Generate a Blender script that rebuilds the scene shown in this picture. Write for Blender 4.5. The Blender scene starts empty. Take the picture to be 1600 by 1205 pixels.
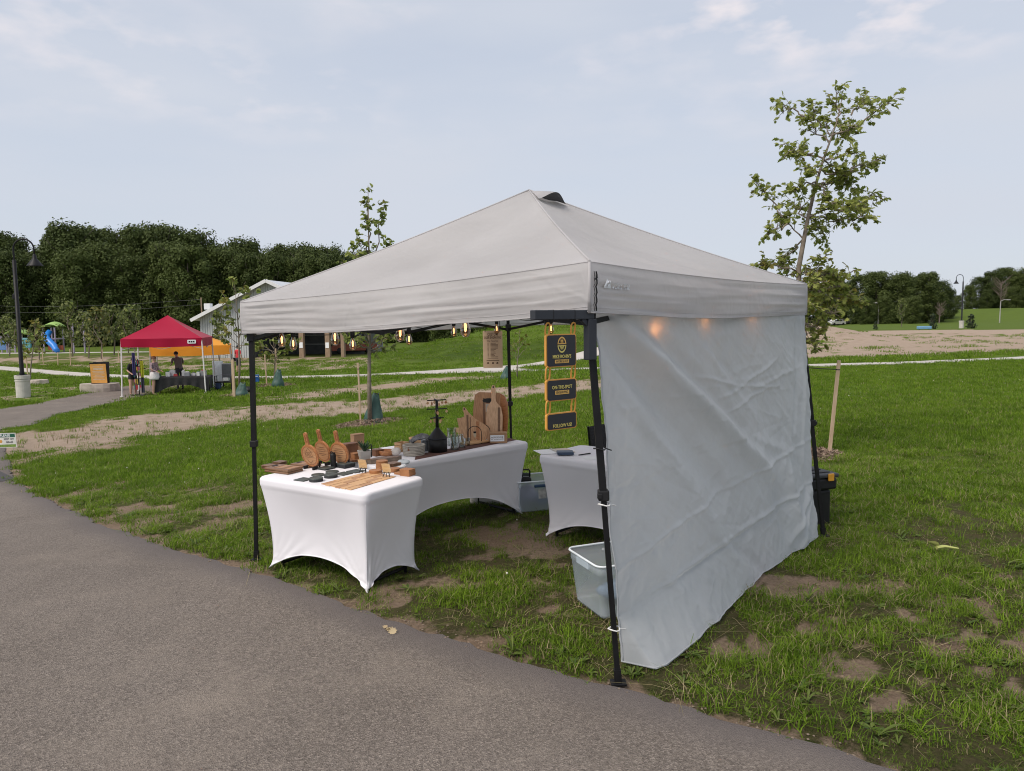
import bpy, bmesh, math, random
import numpy as np
from mathutils import Vector, Matrix, Euler

random.seed(7)
RNG = np.random.default_rng(11)
SC = bpy.context.scene
COL = SC.collection
PI = math.pi

# ------------------------------------------------------------------ camera
FPX = 1160.0                      # focal length in pixels of the 1600 px wide photograph
CAM_H = 1.75
PITCH = math.atan(102.5 / FPX)    # looking slightly down
ROLL = math.radians(0.7)
cam_data = bpy.data.cameras.new('camera')
cam = bpy.data.objects.new('camera', cam_data)
COL.objects.link(cam)
cam_data.sensor_fit = 'HORIZONTAL'
cam_data.sensor_width = 36.0
cam_data.lens = 36.0 * FPX / 1600.0
cam_data.clip_start = 0.05
cam_data.clip_end = 3000.0
cam.matrix_world = (Matrix.Translation((0, 0, CAM_H))
                    @ Euler((PI / 2 - PITCH, 0, 0)).to_matrix().to_4x4()
                    @ Matrix.Rotation(-ROLL, 4, 'Z'))
SC.camera = cam

# ------------------------------------------------------------------ sky and sun
SUN_AZ_FROM = Vector((-0.72, -0.69, 0)).normalized()   # horizontal direction towards the sun
SUN_EL = math.radians(50)
world = bpy.data.worlds.new('World')
SC.world = world
world.use_nodes = True
wn = world.node_tree
wn.nodes.clear()
w_out = wn.nodes.new('ShaderNodeOutputWorld')
w_bg = wn.nodes.new('ShaderNodeBackground')
w_sky = wn.nodes.new('ShaderNodeTexSky')
w_sky.sky_type = 'NISHITA'
w_sky.sun_disc = False
w_sky.sun_elevation = SUN_EL
w_sky.sun_rotation = math.atan2(SUN_AZ_FROM.x, SUN_AZ_FROM.y)
w_sky.air_density = 1.0
w_sky.dust_density = 1.5
w_sky.ozone_density = 1.5
w_bg.inputs['Strength'].default_value = 0.10
# thin high cloud veil with a few small puffs, laid out over sky directions
w_tc = wn.nodes.new('ShaderNodeTexCoord')
w_map = wn.nodes.new('ShaderNodeMapping')
w_map.inputs['Scale'].default_value = (1.0, 1.0, 4.5)
w_n1 = wn.nodes.new('ShaderNodeTexNoise')
w_n1.inputs['Scale'].default_value = 1.6
w_n1.inputs['Detail'].default_value = 5
w_n1.inputs['Roughness'].default_value = 0.5
w_r1 = wn.nodes.new('ShaderNodeMapRange')
w_r1.inputs['From Min'].default_value = 0.30
w_r1.inputs['From Max'].default_value = 0.68
w_r1.inputs['To Min'].default_value = 0.72
w_r1.inputs['To Max'].default_value = 0.98
w_map2 = wn.nodes.new('ShaderNodeMapping')
w_map2.inputs['Scale'].default_value = (1.0, 1.0, 2.4)
w_map2.inputs['Location'].default_value = (7.7, 6.1, 1.9)
w_n2 = wn.nodes.new('ShaderNodeTexNoise')
w_n2.inputs['Scale'].default_value = 13.0
w_n2.inputs['Detail'].default_value = 4
w_r2 = wn.nodes.new('ShaderNodeMapRange')
w_r2.inputs['From Min'].default_value = 0.46
w_r2.inputs['From Max'].default_value = 0.70
w_n3 = wn.nodes.new('ShaderNodeTexNoise')
w_n3.inputs['Scale'].default_value = 2.3
w_n3.inputs['Detail'].default_value = 2
w_r3 = wn.nodes.new('ShaderNodeMapRange')
w_r3.inputs['From Min'].default_value = 0.40
w_r3.inputs['From Max'].default_value = 0.62
w_mul = wn.nodes.new('ShaderNodeMath'); w_mul.operation = 'MULTIPLY'
w_sep = wn.nodes.new('ShaderNodeSeparateXYZ')
w_r4 = wn.nodes.new('ShaderNodeMapRange')      # puffs sit above ~17 degrees
w_r4.inputs['From Min'].default_value = 0.21
w_r4.inputs['From Max'].default_value = 0.33
w_r4.inputs['To Max'].default_value = 0.75
w_mul2 = wn.nodes.new('ShaderNodeMath'); w_mul2.operation = 'MULTIPLY'
w_mixA = wn.nodes.new('ShaderNodeMix'); w_mixA.data_type = 'RGBA'
w_mixB = wn.nodes.new('ShaderNodeMix'); w_mixB.data_type = 'RGBA'
w_mixA.inputs['B'].default_value = (4.1, 4.36, 4.90, 1)
w_mixB.inputs['B'].default_value = (6.5, 5.8, 5.7, 1)
L = wn.links.new
L(w_tc.outputs['Generated'], w_map.inputs['Vector'])
L(w_tc.outputs['Generated'], w_map2.inputs['Vector'])
L(w_map.outputs['Vector'], w_n1.inputs['Vector'])
L(w_map2.outputs['Vector'], w_n2.inputs['Vector'])
L(w_map2.outputs['Vector'], w_n3.inputs['Vector'])
L(w_n1.outputs['Fac'], w_r1.inputs['Value'])
L(w_n2.outputs['Fac'], w_r2.inputs['Value'])
L(w_n3.outputs['Fac'], w_r3.inputs['Value'])
L(w_r2.outputs['Result'], w_mul.inputs[0])
L(w_r3.outputs['Result'], w_mul.inputs[1])
L(w_tc.outputs['Generated'], w_sep.inputs['Vector'])
L(w_sep.outputs['Z'], w_r4.inputs['Value'])
L(w_mul.outputs[0], w_mul2.inputs[0])
L(w_r4.outputs['Result'], w_mul2.inputs[1])
L(w_sky.outputs['Color'], w_mixA.inputs['A'])
L(w_r1.outputs['Result'], w_mixA.inputs['Factor'])
L(w_mixA.outputs['Result'], w_mixB.inputs['A'])
L(w_mul2.outputs[0], w_mixB.inputs['Factor'])
L(w_mixB.outputs['Result'], w_bg.inputs['Color'])
L(w_bg.outputs['Background'], w_out.inputs['Surface'])

sun_data = bpy.data.lights.new('sun', 'SUN')
sun_data.energy = 2.0
sun_data.angle = math.radians(30)
sun_data.color = (1.0, 0.90, 0.80)
sun = bpy.data.objects.new('sun', sun_data)
COL.objects.link(sun)
sdir = Vector((SUN_AZ_FROM.x * math.cos(SUN_EL), SUN_AZ_FROM.y * math.cos(SUN_EL), math.sin(SUN_EL)))
sun.rotation_euler = sdir.to_track_quat('Z', 'Y').to_euler()
sun.location = (-20, -8, 12)

vs = SC.view_settings
vs.view_transform = 'Standard'
vs.look = 'None'
vs.exposure = 0.66
vs.gamma = 1.0
vs.use_curve_mapping = False
SC.cycles.use_denoising = True
SC.cycles.filter_width = 1.05
SC.cycles.max_bounces = 8
SC.cycles.transparent_max_bounces = 12
SC.cycles.caustics_reflective = False
SC.cycles.caustics_refractive = False

# ------------------------------------------------------------------ reading the photograph's layout
def ray(px, py):
    u = (px - 800) / FPX
    v = (602.5 - py) / FPX
    c, s = math.cos(ROLL), math.sin(ROLL)
    u, v = u * c + v * s, -u * s + v * c
    cp, sp = math.cos(PITCH), math.sin(PITCH)
    return Vector((u, cp + v * sp, -sp + v * cp))

def at(px, py, Y):
    r = ray(px, py)
    return Vector((0, 0, CAM_H)) + r * (Y / r.y)

def zat(px, py, z):
    r = ray(px, py)
    return Vector((0, 0, CAM_H)) + r * ((z - CAM_H) / r.z)

def base_terrain(x, y):
    """the lawn falls gently towards the left; numpy arrays or floats"""
    t = -np.asarray(x) * 0.7 + np.asarray(y) * 0.35 - 4.2
    b = np.log1p(np.exp(np.minimum(t * 1.2, 40))) / 1.2
    return -1.45 * (1 - np.exp(-b / 8.5))

def smooth(a, b, x):
    t = np.clip((np.asarray(x, float) - a) / (b - a), 0, 1)
    return t * t * (3 - 2 * t)

def G(px, py):
    """ground point seen at a pixel of the photograph"""
    r = ray(px, py)
    o = Vector((0, 0, CAM_H))
    a = b = 0.5
    while b < 500:
        p = o + r * b
        if p.z < base_terrain(p.x, p.y):
            break
        a = b
        b *= 1.01
    for _ in range(30):
        m = (a + b) / 2
        p = o + r * m
        if p.z < base_terrain(p.x, p.y):
            b = m
        else:
            a = m
    return p

# numpy value noise
_PERM = np.random.default_rng(5).random((256, 256))
def vnoise(x, y):
    x = np.asarray(x, float); y = np.asarray(y, float)
    xi = np.floor(x).astype(int); yi = np.floor(y).astype(int)
    fx = x - xi; fy = y - yi
    fx = fx * fx * (3 - 2 * fx); fy = fy * fy * (3 - 2 * fy)
    a = _PERM[xi % 256, yi % 256]; b = _PERM[(xi + 1) % 256, yi % 256]
    c = _PERM[xi % 256, (yi + 1) % 256]; d = _PERM[(xi + 1) % 256, (yi + 1) % 256]
    return (a * (1 - fx) + b * fx) * (1 - fy) + (c * (1 - fx) + d * fx) * fy

def fbm(x, y, s=1.0, o=4):
    v = 0; a = 0.5; t = 0
    for i in range(o):
        v = v + a * vnoise(np.asarray(x) * s + i * 17.3, np.asarray(y) * s + i * 9.1)
        t += a; a *= 0.5; s *= 2.03
    return v / t

def seg_dist(x, y, pts):
    """distance to a polyline"""
    x = np.asarray(x, float); y = np.asarray(y, float)
    d = np.full(x.shape, 1e9)
    for (x0, y0), (x1, y1) in zip(pts[:-1], pts[1:]):
        dx, dy = x1 - x0, y1 - y0
        t = np.clip(((x - x0) * dx + (y - y0) * dy) / (dx * dx + dy * dy + 1e-9), 0, 1)
        d = np.minimum(d, np.hypot(x - x0 - t * dx, y - y0 - t * dy))
    return d

def in_poly(x, y, poly):
    x = np.asarray(x, float); y = np.asarray(y, float)
    ins = np.zeros(x.shape, bool)
    n = len(poly)
    for i in range(n):
        x0, y0 = poly[i]; x1, y1 = poly[(i + 1) % n]
        if y0 == y1:
            continue
        c = ((y0 > y) != (y1 > y)) & (x < (x1 - x0) * (y - y0) / (y1 - y0) + x0)
        ins ^= c
    return ins

# ------------------------------------------------------------------ mesh helpers
class MB:
    """collects shapes; build() links them as ONE mesh object"""
    def __init__(self):
        self.v = []; self.f = []; self.m = []; self.sm = []
        self.cur = 0; self.s = False
    def add(self, vs, fs):
        o = len(self.v)
        self.v.extend([tuple(p) for p in vs])
        for f in fs:
            self.f.append(tuple(i + o for i in f)); self.m.append(self.cur); self.sm.append(self.s)
        return self
    def box(self, c, s, R=None):
        hx, hy, hz = s[0] / 2, s[1] / 2, s[2] / 2
        vs = [Vector((x * hx, y * hy, z * hz)) for z in (-1, 1) for y in (-1, 1) for x in (-1, 1)]
        if R is not None: vs = [R @ p for p in vs]
        c = Vector(c)
        return self.add([c + p for p in vs], [(0, 2, 3, 1), (4, 5, 7, 6), (0, 1, 5, 4), (2, 6, 7, 3), (0, 4, 6, 2), (1, 3, 7, 5)])
    def rbox(self, c, s, b=0.004, R=None, seg=2):
        bm = bmesh.new()
        bmesh.ops.create_cube(bm, size=1)
        bmesh.ops.scale(bm, vec=s, verts=bm.verts)
        bmesh.ops.bevel(bm, geom=bm.edges[:] , offset=b, segments=seg, affect='EDGES', profile=0.5)
        c = Vector(c)
        bm.verts.index_update()
        vs = [c + (R @ v.co if R is not None else v.co) for v in bm.verts]
        fs = [tuple(v.index for v in f.verts) for f in bm.faces]
        bm.free()
        return self.add(vs, fs)
    def tube(self, pts, r, n=8, cap=True, flat=1.0):
        pts = [Vector(p) for p in pts]
        if not hasattr(r, '__len__'): r = [r] * len(pts)
        vs = []; fs = []
        up = None
        for i, p in enumerate(pts):
            d = (pts[min(i + 1, len(pts) - 1)] - pts[max(i - 1, 0)])
            if d.length < 1e-9: d = Vector((0, 0, 1))
            d.normalize()
            if up is None:
                up = Vector((0, 0, 1)) if abs(d.z) < 0.9 else Vector((1, 0, 0))
            a = d.cross(up); a.normalize(); bv = a.cross(d); bv.normalize(); up = bv
            for k in range(n):
                t = 2 * PI * k / n
                vs.append(p + a * (math.cos(t) * r[i]) + bv * (math.sin(t) * r[i] * flat))
        for i in range(len(pts) - 1):
            for k in range(n):
                k2 = (k + 1) % n
                fs.append((i * n + k, i * n + k2, (i + 1) * n + k2, (i + 1) * n + k))
        if cap:
            fs.append(tuple(range(n - 1, -1, -1)))
            fs.append(tuple(range((len(pts) - 1) * n, len(pts) * n)))
        return self.add(vs, fs)
    def bar(self, p0, p1, w, h=None):
        """square-section bar"""
        h = h or w
        p0 = Vector(p0); p1 = Vector(p1)
        d = (p1 - p0).normalized()
        up = Vector((0, 0, 1)) if abs(d.z) < 0.95 else Vector((0, 1, 0))
        a = d.cross(up).normalized(); b = a.cross(d).normalized()
        vs = [p + a * (sx * w / 2) + b * (sy * h / 2) for p in (p0, p1) for sx, sy in ((-1, -1), (1, -1), (1, 1), (-1, 1))]
        return self.add(vs, [(0, 3, 2, 1), (4, 5, 6, 7), (0, 1, 5, 4), (1, 2, 6, 5), (2, 3, 7, 6), (3, 0, 4, 7)])
    def lathe(self, prof, c=(0, 0, 0), n=16, R=None, cap=True):
        """prof: list of (radius, z)"""
        c = Vector(c); vs = []; fs = []
        for r, z in prof:
            for k in range(n):
                t = 2 * PI * k / n
                p = Vector((r * math.cos(t), r * math.sin(t), z))
                vs.append(c + (R @ p if R is not None else p))
        for i in range(len(prof) - 1):
            for k in range(n):
                k2 = (k + 1) % n
                fs.append((i * n + k, i * n + k2, (i + 1) * n + k2, (i + 1) * n + k))
        if cap:
            if prof[0][0] > 1e-6: fs.append(tuple(range(n - 1, -1, -1)))
            if prof[-1][0] > 1e-6: fs.append(tuple(range((len(prof) - 1) * n, len(prof) * n)))
        return self.add(vs, fs)
    def prism(self, poly, M, t):
        """extruded outline: poly of (x,y) in plane of matrix M, thickness t along M's z"""
        n = len(poly)
        vs = [M @ Vector((x, y, 0)) for x, y in poly] + [M @ Vector((x, y, t)) for x, y in poly]
        fs = [tuple(range(n - 1, -1, -1)), tuple(range(n, 2 * n))]
        fs += [(i, (i + 1) % n, n + (i + 1) % n, n + i) for i in range(n)]
        return self.add(vs, fs)
    def grid(self, fn, nu, nv, closed_u=False):
        vs = []; fs = []
        for j in range(nv + 1):
            for i in range(nu + (0 if closed_u else 1)):
                vs.append(fn(i / nu, j / nv))
        w = nu if closed_u else nu + 1
        for j in range(nv):
            for i in range(nu):
                i2 = (i + 1) % w
                fs.append((j * w + i, j * w + i2, (j + 1) * w + i2, (j + 1) * w + i))
        return self.add(vs, fs)
    def mesh(self, name, mats):
        me = bpy.data.meshes.new(name)
        me.from_pydata(self.v, [], self.f)
        if not isinstance(mats, (list, tuple)): mats = [mats]
        for m in mats: me.materials.append(m)
        if len(mats) > 1: me.polygons.foreach_set('material_index', self.m)
        me.polygons.foreach_set('use_smooth', self.sm)
        me.update()
        return me
    def build(self, name, mats, parent=None):
        return link(name, self.mesh(name, mats), parent)

def link(name, data, parent=None):
    o = bpy.data.objects.new(name, data)
    COL.objects.link(o)
    if parent is not None: o.parent = parent
    return o

def tag(o, label=None, cat=None, group=None, kind=None):
    if label: o['label'] = label
    if cat: o['category'] = cat
    if group: o['group'] = group
    if kind: o['kind'] = kind
    return o

def thing(name, label, cat, loc=(0, 0, 0), rz=0.0, group=None):
    o = bpy.data.objects.new(name, None)
    o.empty_display_size = 0.1
    COL.objects.link(o)
    o.location = loc; o.rotation_euler = (0, 0, rz)
    return tag(o, label, cat, group)

def children_of(o):
    return [c for c in COL.objects if c.parent == o]

def dup(root, loc, rz=0.0, label=None, group=None, scale=None):
    """a copy of a thing with copies of its parts and sub-parts"""
    r = root.copy(); COL.objects.link(r)
    r.location = loc; r.rotation_euler = (0, 0, rz)
    if scale is not None: r.scale = scale if hasattr(scale, '__len__') else (scale,) * 3
    if label: r['label'] = label
    if group: r['group'] = group
    for ch in list(root.children):
        c = ch.copy(); COL.objects.link(c); c.parent = r
        for g in list(ch.children):
            d = g.copy(); COL.objects.link(d); d.parent = c
    return r

def text(s, size, mat, parent, M, name='lettering', align='CENTER', extrude=0.0008, sx=1.0, spacing=1.0, bold=0.0):
    cu = bpy.data.curves.new(name, 'FONT')
    cu.body = s; cu.size = size; cu.align_x = align; cu.align_y = 'CENTER'
    cu.extrude = extrude; cu.resolution_u = 2; cu.space_character = spacing
    cu.offset = bold
    cu.materials.append(mat)
    o = link(name, cu, parent)
    o.matrix_local = M @ Matrix.Diagonal((sx, 1, 1, 1))
    return o

def frame_matrix(o, x, y):
    """matrix with origin o and axes x, y (z = x cross y)"""
    x = Vector(x).normalized(); y = Vector(y); z = x.cross(y).normalized(); y = z.cross(x)
    M = Matrix((x, y, z)).transposed().to_4x4()
    M.translation = Vector(o)
    return M

# ------------------------------------------------------------------ materials
MATS = {}
def mat(name, col, rough=0.6, var=0.12, scale=8.0, bump=0.0, bscale=None, metal=0.0, spec=0.5,
        coat=0.0, stretch=None, col2=None, detail=4.0, sheen=0.0):
    """Principled surface whose colour drifts with noise, with an optional fine bump"""
    if name in MATS: return MATS[name]
    m = bpy.data.materials.new(name); m.use_nodes = True
    nt = m.node_tree; b = nt.nodes['Principled BSDF']
    b.inputs['Roughness'].default_value = rough
    b.inputs['Metallic'].default_value = metal
    b.inputs['Specular IOR Level'].default_value = spec
    b.inputs['Coat Weight'].default_value = coat
    b.inputs['Sheen Weight'].default_value = sheen
    tc = nt.nodes.new('ShaderNodeTexCoord')
    mp = nt.nodes.new('ShaderNodeMapping')
    if stretch: mp.inputs['Scale'].default_value = stretch
    nz = nt.nodes.new('ShaderNodeTexNoise')
    nz.inputs['Scale'].default_value = scale
    nz.inputs['Detail'].default_value = detail
    mr = nt.nodes.new('ShaderNodeMapRange')
    mr.inputs['From Min'].default_value = 0.3; mr.inputs['From Max'].default_value = 0.7
    mx = nt.nodes.new('ShaderNodeMix'); mx.data_type = 'RGBA'
    c1 = [max(0, c * (1 - var)) for c in col]
    c2 = col2 if col2 else [min(1, c * (1 + var)) for c in col]
    mx.inputs['A'].default_value = (*c1, 1); mx.inputs['B'].default_value = (*c2, 1)
    k = nt.links.new
    k(tc.outputs['Object'], mp.inputs['Vector']); k(mp.outputs['Vector'], nz.inputs['Vector'])
    k(nz.outputs['Fac'], mr.inputs['Value']); k(mr.outputs['Result'], mx.inputs['Factor'])
    k(mx.outputs['Result'], b.inputs['Base Color'])
    if bump:
        bn = nt.nodes.new('ShaderNodeTexNoise'); bn.inputs['Scale'].default_value = bscale or scale * 6
        bn.inputs['Detail'].default_value = 3
        k(mp.outputs['Vector'], bn.inputs['Vector'])
        bp = nt.nodes.new('ShaderNodeBump'); bp.inputs['Strength'].default_value = 0.6
        bp.inputs['Distance'].default_value = bump
        k(bn.outputs['Fac'], bp.inputs['Height']); k(bp.outputs['Normal'], b.inputs['Normal'])
    MATS[name] = m
    return m

def cloth(name, col, trans=0.25, rough=0.8, var=0.06, scale=3.0, bump=0.002, bscale=40, tcol=None, crumple=0.0, cscale=4.0):
    """thin fabric: diffuse + translucent"""
    m = mat(name, col, rough, var, scale, bump, bscale, spec=0.25, sheen=0.1)
    nt = m.node_tree; b = nt.nodes['Principled BSDF']; out = nt.nodes['Material Output']
    tr = nt.nodes.new('ShaderNodeBsdfTranslucent')
    tr.inputs['Color'].default_value = (*(tcol or col), 1)
    if crumple:
        # sharp little creases where two noise fields meet
        bp0 = [n for n in nt.nodes if n.bl_idname == 'ShaderNodeBump'][0]
        tc = [n for n in nt.nodes if n.bl_idname == 'ShaderNodeTexCoord'][0]
        prev = bp0.outputs['Normal']
        for sc_, am, st in ((cscale, 1.0, (1, 1, 1.0)), (cscale * 2.3, .5, (1, 1, .6)), (cscale * .6, 1.3, (1.0, 1.0, 2.2))):
            mpp = nt.nodes.new('ShaderNodeMapping'); mpp.inputs['Scale'].default_value = st; mpp.inputs['Location'].default_value = (sc_, 2 * sc_, 3)
            nz = nt.nodes.new('ShaderNodeTexNoise'); nz.inputs['Scale'].default_value = sc_; nz.inputs['Detail'].default_value = 2; nz.inputs['Distortion'].default_value = .6
            sb = nt.nodes.new('ShaderNodeMath'); sb.operation = 'SUBTRACT'; sb.inputs[1].default_value = .5
            ab = nt.nodes.new('ShaderNodeMath'); ab.operation = 'ABSOLUTE'
            mr = nt.nodes.new('ShaderNodeMapRange'); mr.inputs[1].default_value = 0; mr.inputs[2].default_value = .07; mr.inputs[3].default_value = 1; mr.inputs[4].default_value = 0; mr.interpolation_type = 'SMOOTHSTEP'
            bq = nt.nodes.new('ShaderNodeBump'); bq.inputs['Strength'].default_value = .55; bq.inputs['Distance'].default_value = crumple * am
            q = nt.links.new
            q(tc.outputs['Object'], mpp.inputs['Vector']); q(mpp.outputs['Vector'], nz.inputs['Vector']); q(nz.outputs['Fac'], sb.inputs[0]); q(sb.outputs[0], ab.inputs[0]); q(ab.outputs[0], mr.inputs[0]); q(mr.outputs[0], bq.inputs['Height']); q(prev, bq.inputs['Normal'])
            prev = bq.outputs['Normal']
        nt.links.new(prev, b.inputs['Normal']); nt.links.new(prev, tr.inputs['Normal'])
    ms = nt.nodes.new('ShaderNodeMixShader'); ms.inputs['Fac'].default_value = trans
    nt.links.new(b.outputs['BSDF'], ms.inputs[1]); nt.links.new(tr.outputs['BSDF'], ms.inputs[2])
    nt.links.new(ms.outputs['Shader'], out.inputs['Surface'])
    return m

def wood(name, c1, c2, scale=14, rough=0.5, stretch=(1, 12, 12), bump=0.0):
    return mat(name, c1, rough, 0.0, scale, bump, None, stretch=stretch, col2=c2, detail=6)

def leafmat(name, c1, c2, trans=0.35, rough=0.55, spec=0.25, tree=None, drift=None):
    """foliage: colour differs from leaf to leaf"""
    if name in MATS: return MATS[name]
    m = bpy.data.materials.new(name); m.use_nodes = True
    nt = m.node_tree; b = nt.nodes['Principled BSDF']; out = nt.nodes['Material Output']
    b.inputs['Roughness'].default_value = rough; b.inputs['Specular IOR Level'].default_value = spec
    ge = nt.nodes.new('ShaderNodeNewGeometry')
    oi = nt.nodes.new('ShaderNodeObjectInfo')
    ad = nt.nodes.new('ShaderNodeMath'); ad.operation = 'ADD'
    fr = nt.nodes.new('ShaderNodeMath'); fr.operation = 'FRACT'
    mx = nt.nodes.new('ShaderNodeMix'); mx.data_type = 'RGBA'
    mx.inputs['A'].default_value = (*c1, 1); mx.inputs['B'].default_value = (*c2, 1)
    k = nt.links.new
    if tree is None:
        k(ge.outputs['Random Per Island'], ad.inputs[0]); k(oi.outputs['Random'], ad.inputs[1])
        k(ad.outputs[0], fr.inputs[0]); k(fr.outputs[0], mx.inputs['Factor'])
    else:          # whole trees differ more than their leaves do
        fr.operation = 'MULTIPLY'; fr.inputs[1].default_value = tree
        ad.operation = 'MULTIPLY_ADD'; ad.inputs[1].default_value = 1 - tree
        k(oi.outputs['Random'], fr.inputs[0]); k(ge.outputs['Random Per Island'], ad.inputs[0]); k(fr.outputs[0], ad.inputs[2]); k(ad.outputs[0], mx.inputs['Factor'])
    tr = nt.nodes.new('ShaderNodeBsdfTranslucent')
    ms = nt.nodes.new('ShaderNodeMixShader'); ms.inputs['Fac'].default_value = trans
    col = mx.outputs['Result']
    if drift:          # broad patches of another tint over the ground
        for sc_, cc in drift:
            nz = nt.nodes.new('ShaderNodeTexNoise'); nz.inputs['Scale'].default_value = sc_; nz.inputs['Detail'].default_value = 4
            k(ge.outputs['Position'], nz.inputs['Vector'])
            mr = nt.nodes.new('ShaderNodeMapRange'); mr.inputs[1].default_value = .42; mr.inputs[2].default_value = .68; mr.inputs[4].default_value = .62
            k(nz.outputs['Fac'], mr.inputs[0])
            m2 = nt.nodes.new('ShaderNodeMix'); m2.data_type = 'RGBA'; m2.inputs['B'].default_value = (*cc, 1)
            k(mr.outputs[0], m2.inputs['Factor']); k(col, m2.inputs['A']); col = m2.outputs['Result']
    k(col, b.inputs['Base Color']); k(col, tr.inputs['Color'])
    k(b.outputs['BSDF'], ms.inputs[1]); k(tr.outputs['BSDF'], ms.inputs[2])
    k(ms.outputs['Shader'], out.inputs['Surface'])
    MATS[name] = m
    return m
# ================================================================== the setting: ground, paths, lawn
def mound_h(x, y):
    x = np.asarray(x, float); y = np.asarray(y, float)
    e = np.hypot((x - 9) / 25.0, (y - 63) / 18.0)
    return 2.85 * (1 - smooth(0.2, 1.0, e))

def far_hill_h(x, y):
    e = np.hypot((np.asarray(x, float) - 140) / 75.0, (np.asarray(y, float) - 205) / 45.0)
    return 3.3 * (1 - smooth(0.1, 1.0, e))

def Z(x, y):
    return base_terrain(x, y) + mound_h(x, y) + far_hill_h(x, y)

def gz(x, y):
    return float(Z(x, y))

def xy(p): return (p.x, p.y)

# right-hand edge of the asphalt path, from behind the camera round to the red tent
EDGE_PX = [(1412, 1204), (1225, 1151), (1101, 1114), (1000, 1087), (929, 1066), (846, 1043), (760, 1020), (674, 989),
           (620, 970), (560, 954), (470, 922), (382, 893), (332, 878), (275, 860), (215, 840), (155, 820), (110, 797), (62, 775), (22, 750)]
edge = [xy(G(*p)) for p in EDGE_PX]
d0 = Vector(edge[0]) - Vector(edge[3]); d0.normalize()
edge = [tuple(Vector(edge[0]) + d0 * k) for k in (9, 6, 4, 2, 1)] + edge
edge += [(-9.9, 14.4), (-12.2, 17.6)]
far_px = [(0, 671), (52, 664), (87, 648), (135, 639), (196, 626), (262, 608), (300, 601)]
edge += [xy(G(*p)) for p in far_px]
# the other edge
def offset_left(pts, w):
    out = []
    for i, p in enumerate(pts):
        a = Vector(pts[max(i - 1, 0)]); b = Vector(pts[min(i + 1, len(pts) - 1)])
        t = (b - a).normalized()
        n = Vector((-t.y, t.x))
        out.append(tuple(Vector(p) + n * w[i]))
    return out
wid = [4.2] * (len(edge) - 7) + [4.4, 4.2, 4.0, 3.8, 3.4, 3.2, 3.2]
edge2 = offset_left(edge, wid)
ASPHALT_POLY = edge + edge2[::-1]

def densify(pts, step):
    out = [pts[0]]
    for a, b in zip(pts[:-1], pts[1:]):
        n = max(1, int(math.hypot(b[0] - a[0], b[1] - a[1]) / step))
        for k in range(1, n + 1):
            out.append((a[0] + (b[0] - a[0]) * k / n, a[1] + (b[1] - a[1]) * k / n))
    return out

# concrete paths
PATH_A = [(-62, 72), (-46, 62), (-39, 56.6), (-31, 50.2), (-24.4, 45.5), (-18, 42.6), (-12.4, 41.6), (-8, 41.4), (-4, 43.0), (0.5, 45.6), (5.4, 49.0), (12, 53), (15, 54.5)]
PATH_B = [(-6.5, 41.8), (-2.5, 40.4), (3, 38.6), (7, 34), (10.6, 26.3), (14.5, 27.0), (20.2, 29.3), (27, 33), (40, 42)]
PATH_B = [(-6.5, 41.8), (-2.0, 40.6), (3.6, 38.2), (7.5, 32.5), (10.53, 26.6), (14.5, 27.2), (20.15, 29.3), (27, 33), (40, 42)]
PATH_C = [(-110, 100), (-75, 90), (-52, 86), (-36, 86), (-20, 90)]

DIRT_1 = [xy(G(*p)) for p in [(85, 690), (140, 678), (240, 662), (380, 647), (500, 640), (600, 631), (720, 620), (860, 605), (960, 598), (1060, 592)]]
DIRT_2 = [xy(G(*p)) for p in [(480, 619), (560, 609), (640, 599), (720, 592)]]
FIELD_R = [xy(G(*p)) for p in [(1180, 562), (1265, 560), (1420, 556), (1530, 550), (1700, 543)]] + [(120, 78), (110, 84), (60, 84), (30, 86), (14, 62)]
FIELD_L = [(-60, 66), (-38, 59.5), (-26, 52), (-12, 47), (-9, 52), (-14, 66), (-30, 72), (-48, 78)]
FIELD_L2 = [(-40, 50), (-22, 37.5), (-19.5, 31), (-24, 27), (-34, 36)]
MULCH = []      # (x, y, r) filled with the young trees

PATCH_PX = [(130, 771, 34, 10), (193, 798, 30, 10), (240, 816, 46, 12), (305, 766, 44, 10), (330, 820, 40, 10), (270, 790, 34, 8), (360, 790, 34, 8), (160, 760, 30, 8), (150, 700, 45, 9), (350, 884, 40, 8), (40, 720, 26, 16),
            (1308, 978, 34, 20), (1345, 1003, 26, 12), (1268, 907, 44, 8), (1483, 938, 60, 9), (1302, 1052, 34, 12), (1478, 1012, 46, 13), (1528, 1040, 34, 12), (1448, 1056, 26, 9), (1590, 1075, 24, 12), (1420, 960, 40, 10), (1390, 915, 30, 6), (1570, 900, 30, 6),
            (785, 835, 62, 11), (850, 828, 30, 12), (690, 912, 62, 10), (610, 930, 40, 10), (760, 868, 40, 7), (830, 905, 34, 8), (745, 1000, 60, 7), (870, 880, 26, 8), (1020, 1075, 60, 9), (680, 990, 30, 6)]
PATCHES = []
for px_, py_, rx_, ry_ in PATCH_PX:
    c_ = G(px_, py_); PATCHES.append((c_.x, c_.y, rx_ * c_.y / FPX, abs(G(px_, py_ - ry_).y - c_.y)))
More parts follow.
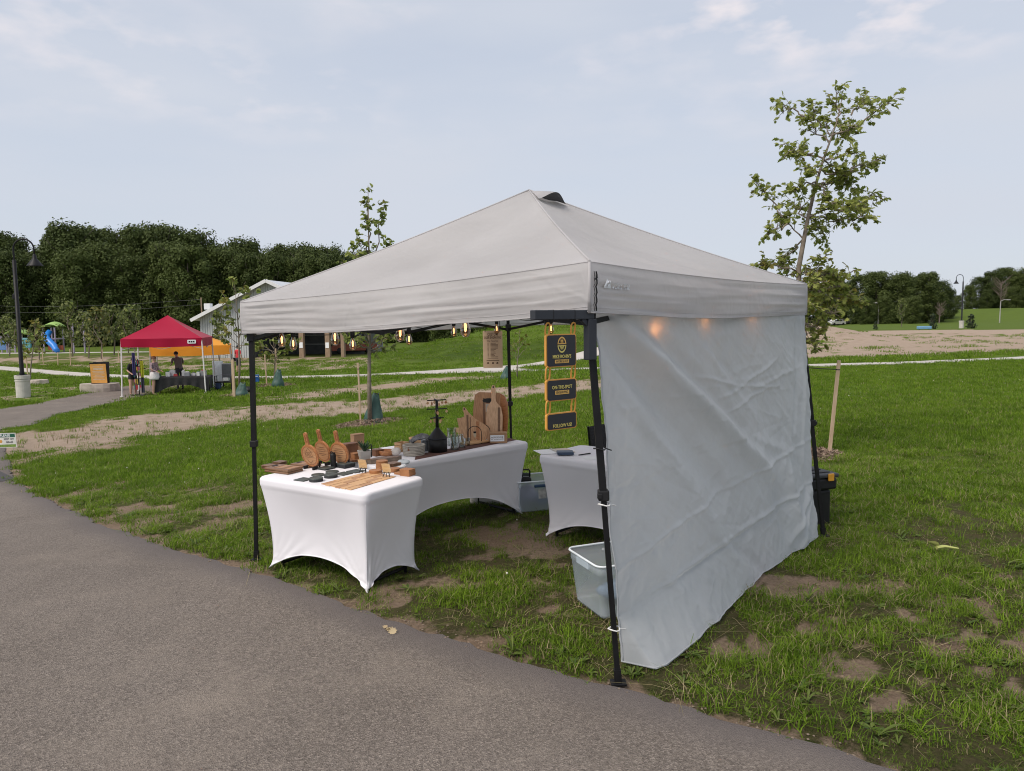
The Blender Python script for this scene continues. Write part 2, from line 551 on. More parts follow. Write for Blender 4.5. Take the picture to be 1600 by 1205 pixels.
def bare_mask(x, y, soft=True):
    """0 = lawn, 1 = bare earth"""
    x = np.asarray(x, float); y = np.asarray(y, float)
    n1 = fbm(x, y, 0.55, 4); n2 = fbm(x + 40, y + 11, 2.6, 4); n3 = fbm(x + 7, y + 90, 9.0, 3)
    # long bare strip
    d1 = seg_dist(x, y, DIRT_1)
    w1 = 1.4 + 1.8 * smooth(14, 23, y)
    s1 = 1 - smooth(0.75, 1.2, d1 / w1 + (n2 - 0.5) * 1.1 + (n1 - 0.5) * 0.7)
    d2 = seg_dist(x, y, DIRT_2)
    s2 = (1 - smooth(0.4, 1.3, d2 / 2.2 + (n2 - 0.5) * 2.0)) * 0.75
    fr = in_poly(x, y, FIELD_R).astype(float)
    fr = fr * smooth(0.27, 0.40, n2 * 0.55 + fbm(x * 0.22, y + 3, 0.9, 3) * 0.45)
    fl = in_poly(x, y, FIELD_L).astype(float) * smooth(0.36, 0.55, n2 * 0.5 + n1 * 0.5) * 0.7
    fl2 = in_poly(x, y, FIELD_L2).astype(float) * smooth(0.44, 0.62, n2 * 0.5 + n1 * 0.5) * 0.8
    # trampled lawn: near the stall and beside the path
    de = seg_dist(x, y, edge[2:-6])
    z_path = (1 - smooth(0.25, 1.5, de)) * smooth(15, 9, y)
    ex = np.hypot((x - 0.15) / 1.9, (y - 5.3) / 2.2)
    z_tent = 1 - smooth(0.55, 1.15, ex)
    z_right = (1 - smooth(2.0, 3.6, np.hypot(x - 2.9, (y - 4.4) * 1.1))) * smooth(2.3, 3.4, y + 0.2 * x)
    z_left = 1 - smooth(1.0, 2.6, np.hypot((x + 3.3) * 0.75, (y - 7.9) * 1.0))
    zone = np.maximum(np.maximum(z_path * 0.8, z_tent * 1.0), np.maximum(z_right * 1.0, z_left * 0.95))
    pn = fbm(x * 0.8 + 3, y + 21, 2.1, 3) * 0.66 + n3 * 0.34
    tr = smooth(0.635, 0.69, pn * 0.62 + zone * 0.285)
    tr = tr * smooth(0.05, 0.3, zone)
    # crumbly verge along the asphalt
    verge = (1 - smooth(0.03, 0.22, de + (n2 - 0.5) * 0.55)) * smooth(0.42, 0.6, n1 * 0.4 + n2 * 0.6 + 0.08)
    # thin dry ground by the little sign
    sg = (1 - smooth(1.0, 2.6, np.hypot(x + 10.6, (y - 16.2) * 0.6))) * smooth(0.40, 0.56, n2)
    for cx_, cy_, rx_, ry_ in PATCHES:
        e_ = np.hypot((x - cx_) / rx_, (y - cy_) / ry_)
        tr = np.maximum(tr, (1 - smooth(.35, 1.35, e_ + (n2 - .5) * 2.6 + (n3 - .5) * 2.2)) * .92)
    bare_mask.zone = zone
    bare_mask.dry = np.maximum.reduce([s1, s2, fr, fl, fl2, sg])
    m = np.maximum.reduce([s1, s2, fr, fl, fl2, tr, verge, sg * 0.85])
    for mx, my, r in MULCH:
        m = np.maximum(m, 1 - smooth(r * 0.8, r * 1.02, np.hypot(x - mx, y - my)))
    return np.clip(m, 0, 1)

# ---- young trees' mulch rings (also used by the lawn scatter)
OAK = G(1262, 706); OAK = Vector((3.62, 9.45, 0))
LINDEN = G(578, 661)
YT_BARN = G(374, 618)          # slender tree beside the left tent leg
YT_BAG = G(428, 602)           # bushy little tree with the green bag
YT_LEFT = G(47, 598)
YT_SIGN = G(838, 602)
for p, r in ((OAK, 0.62), (LINDEN, 0.85), (YT_BARN, 0.95), (YT_BAG, 1.1)):
    MULCH.append((p.x, p.y, r))

# ---- ground sheet: a fan of cells, fine near the stall and coarse far away
AP = np.array([0.0, -9.0])
NU = 440
d_rows = [4.0]
while d_rows[-1] < 1400:
    d_rows.append(d_rows[-1] * (1.0085 if d_rows[-1] < 60 else 1.03))
d_rows = np.array(d_rows)
tu = np.sinh(np.linspace(-1.35, 1.35, NU + 1)) / np.sinh(1.35) * 1.75
DD, TT = np.meshgrid(d_rows, tu, indexing='ij')
GX = AP[0] + DD * TT; GY = AP[1] + DD
on_asph = in_poly(GX, GY, ASPHALT_POLY)
dist_edge = np.minimum(seg_dist(GX, GY, edge), seg_dist(GX, GY, edge2))
BARE = bare_mask(GX, GY)
WORN = bare_mask.zone.copy(); DRY = bare_mask.dry.copy()
near_w = 1 - smooth(14, 60, GY)
bumps = ((fbm(GX, GY, 1.3, 3) - 0.5) * 0.05 + (fbm(GX + 9, GY, 7.0, 3) - 0.5) * 0.03) * near_w * smooth(0.02, 0.5, dist_edge) \
        - 0.018 * BARE * near_w
GZ = Z(GX, GY) + np.where(on_asph, -0.06 * smooth(0.0, 0.25, dist_edge), bumps) - 0.004
for pth, w in ((PATH_A, 1.0), (PATH_B, 0.6), (PATH_C, 1.2)):
    GZ = GZ - 0.03 * (seg_dist(GX, GY, pth) < w)
nr, nc = GX.shape
gv = np.stack([GX.ravel(), GY.ravel(), GZ.ravel()], 1)
ii = np.arange((nr - 1) * (nc - 1)); r_ = ii // (nc - 1); c_ = ii % (nc - 1)
q = np.stack([r_ * nc + c_, r_ * nc + c_ + 1, (r_ + 1) * nc + c_ + 1, (r_ + 1) * nc + c_], 1)
gme = bpy.data.meshes.new('ground')
gme.vertices.add(len(gv)); gme.vertices.foreach_set('co', gv.ravel())
gme.loops.add(len(q) * 4); gme.loops.foreach_set('vertex_index', q.ravel())
gme.polygons.add(len(q)); gme.polygons.foreach_set('loop_start', np.arange(0, len(q) * 4, 4))
gme.update(); gme.validate()
gme.polygons.foreach_set('use_smooth', np.ones(len(q), bool))
at_b = gme.attributes.new('bare', 'FLOAT', 'POINT'); at_b.data.foreach_set('value', BARE.ravel())
gme.attributes.new('worn', 'FLOAT', 'POINT').data.foreach_set('value', WORN.ravel())
gme.attributes.new('dry', 'FLOAT', 'POINT').data.foreach_set('value', DRY.ravel())
fl_ = mound_h(GX, GY); TALL = smooth(.08, .35, fl_) * (1 - smooth(1.1, 1.9, fl_)) * (GY < 66) * smooth(-14, -6, GX)
gme.attributes.new('tall', 'FLOAT', 'POINT').data.foreach_set('value', TALL.ravel())
mul = np.zeros(GX.shape)
for mx, my, r in MULCH:
    mul = np.maximum(mul, 1 - smooth(r * 0.85, r * 1.0, np.hypot(GX - mx, GY - my)))
at_m = gme.attributes.new('mulch', 'FLOAT', 'POINT'); at_m.data.foreach_set('value', mul.ravel())
# long unmown meadow: mound flank and the strip before the playground
mead = np.maximum(smooth(0.1, 0.4, mound_h(GX, GY)) * smooth(0.40, 0.58, fbm(GX, GY, 0.12, 3) + 0.10 * smooth(50, 60, GY)),
                  smooth(50, 56, GY) * (1 - smooth(78, 84, GY)) * smooth(-8, -16, GX) * 0.9)
at_d = gme.attributes.new('meadow', 'FLOAT', 'POINT'); at_d.data.foreach_set('value', mead.ravel())

def ground_material():
    m = bpy.data.materials.new('lawn_ground'); m.use_nodes = True
    nt = m.node_tree; b = nt.nodes['Principled BSDF']; k = nt.links.new
    b.inputs['Roughness'].default_value = 0.95; b.inputs['Specular IOR Level'].default_value = 0.1
    geo = nt.nodes.new('ShaderNodeNewGeometry')
    def noise(s, det=5, ro=0.6):
        n = nt.nodes.new('ShaderNodeTexNoise'); n.inputs['Scale'].default_value = s
        n.inputs['Detail'].default_value = det; n.inputs['Roughness'].default_value = ro
        k(geo.outputs['Position'], n.inputs['Vector']); return n.outputs['Fac']
    def rng(src, a, bb, c=0., d=1.):
        n = nt.nodes.new('ShaderNodeMapRange'); n.inputs[1].default_value = a; n.inputs[2].default_value = bb
        n.inputs[3].default_value = c; n.inputs[4].default_value = d
        k(src, n.inputs[0]); return n.outputs[0]
    def mix(f, a, bb):
        n = nt.nodes.new('ShaderNodeMix'); n.data_type = 'RGBA'
        if isinstance(f, float): n.inputs['Factor'].default_value = f
        else: k(f, n.inputs['Factor'])
        for s, v in (('A', a), ('B', bb)):
            if isinstance(v, tuple): n.inputs[s].default_value = (*v, 1)
            else: k(v, n.inputs[s])
        return n.outputs['Result']
    def attr(nm):
        n = nt.nodes.new('ShaderNodeAttribute'); n.attribute_name = nm; return n.outputs['Fac']
    def math_(op, a, bb):
        n = nt.nodes.new('ShaderNodeMath'); n.operation = op
        for i, v in enumerate((a, bb)):
            if isinstance(v, float): n.inputs[i].default_value = v
            else: k(v, n.inputs[i])
        n.use_clamp = False
        return n.outputs[0]
    g1 = mix(rng(noise(0.35, 4), .35, .65), (0.085, 0.155, 0.009), (0.13, 0.22, 0.017))
    g2 = mix(rng(noise(3.0, 6, .7), .35, .65), g1, (0.060, 0.095, 0.016))
    g3 = mix(rng(noise(26, 4, .75), .42, .68, 0., .8), g2, (0.13, 0.18, 0.022))
    md = mix(rng(noise(0.9, 6, .7), .35, .65), (0.115, 0.120, 0.040), (0.19, 0.165, 0.075))
    gm = mix(math_('MULTIPLY', attr('meadow'), .75), g3, md)
    gm = mix(math_('MULTIPLY', attr('tall'), rng(noise(0.5, 5, .7), .3, .6, .4, 1.)), gm, (0.040, 0.070, 0.010))
    sx_ = nt.nodes.new('ShaderNodeSeparateXYZ'); k(geo.outputs['Position'], sx_.inputs[0])
    gm = mix(math_('MULTIPLY', rng(sx_.outputs['Y'], 6.5, 13., .95, 0.), rng(noise(7, 5, .7), .3, .6, .7, 1.)), gm, mix(rng(noise(70, 6, .8), .42, .62), (0.022, 0.026, 0.009), mix(rng(noise(33, 5, .8), .45, .62), (0.075, 0.085, 0.026), (0.19, 0.155, 0.085))))  # near thatch, coloured darker to paint shade into the gaps between blades
    gm = mix(math_('MULTIPLY', attr('worn'), rng(noise(11, 6, .75), .38, .58, .05, .8)), gm, (0.105, 0.085, 0.045))
    gm = mix(rng(sx_.outputs['Y'], 42., 85., 0., .6), gm, (0.082, 0.115, 0.024))
    e1 = mix(rng(noise(1.4, 6, .65), .3, .7), (0.25, 0.180, 0.125), (0.36, 0.275, 0.205))
    e2 = mix(rng(noise(38, 5, .75), .45, .75, 0., .75), e1, (0.11, 0.075, 0.05))
    ed = mix(rng(noise(2.2, 6, .7), .3, .7), (0.31, 0.238, 0.180), (0.43, 0.345, 0.27))
    ed = mix(rng(noise(30, 5, .75), .45, .75, 0., .6), ed, (0.27, 0.20, 0.145))
    e2 = mix(attr('dry'), e2, ed)
    edge_n = math_('ADD', attr('bare'), rng(noise(14, 5, .7), .25, .75, -.32, .32))
    c1 = mix(rng(edge_n, .34, .62), gm, e2)
    mc = mix(rng(noise(40, 3, .7), .4, .62), (0.085, 0.055, 0.040), (0.26, 0.185, 0.14))
    c2 = mix(rng(attr('mulch'), .4, .6), c1, mc)
    k(c2, b.inputs['Base Color'])
    bp = nt.nodes.new('ShaderNodeBump'); bp.inputs['Strength'].default_value = 1.0; bp.inputs['Distance'].default_value = 0.035
    h = math_('ADD', math_('MULTIPLY', noise(30, 8, .8), 1.2), math_('MULTIPLY', noise(5, 3), .8))
    k(h, bp.inputs['Height']); k(bp.outputs['Normal'], b.inputs['Normal'])
    return m
gme.materials.append(ground_material())
ground = tag(link('ground', gme), kind='structure', label='lawn sloping gently to the left, with bare earth patches')

# ---- asphalt path
def asphalt_material():
    m = bpy.data.materials.new('worn_asphalt'); m.use_nodes = True
    nt = m.node_tree; b = nt.nodes['Principled BSDF']; k = nt.links.new
    b.inputs['Roughness'].default_value = 0.9; b.inputs['Specular IOR Level'].default_value = 0.25
    geo = nt.nodes.new('ShaderNodeNewGeometry')
    def noise(s, det=5, ro=0.6):
        n = nt.nodes.new('ShaderNodeTexNoise'); n.inputs['Scale'].default_value = s
        n.inputs['Detail'].default_value = det; n.inputs['Roughness'].default_value = ro
        k(geo.outputs['Position'], n.inputs['Vector']); return n.outputs['Fac']
    def rng(src, a, bb, c=0., d=1.):
        n = nt.nodes.new('ShaderNodeMapRange'); n.inputs[1].default_value = a; n.inputs[2].default_value = bb
        n.inputs[3].default_value = c; n.inputs[4].default_value = d
        k(src, n.inputs[0]); return n.outputs[0]
    def mix(f, a, bb):
        n = nt.nodes.new('ShaderNodeMix'); n.data_type = 'RGBA'; k(f, n.inputs['Factor'])
        for s, v in (('A', a), ('B', bb)):
            if isinstance(v, tuple): n.inputs[s].default_value = (*v, 1)
            else: k(v, n.inputs[s])
        return n.outputs['Result']
    at_ = nt.nodes.new('ShaderNodeAttribute'); at_.attribute_name = 'verge'
    a1 = mix(rng(noise(0.7, 4), .3, .7), (0.128, 0.110, 0.094), (0.185, 0.161, 0.140))
    vo = nt.nodes.new('ShaderNodeTexVoronoi'); vo.inputs['Scale'].default_value = 150
    k(geo.outputs['Position'], vo.inputs['Vector'])
    cr = nt.nodes.new('ShaderNodeSeparateColor'); k(vo.outputs['Color'], cr.inputs[0])
    a2 = mix(rng(cr.outputs[0], .45, .95, 0., .5), a1, (0.40, 0.345, 0.30))
    a3 = mix(rng(cr.outputs[1], .6, .95, 0., .6), a2, (0.085, 0.072, 0.064))
    a4 = mix(rng(noise(60, 4, .8), .50, .64, 0., .8), a3, (0.075, 0.062, 0.052))
    a4 = mix(rng(noise(38, 5, .8), .50, .66, 0., .55), a4, (0.25, 0.215, 0.18))
    a5 = mix(rng(noise(1.1, 6, .65), .50, .70, 0., .45), a4, (0.27, 0.23, 0.19))
    a5 = mix(rng(noise(.45, 4, .6), .52, .66, 0., .35), a5, (0.11, 0.094, 0.082))
    a6 = mix(at_.outputs['Fac'], a5, (0.12, 0.105, 0.10))
    k(a6, b.inputs['Base Color'])
    bp = nt.nodes.new('ShaderNodeBump'); bp.inputs['Strength'].default_value = 0.8; bp.inputs['Distance'].default_value = 0.006
    vd = nt.nodes.new('ShaderNodeMath'); vd.operation = 'ADD'
    k(vo.outputs['Distance'], vd.inputs[0]); k(noise(60, 4, .8), vd.inputs[1])
    k(vd.outputs[0], bp.inputs['Height']); k(bp.outputs['Normal'], b.inputs['Normal'])
    return m

def strip_mesh(name, e1, e2, lift, mat_, ncross=10, jitter=0.0, verge=False, drop=0.05):
    vs = []; fs = []; vg = []
    n = len(e1)
    for i in range(n):
        jx = (vnoise(i * 0.9, 3.3) - 0.5) * jitter + (vnoise(i * 0.31, 5.3) - 0.5) * jitter + (vnoise(i * 0.07, 8.3) - 0.5) * jitter * 1.6
        a = Vector(e1[i]); b = Vector(e2[i]); t = (a - b).normalized()
        a = a + t * jx
        for j in range(ncross + 1):
            p = a.lerp(b, j / ncross)
            vs.append((p.x, p.y, gz(p.x, p.y) + lift)); vg.append(1.0 if j == 0 else 0.0)
    for i in range(n - 1):
        for j in range(ncross):
            a = i * (ncross + 1) + j
            fs.append((a, a + 1, a + ncross + 2, a + ncross + 1))
    # turned-down edges
    for j in (0, ncross):
        o = len(vs)
        for i in range(n):
            p = vs[i * (ncross + 1) + j]; vs.append((p[0], p[1], p[2] - drop)); vg.append(1.0 if j == 0 else 0.0)
        for i in range(n - 1):
            a = i * (ncross + 1) + j; b = (i + 1) * (ncross + 1) + j
            fs.append((a, b, o + i + 1, o + i) if j == 0 else (b, a, o + i, o + i + 1))
    me = bpy.data.meshes.new(name); me.from_pydata(vs, [], fs); me.materials.append(mat_)
    if verge:
        aa = me.attributes.new('verge', 'FLOAT', 'POINT'); aa.data.foreach_set('value', vg)
    me.update()
    return me
def resample(pts, n):
    pts = [Vector(p) for p in pts]
    L_ = [0]
    for a, b in zip(pts[:-1], pts[1:]): L_.append(L_[-1] + (b - a).length)
    xs = np.linspace(0, L_[-1], n)
    return list(zip(np.interp(xs, L_, [p.x for p in pts]), np.interp(xs, L_, [p.y for p in pts])))
e1d = []; e2d = []
for i in range(len(edge) - 1):
    n = max(1, int((Vector(edge[i + 1]) - Vector(edge[i])).length / 0.06))
    for k_ in range(n):
        e1d.append(tuple(Vector(edge[i]).lerp(Vector(edge[i + 1]), k_ / n)))
        e2d.append(tuple(Vector(edge2[i]).lerp(Vector(edge2[i + 1]), k_ / n)))
asph = tag(link('asphalt_path', strip_mesh('asphalt_path', e1d, e2d, 0.004, asphalt_material(), 14, 0.05, True, 0.04)),
           kind='structure', label='worn brown-grey asphalt path in the foreground')

pm = MB(); pq = [G(-70, 733), G(0, 737), G(23, 748), G(4, 753), G(-70, 760)]
pm.add([(q.x, q.y, gz(q.x, q.y) + .009) for q in pq], [tuple(range(len(pq)))])
tag(pm.build('asphalt_patch', mat('new_asphalt', (.045, .042, .042), .85, .2, 40, .003, 120)), kind='structure')
concrete = mat('pale_concrete', (0.45, 0.42, 0.38), 0.85, 0.10, 1.2, 0.003, 60)
for nm, pth, w in (('concrete_path', PATH_A, 0.8), ('concrete_path', PATH_B, 0.5), ('concrete_path', PATH_C, 1.3)):
    pts = resample(densify(pth, 1.0), 140)
    l = offset_left(pts, [w] * len(pts)); r = offset_left(pts, [-w] * len(pts))
    o = link(nm, strip_mesh(nm, l, r, 0.015, concrete, 3, 0.0, False, 0.1)); tag(o, kind='structure')
# the junction where the two pale paths part
jn = MB(); jp = [(-9.5, 41.2), (-3.2, 39.9), (1.2, 40.2), (0.2, 42.6), (1.4, 45.2), (-0.5, 46.4), (-5, 43.6)]
jn.add([(x, y, gz(x, y) + 0.021) for x, y in jp], [tuple(range(len(jp)))])
tag(jn.build('concrete_path', concrete), kind='structure')

# ---- lawn: blades in patches, scattered as one mass
grass_m = leafmat('grass_blades', (0.048, 0.108, 0.005), (0.245, 0.37, 0.034), 0.30, 0.7, .1, None, ((.55, (0.165, 0.255, 0.026)), (1.7, (0.050, 0.105, 0.010)), (5.0, (0.12, 0.195, 0.022))))
weed_m = leafmat('weed_leaves', (0.060, 0.105, 0.020), (0.16, 0.205, 0.045), 0.30, 0.5)
dry_m = leafmat('dry_blades', (0.20, 0.17, 0.08), (0.36, 0.30, 0.17), 0.2, 0.7)
clover_m = mat('clover_white', (0.75, 0.72, 0.66), 0.8)

def blade(mb, x, y, h, w, az, lean, seg=2):
    ca, sa = math.cos(az), math.sin(az)
    vs = []; fs = []
    for i in range(seg + 1):
        t = i / seg
        ox = lean * h * t * t; z = h * t * (1 - 0.25 * lean * t)
        ww = w * (1 - t * 0.85) / 2
        for s in (-1, 1):
            vs.append((x + ca * ox - sa * s * ww, y + sa * ox + ca * s * ww, z))
    for i in range(seg):
        fs.append((2 * i, 2 * i + 1, 2 * i + 3, 2 * i + 2))
    mb.add(vs, fs)

def patch_mesh(name, r, n, hmin, hmax, w, lean, mats, seed, dry=0.0):
    rr = random.Random(seed); mb = MB()
    for _ in range(n):
        a = rr.uniform(0, 2 * PI); d = r * math.sqrt(rr.random())
        mb.cur = 1 if rr.random() < dry else 0
        h = rr.uniform(hmin, hmax) * (1 - 0.4 * (d / r) ** 2)
        blade(mb, d * math.cos(a), d * math.sin(a), h, w * rr.uniform(.7, 1.3), rr.uniform(0, 2 * PI), rr.uniform(0.1, lean))
    return mb.mesh(name, mats)

def weed_mesh(name, n, ln, wd, seed, up=0.5):
    rr = random.Random(seed); mb = MB()
    for i in range(n):
        az = rr.uniform(0, 2 * PI); l = ln * rr.uniform(.4, 1.25); w = wd * rr.uniform(.7, 1.2)
        ca, sa = math.cos(az), math.sin(az); k = up * rr.uniform(.5, 1.4)
        vs = []
        for t, ww in ((0, .15), (.3, .7), (.6, 1.0), (.85, .6), (1, .05)):
            rad = l * t; z = l * k * (t - 0.55 * t * t) + 0.004
            for s in (-1, 0, 1):
                vs.append((ca * rad - sa * s * ww * w / 2, sa * rad + ca * s * ww * w / 2, z + (0.12 * w if s else 0)))
        fs = []
        for j in range(4):
            for s in (0, 1):
                a = j * 3 + s; fs.append((a, a + 1, a + 4, a + 3))
        mb.add(vs, fs)
    return mb.mesh(name, weed_m)

hidden = bpy.data.collections.new('scatter_sources')
def source(me):
    o = bpy.data.objects.new(me.name, me); return o

def scatter(name, label, cat, meshes, P, S, RZ, idx, tilt=None):
    """one object: instances of small meshes at given points, through geometry nodes"""
    col = bpy.data.collections.new(name + '_sources')
    for k_, me in enumerate(meshes):
        o = bpy.data.objects.new('%s_source_%02d' % (name, k_), me); col.objects.link(o)
    me = bpy.data.meshes.new(name)
    me.vertices.add(len(P)); me.vertices.foreach_set('co', np.asarray(P, float).ravel())
    rot = np.zeros((len(P), 3)); rot[:, 2] = RZ
    if tilt is not None: rot[:, 0] = tilt[:, 0]; rot[:, 1] = tilt[:, 1]
    me.attributes.new('rot', 'FLOAT_VECTOR', 'POINT').data.foreach_set('vector', rot.ravel())
    me.attributes.new('siz', 'FLOAT', 'POINT').data.foreach_set('value', np.asarray(S, float))
    me.attributes.new('pick', 'INT', 'POINT').data.foreach_set('value', np.asarray(idx, np.int32))
    me.update()
    ob = link(name, me)
    ng = bpy.data.node_groups.new(name + '_nodes', 'GeometryNodeTree')
    ng.interface.new_socket('Geometry', in_out='INPUT', socket_type='NodeSocketGeometry')
    ng.interface.new_socket('Geometry', in_out='OUTPUT', socket_type='NodeSocketGeometry')
    nd = ng.nodes; k = ng.links.new
    gi = nd.new('NodeGroupInput'); go = nd.new('NodeGroupOutput')
    ci = nd.new('GeometryNodeCollectionInfo'); ci.inputs['Collection'].default_value = col
    ci.inputs['Separate Children'].default_value = True; ci.inputs['Reset Children'].default_value = True
    ip = nd.new('GeometryNodeInstanceOnPoints'); ip.inputs['Pick Instance'].default_value = True
    def na(n, t):
        a = nd.new('GeometryNodeInputNamedAttribute'); a.data_type = t; a.inputs['Name'].default_value = n
        return a.outputs['Attribute']
    k(gi.outputs[0], ip.inputs['Points']); k(ci.outputs[0], ip.inputs['Instance'])
    k(na('pick', 'INT'), ip.inputs['Instance Index'])
    k(na('rot', 'FLOAT_VECTOR'), ip.inputs['Rotation'])
    k(na('siz', 'FLOAT'), ip.inputs['Scale'])
    k(ip.outputs[0], go.inputs[0])
    md = ob.modifiers.new('scatter', 'NODES'); md.node_group = ng
    tag(ob, label, cat, kind='stuff')
    return ob

def ground_fine_z(x, y):
    de = np.minimum(seg_dist(x, y, edge), seg_dist(x, y, edge2))
    nw = 1 - smooth(14, 60, y)
    return Z(x, y) + ((fbm(x, y, 1.3, 3) - 0.5) * 0.05 + (fbm(x + 9, y, 7.0, 3) - 0.5) * 0.03) * nw * smooth(0.02, 0.5, de) - 0.008

def field_points(y0, y1, dens, tmax=0.80, keep_bare=0.03, edge_gap=0.02):
    """random lawn points between two depths, inside the view plus a margin"""
    area = (tmax + .15) * (y1 ** 2 - y0 ** 2) * 1.0 + 2.0 * (y1 - y0)
    n = int(area * dens)
    y = np.sqrt(RNG.uniform(y0 ** 2, y1 ** 2, n)); x = RNG.uniform(-1, 1, n) * (y * tmax + 1.2)
    ok = ~in_poly(x, y, ASPHALT_POLY)
    x, y = x[ok], y[ok]
    de = seg_dist(x, y, edge)
    ok = de > edge_gap
    for pth, w in ((PATH_A, 1.05), (PATH_B, 0.65), (PATH_C, 1.3)):
        ok &= seg_dist(x, y, pth) > w
    if y1 > 36: ok &= ~in_poly(x, y, jp)
    x, y = x[ok], y[ok]
    b = bare_mask(x, y)
    ok = RNG.random(len(x)) > np.clip(b * 1.35 - 0.08, 0, 1 - keep_bare)
    x, y, b = x[ok], y[ok], b[ok]
    for mx, my, r in MULCH:
        ok = np.hypot(x - mx, y - my) > r * 0.93
        x, y, b = x[ok], y[ok], b[ok]
    return x, y, b

meshes = []
for s in range(4): meshes.append(patch_mesh('grass_patch', 0.075, 28, 0.018, 0.060, 0.0045, 1.5, [grass_m, dry_m], s, 0.04 + .08 * (s % 2)))      # 0-3 short
for s in range(3): meshes.append(patch_mesh('grass_patch', 0.065, 24, 0.05, 0.125, 0.0065, 1.9, [grass_m, dry_m], 20 + s, 0.06))      # 4-6 long tufts
for s in range(3): meshes.append(patch_mesh('grass_patch', 0.20, 60, 0.03, 0.075, 0.008, 0.9, [grass_m, dry_m], 40 + s, 0.03))       # 7-9 mid
for s in range(3): meshes.append(patch_mesh('grass_patch', 0.5, 80, 0.05, 0.12, 0.020, 0.9, [grass_m, dry_m], 60 + s, 0.04))        # 10-12 far
for s in range(2): meshes.append(patch_mesh('grass_patch', 0.10, 16, 0.05, 0.16, 0.005, 0.9, [grass_m, dry_m], 80 + s, 0.85))       # 13-14 dry
for s in range(2): meshes.append(patch_mesh('grass_patch', 0.10, 12, 0.04, 0.09, 0.004, 6.0, [grass_m, dry_m], 90 + s, 0.92))       # 15-16 straw
PX = []; PS = []; PI_ = []
def push(x, y, s, idx):
    PX.append(np.stack([x, y, ground_fine_z(x, y)], 1)); PS.append(s); PI_.append(idx)
# near lawn
x, y, b = field_points(2.2, 10.2, 480, keep_bare=.14)
zn = bare_mask(x, y) * 0 + bare_mask.zone
cl = fbm(x + 31, y + 7, 3.2, 3)
ok = RNG.random(len(x)) < np.clip(1.0 - zn * 0.5 * smooth(.60, .40, cl), .45, 1)
x, y, b, zn, cl = x[ok], y[ok], b[ok], zn[ok], cl[ok]
worn = np.clip((1.1 - .35 * zn) * (.6 + .9 * smooth(.35, .65, cl)), .35, 1.4)
push(x, y, RNG.uniform(.7, 1.25, len(x)) * worn, RNG.integers(0, 4, len(x)))
x, y, b = field_points(2.2, 10.2, 80)
de = seg_dist(x, y, edge)
pr = 0.06 + 0.85 * (1 - smooth(0.05, 0.8, de)) * smooth(.38, .55, fbm(x, y, 2.2, 3)) + 0.6 * smooth(.5, .62, fbm(x + 2, y, 1.7, 3))
pr = pr * (1 - 0.75 * (1 - smooth(0.7, 1.1, np.hypot((x - .15) / 1.7, (y - 5.6) / 2.0))))
ok = RNG.random(len(x)) < pr
x, y = x[ok], y[ok]
push(x, y, RNG.uniform(.55, 1.1, len(x)), RNG.integers(4, 7, len(x)))
# middle distance
x, y, b = field_points(9.6, 15, 110, keep_bare=.01)
push(x, y, RNG.uniform(.7, 1.3, len(x)), RNG.integers(0, 4, len(x)) if False else np.where(RNG.random(len(x)) < .72, RNG.integers(7, 10, len(x)), RNG.integers(4, 7, len(x))))
x, y, b = field_points(14.5, 30, 26, keep_bare=.01)
push(x, y, RNG.uniform(.8, 1.5, len(x)), RNG.integers(7, 10, len(x)))
x, y, b = field_points(26, 62, 2.6)
push(x, y, RNG.uniform(.8, 1.6, len(x)), RNG.integers(10, 13, len(x)))
# flattened straw in the trodden places
x, y, b = field_points(2.6, 10.2, 26, keep_bare=.6)
zn = bare_mask(x, y) * 0 + bare_mask.zone
ok = RNG.random(len(x)) < zn * .9
x, y = x[ok], y[ok]
push(x, y, RNG.uniform(.5, 1.2, len(x)), RNG.integers(15, 17, len(x)))
# dry wisps on the bare strips
n = 380
seg = RNG.integers(0, len(DIRT_1) - 1, n); t = RNG.random(n)
D1 = np.array(DIRT_1)
x = D1[seg, 0] * (1 - t) + D1[seg + 1, 0] * t + RNG.normal(0, 1.5, n)
y = D1[seg, 1] * (1 - t) + D1[seg + 1, 1] * t + RNG.normal(0, 1.5, n)
ok = ~in_poly(x, y, ASPHALT_POLY) & (seg_dist(x, y, edge) > .2)
x, y = x[ok], y[ok]
push(x, y, RNG.uniform(.7, 2.0, len(x)), np.where(RNG.random(len(x)) < .5, RNG.integers(13, 15, len(x)), RNG.integers(4, 7, len(x))))
P = np.concatenate(PX); S = np.concatenate(PS); IX = np.concatenate(PI_)
tilt = RNG.normal(0, 0.10, (len(P), 2))
scatter('grass', 'green grass of the lawn around the market stalls', 'grass', meshes, P, S, RNG.uniform(0, 2 * PI, len(P)), IX, tilt)
N_GRASS = len(P)

# broad-leaved weeds, thickest beside the path
wm = [weed_mesh('weed', 9, 0.085, 0.026, 1, .55), weed_mesh('weed', 12, 0.06, 0.020, 2, .8), weed_mesh('weed', 8, 0.11, 0.022, 3, .9), weed_mesh('weed', 7, 0.05, 0.03, 4, .35)]
x, y, b = field_points(2.2, 9.0, 85, edge_gap=0.04)
de = seg_dist(x, y, edge)
pr = 0.10 + 0.7 * (1 - smooth(0.1, 1.3, de)) + 0.25 * smooth(.5, .65, fbm(x + 5, y, 1.1, 3))
pr *= 1 - 0.6 * (1 - smooth(0.7, 1.1, np.hypot((x - .15) / 1.7, (y - 5.6) / 2.0)))
ok = RNG.random(len(x)) < pr
x, y = x[ok], y[ok]
P = np.stack([x, y, ground_fine_z(x, y)], 1)
scatter('weeds', 'broad-leaved weeds growing in the grass beside the asphalt', 'weeds', wm, P, RNG.uniform(.3, .85, len(x)), RNG.uniform(0, 6.28, len(x)), RNG.integers(0, 4, len(x)), RNG.normal(0, .15, (len(x), 2)))

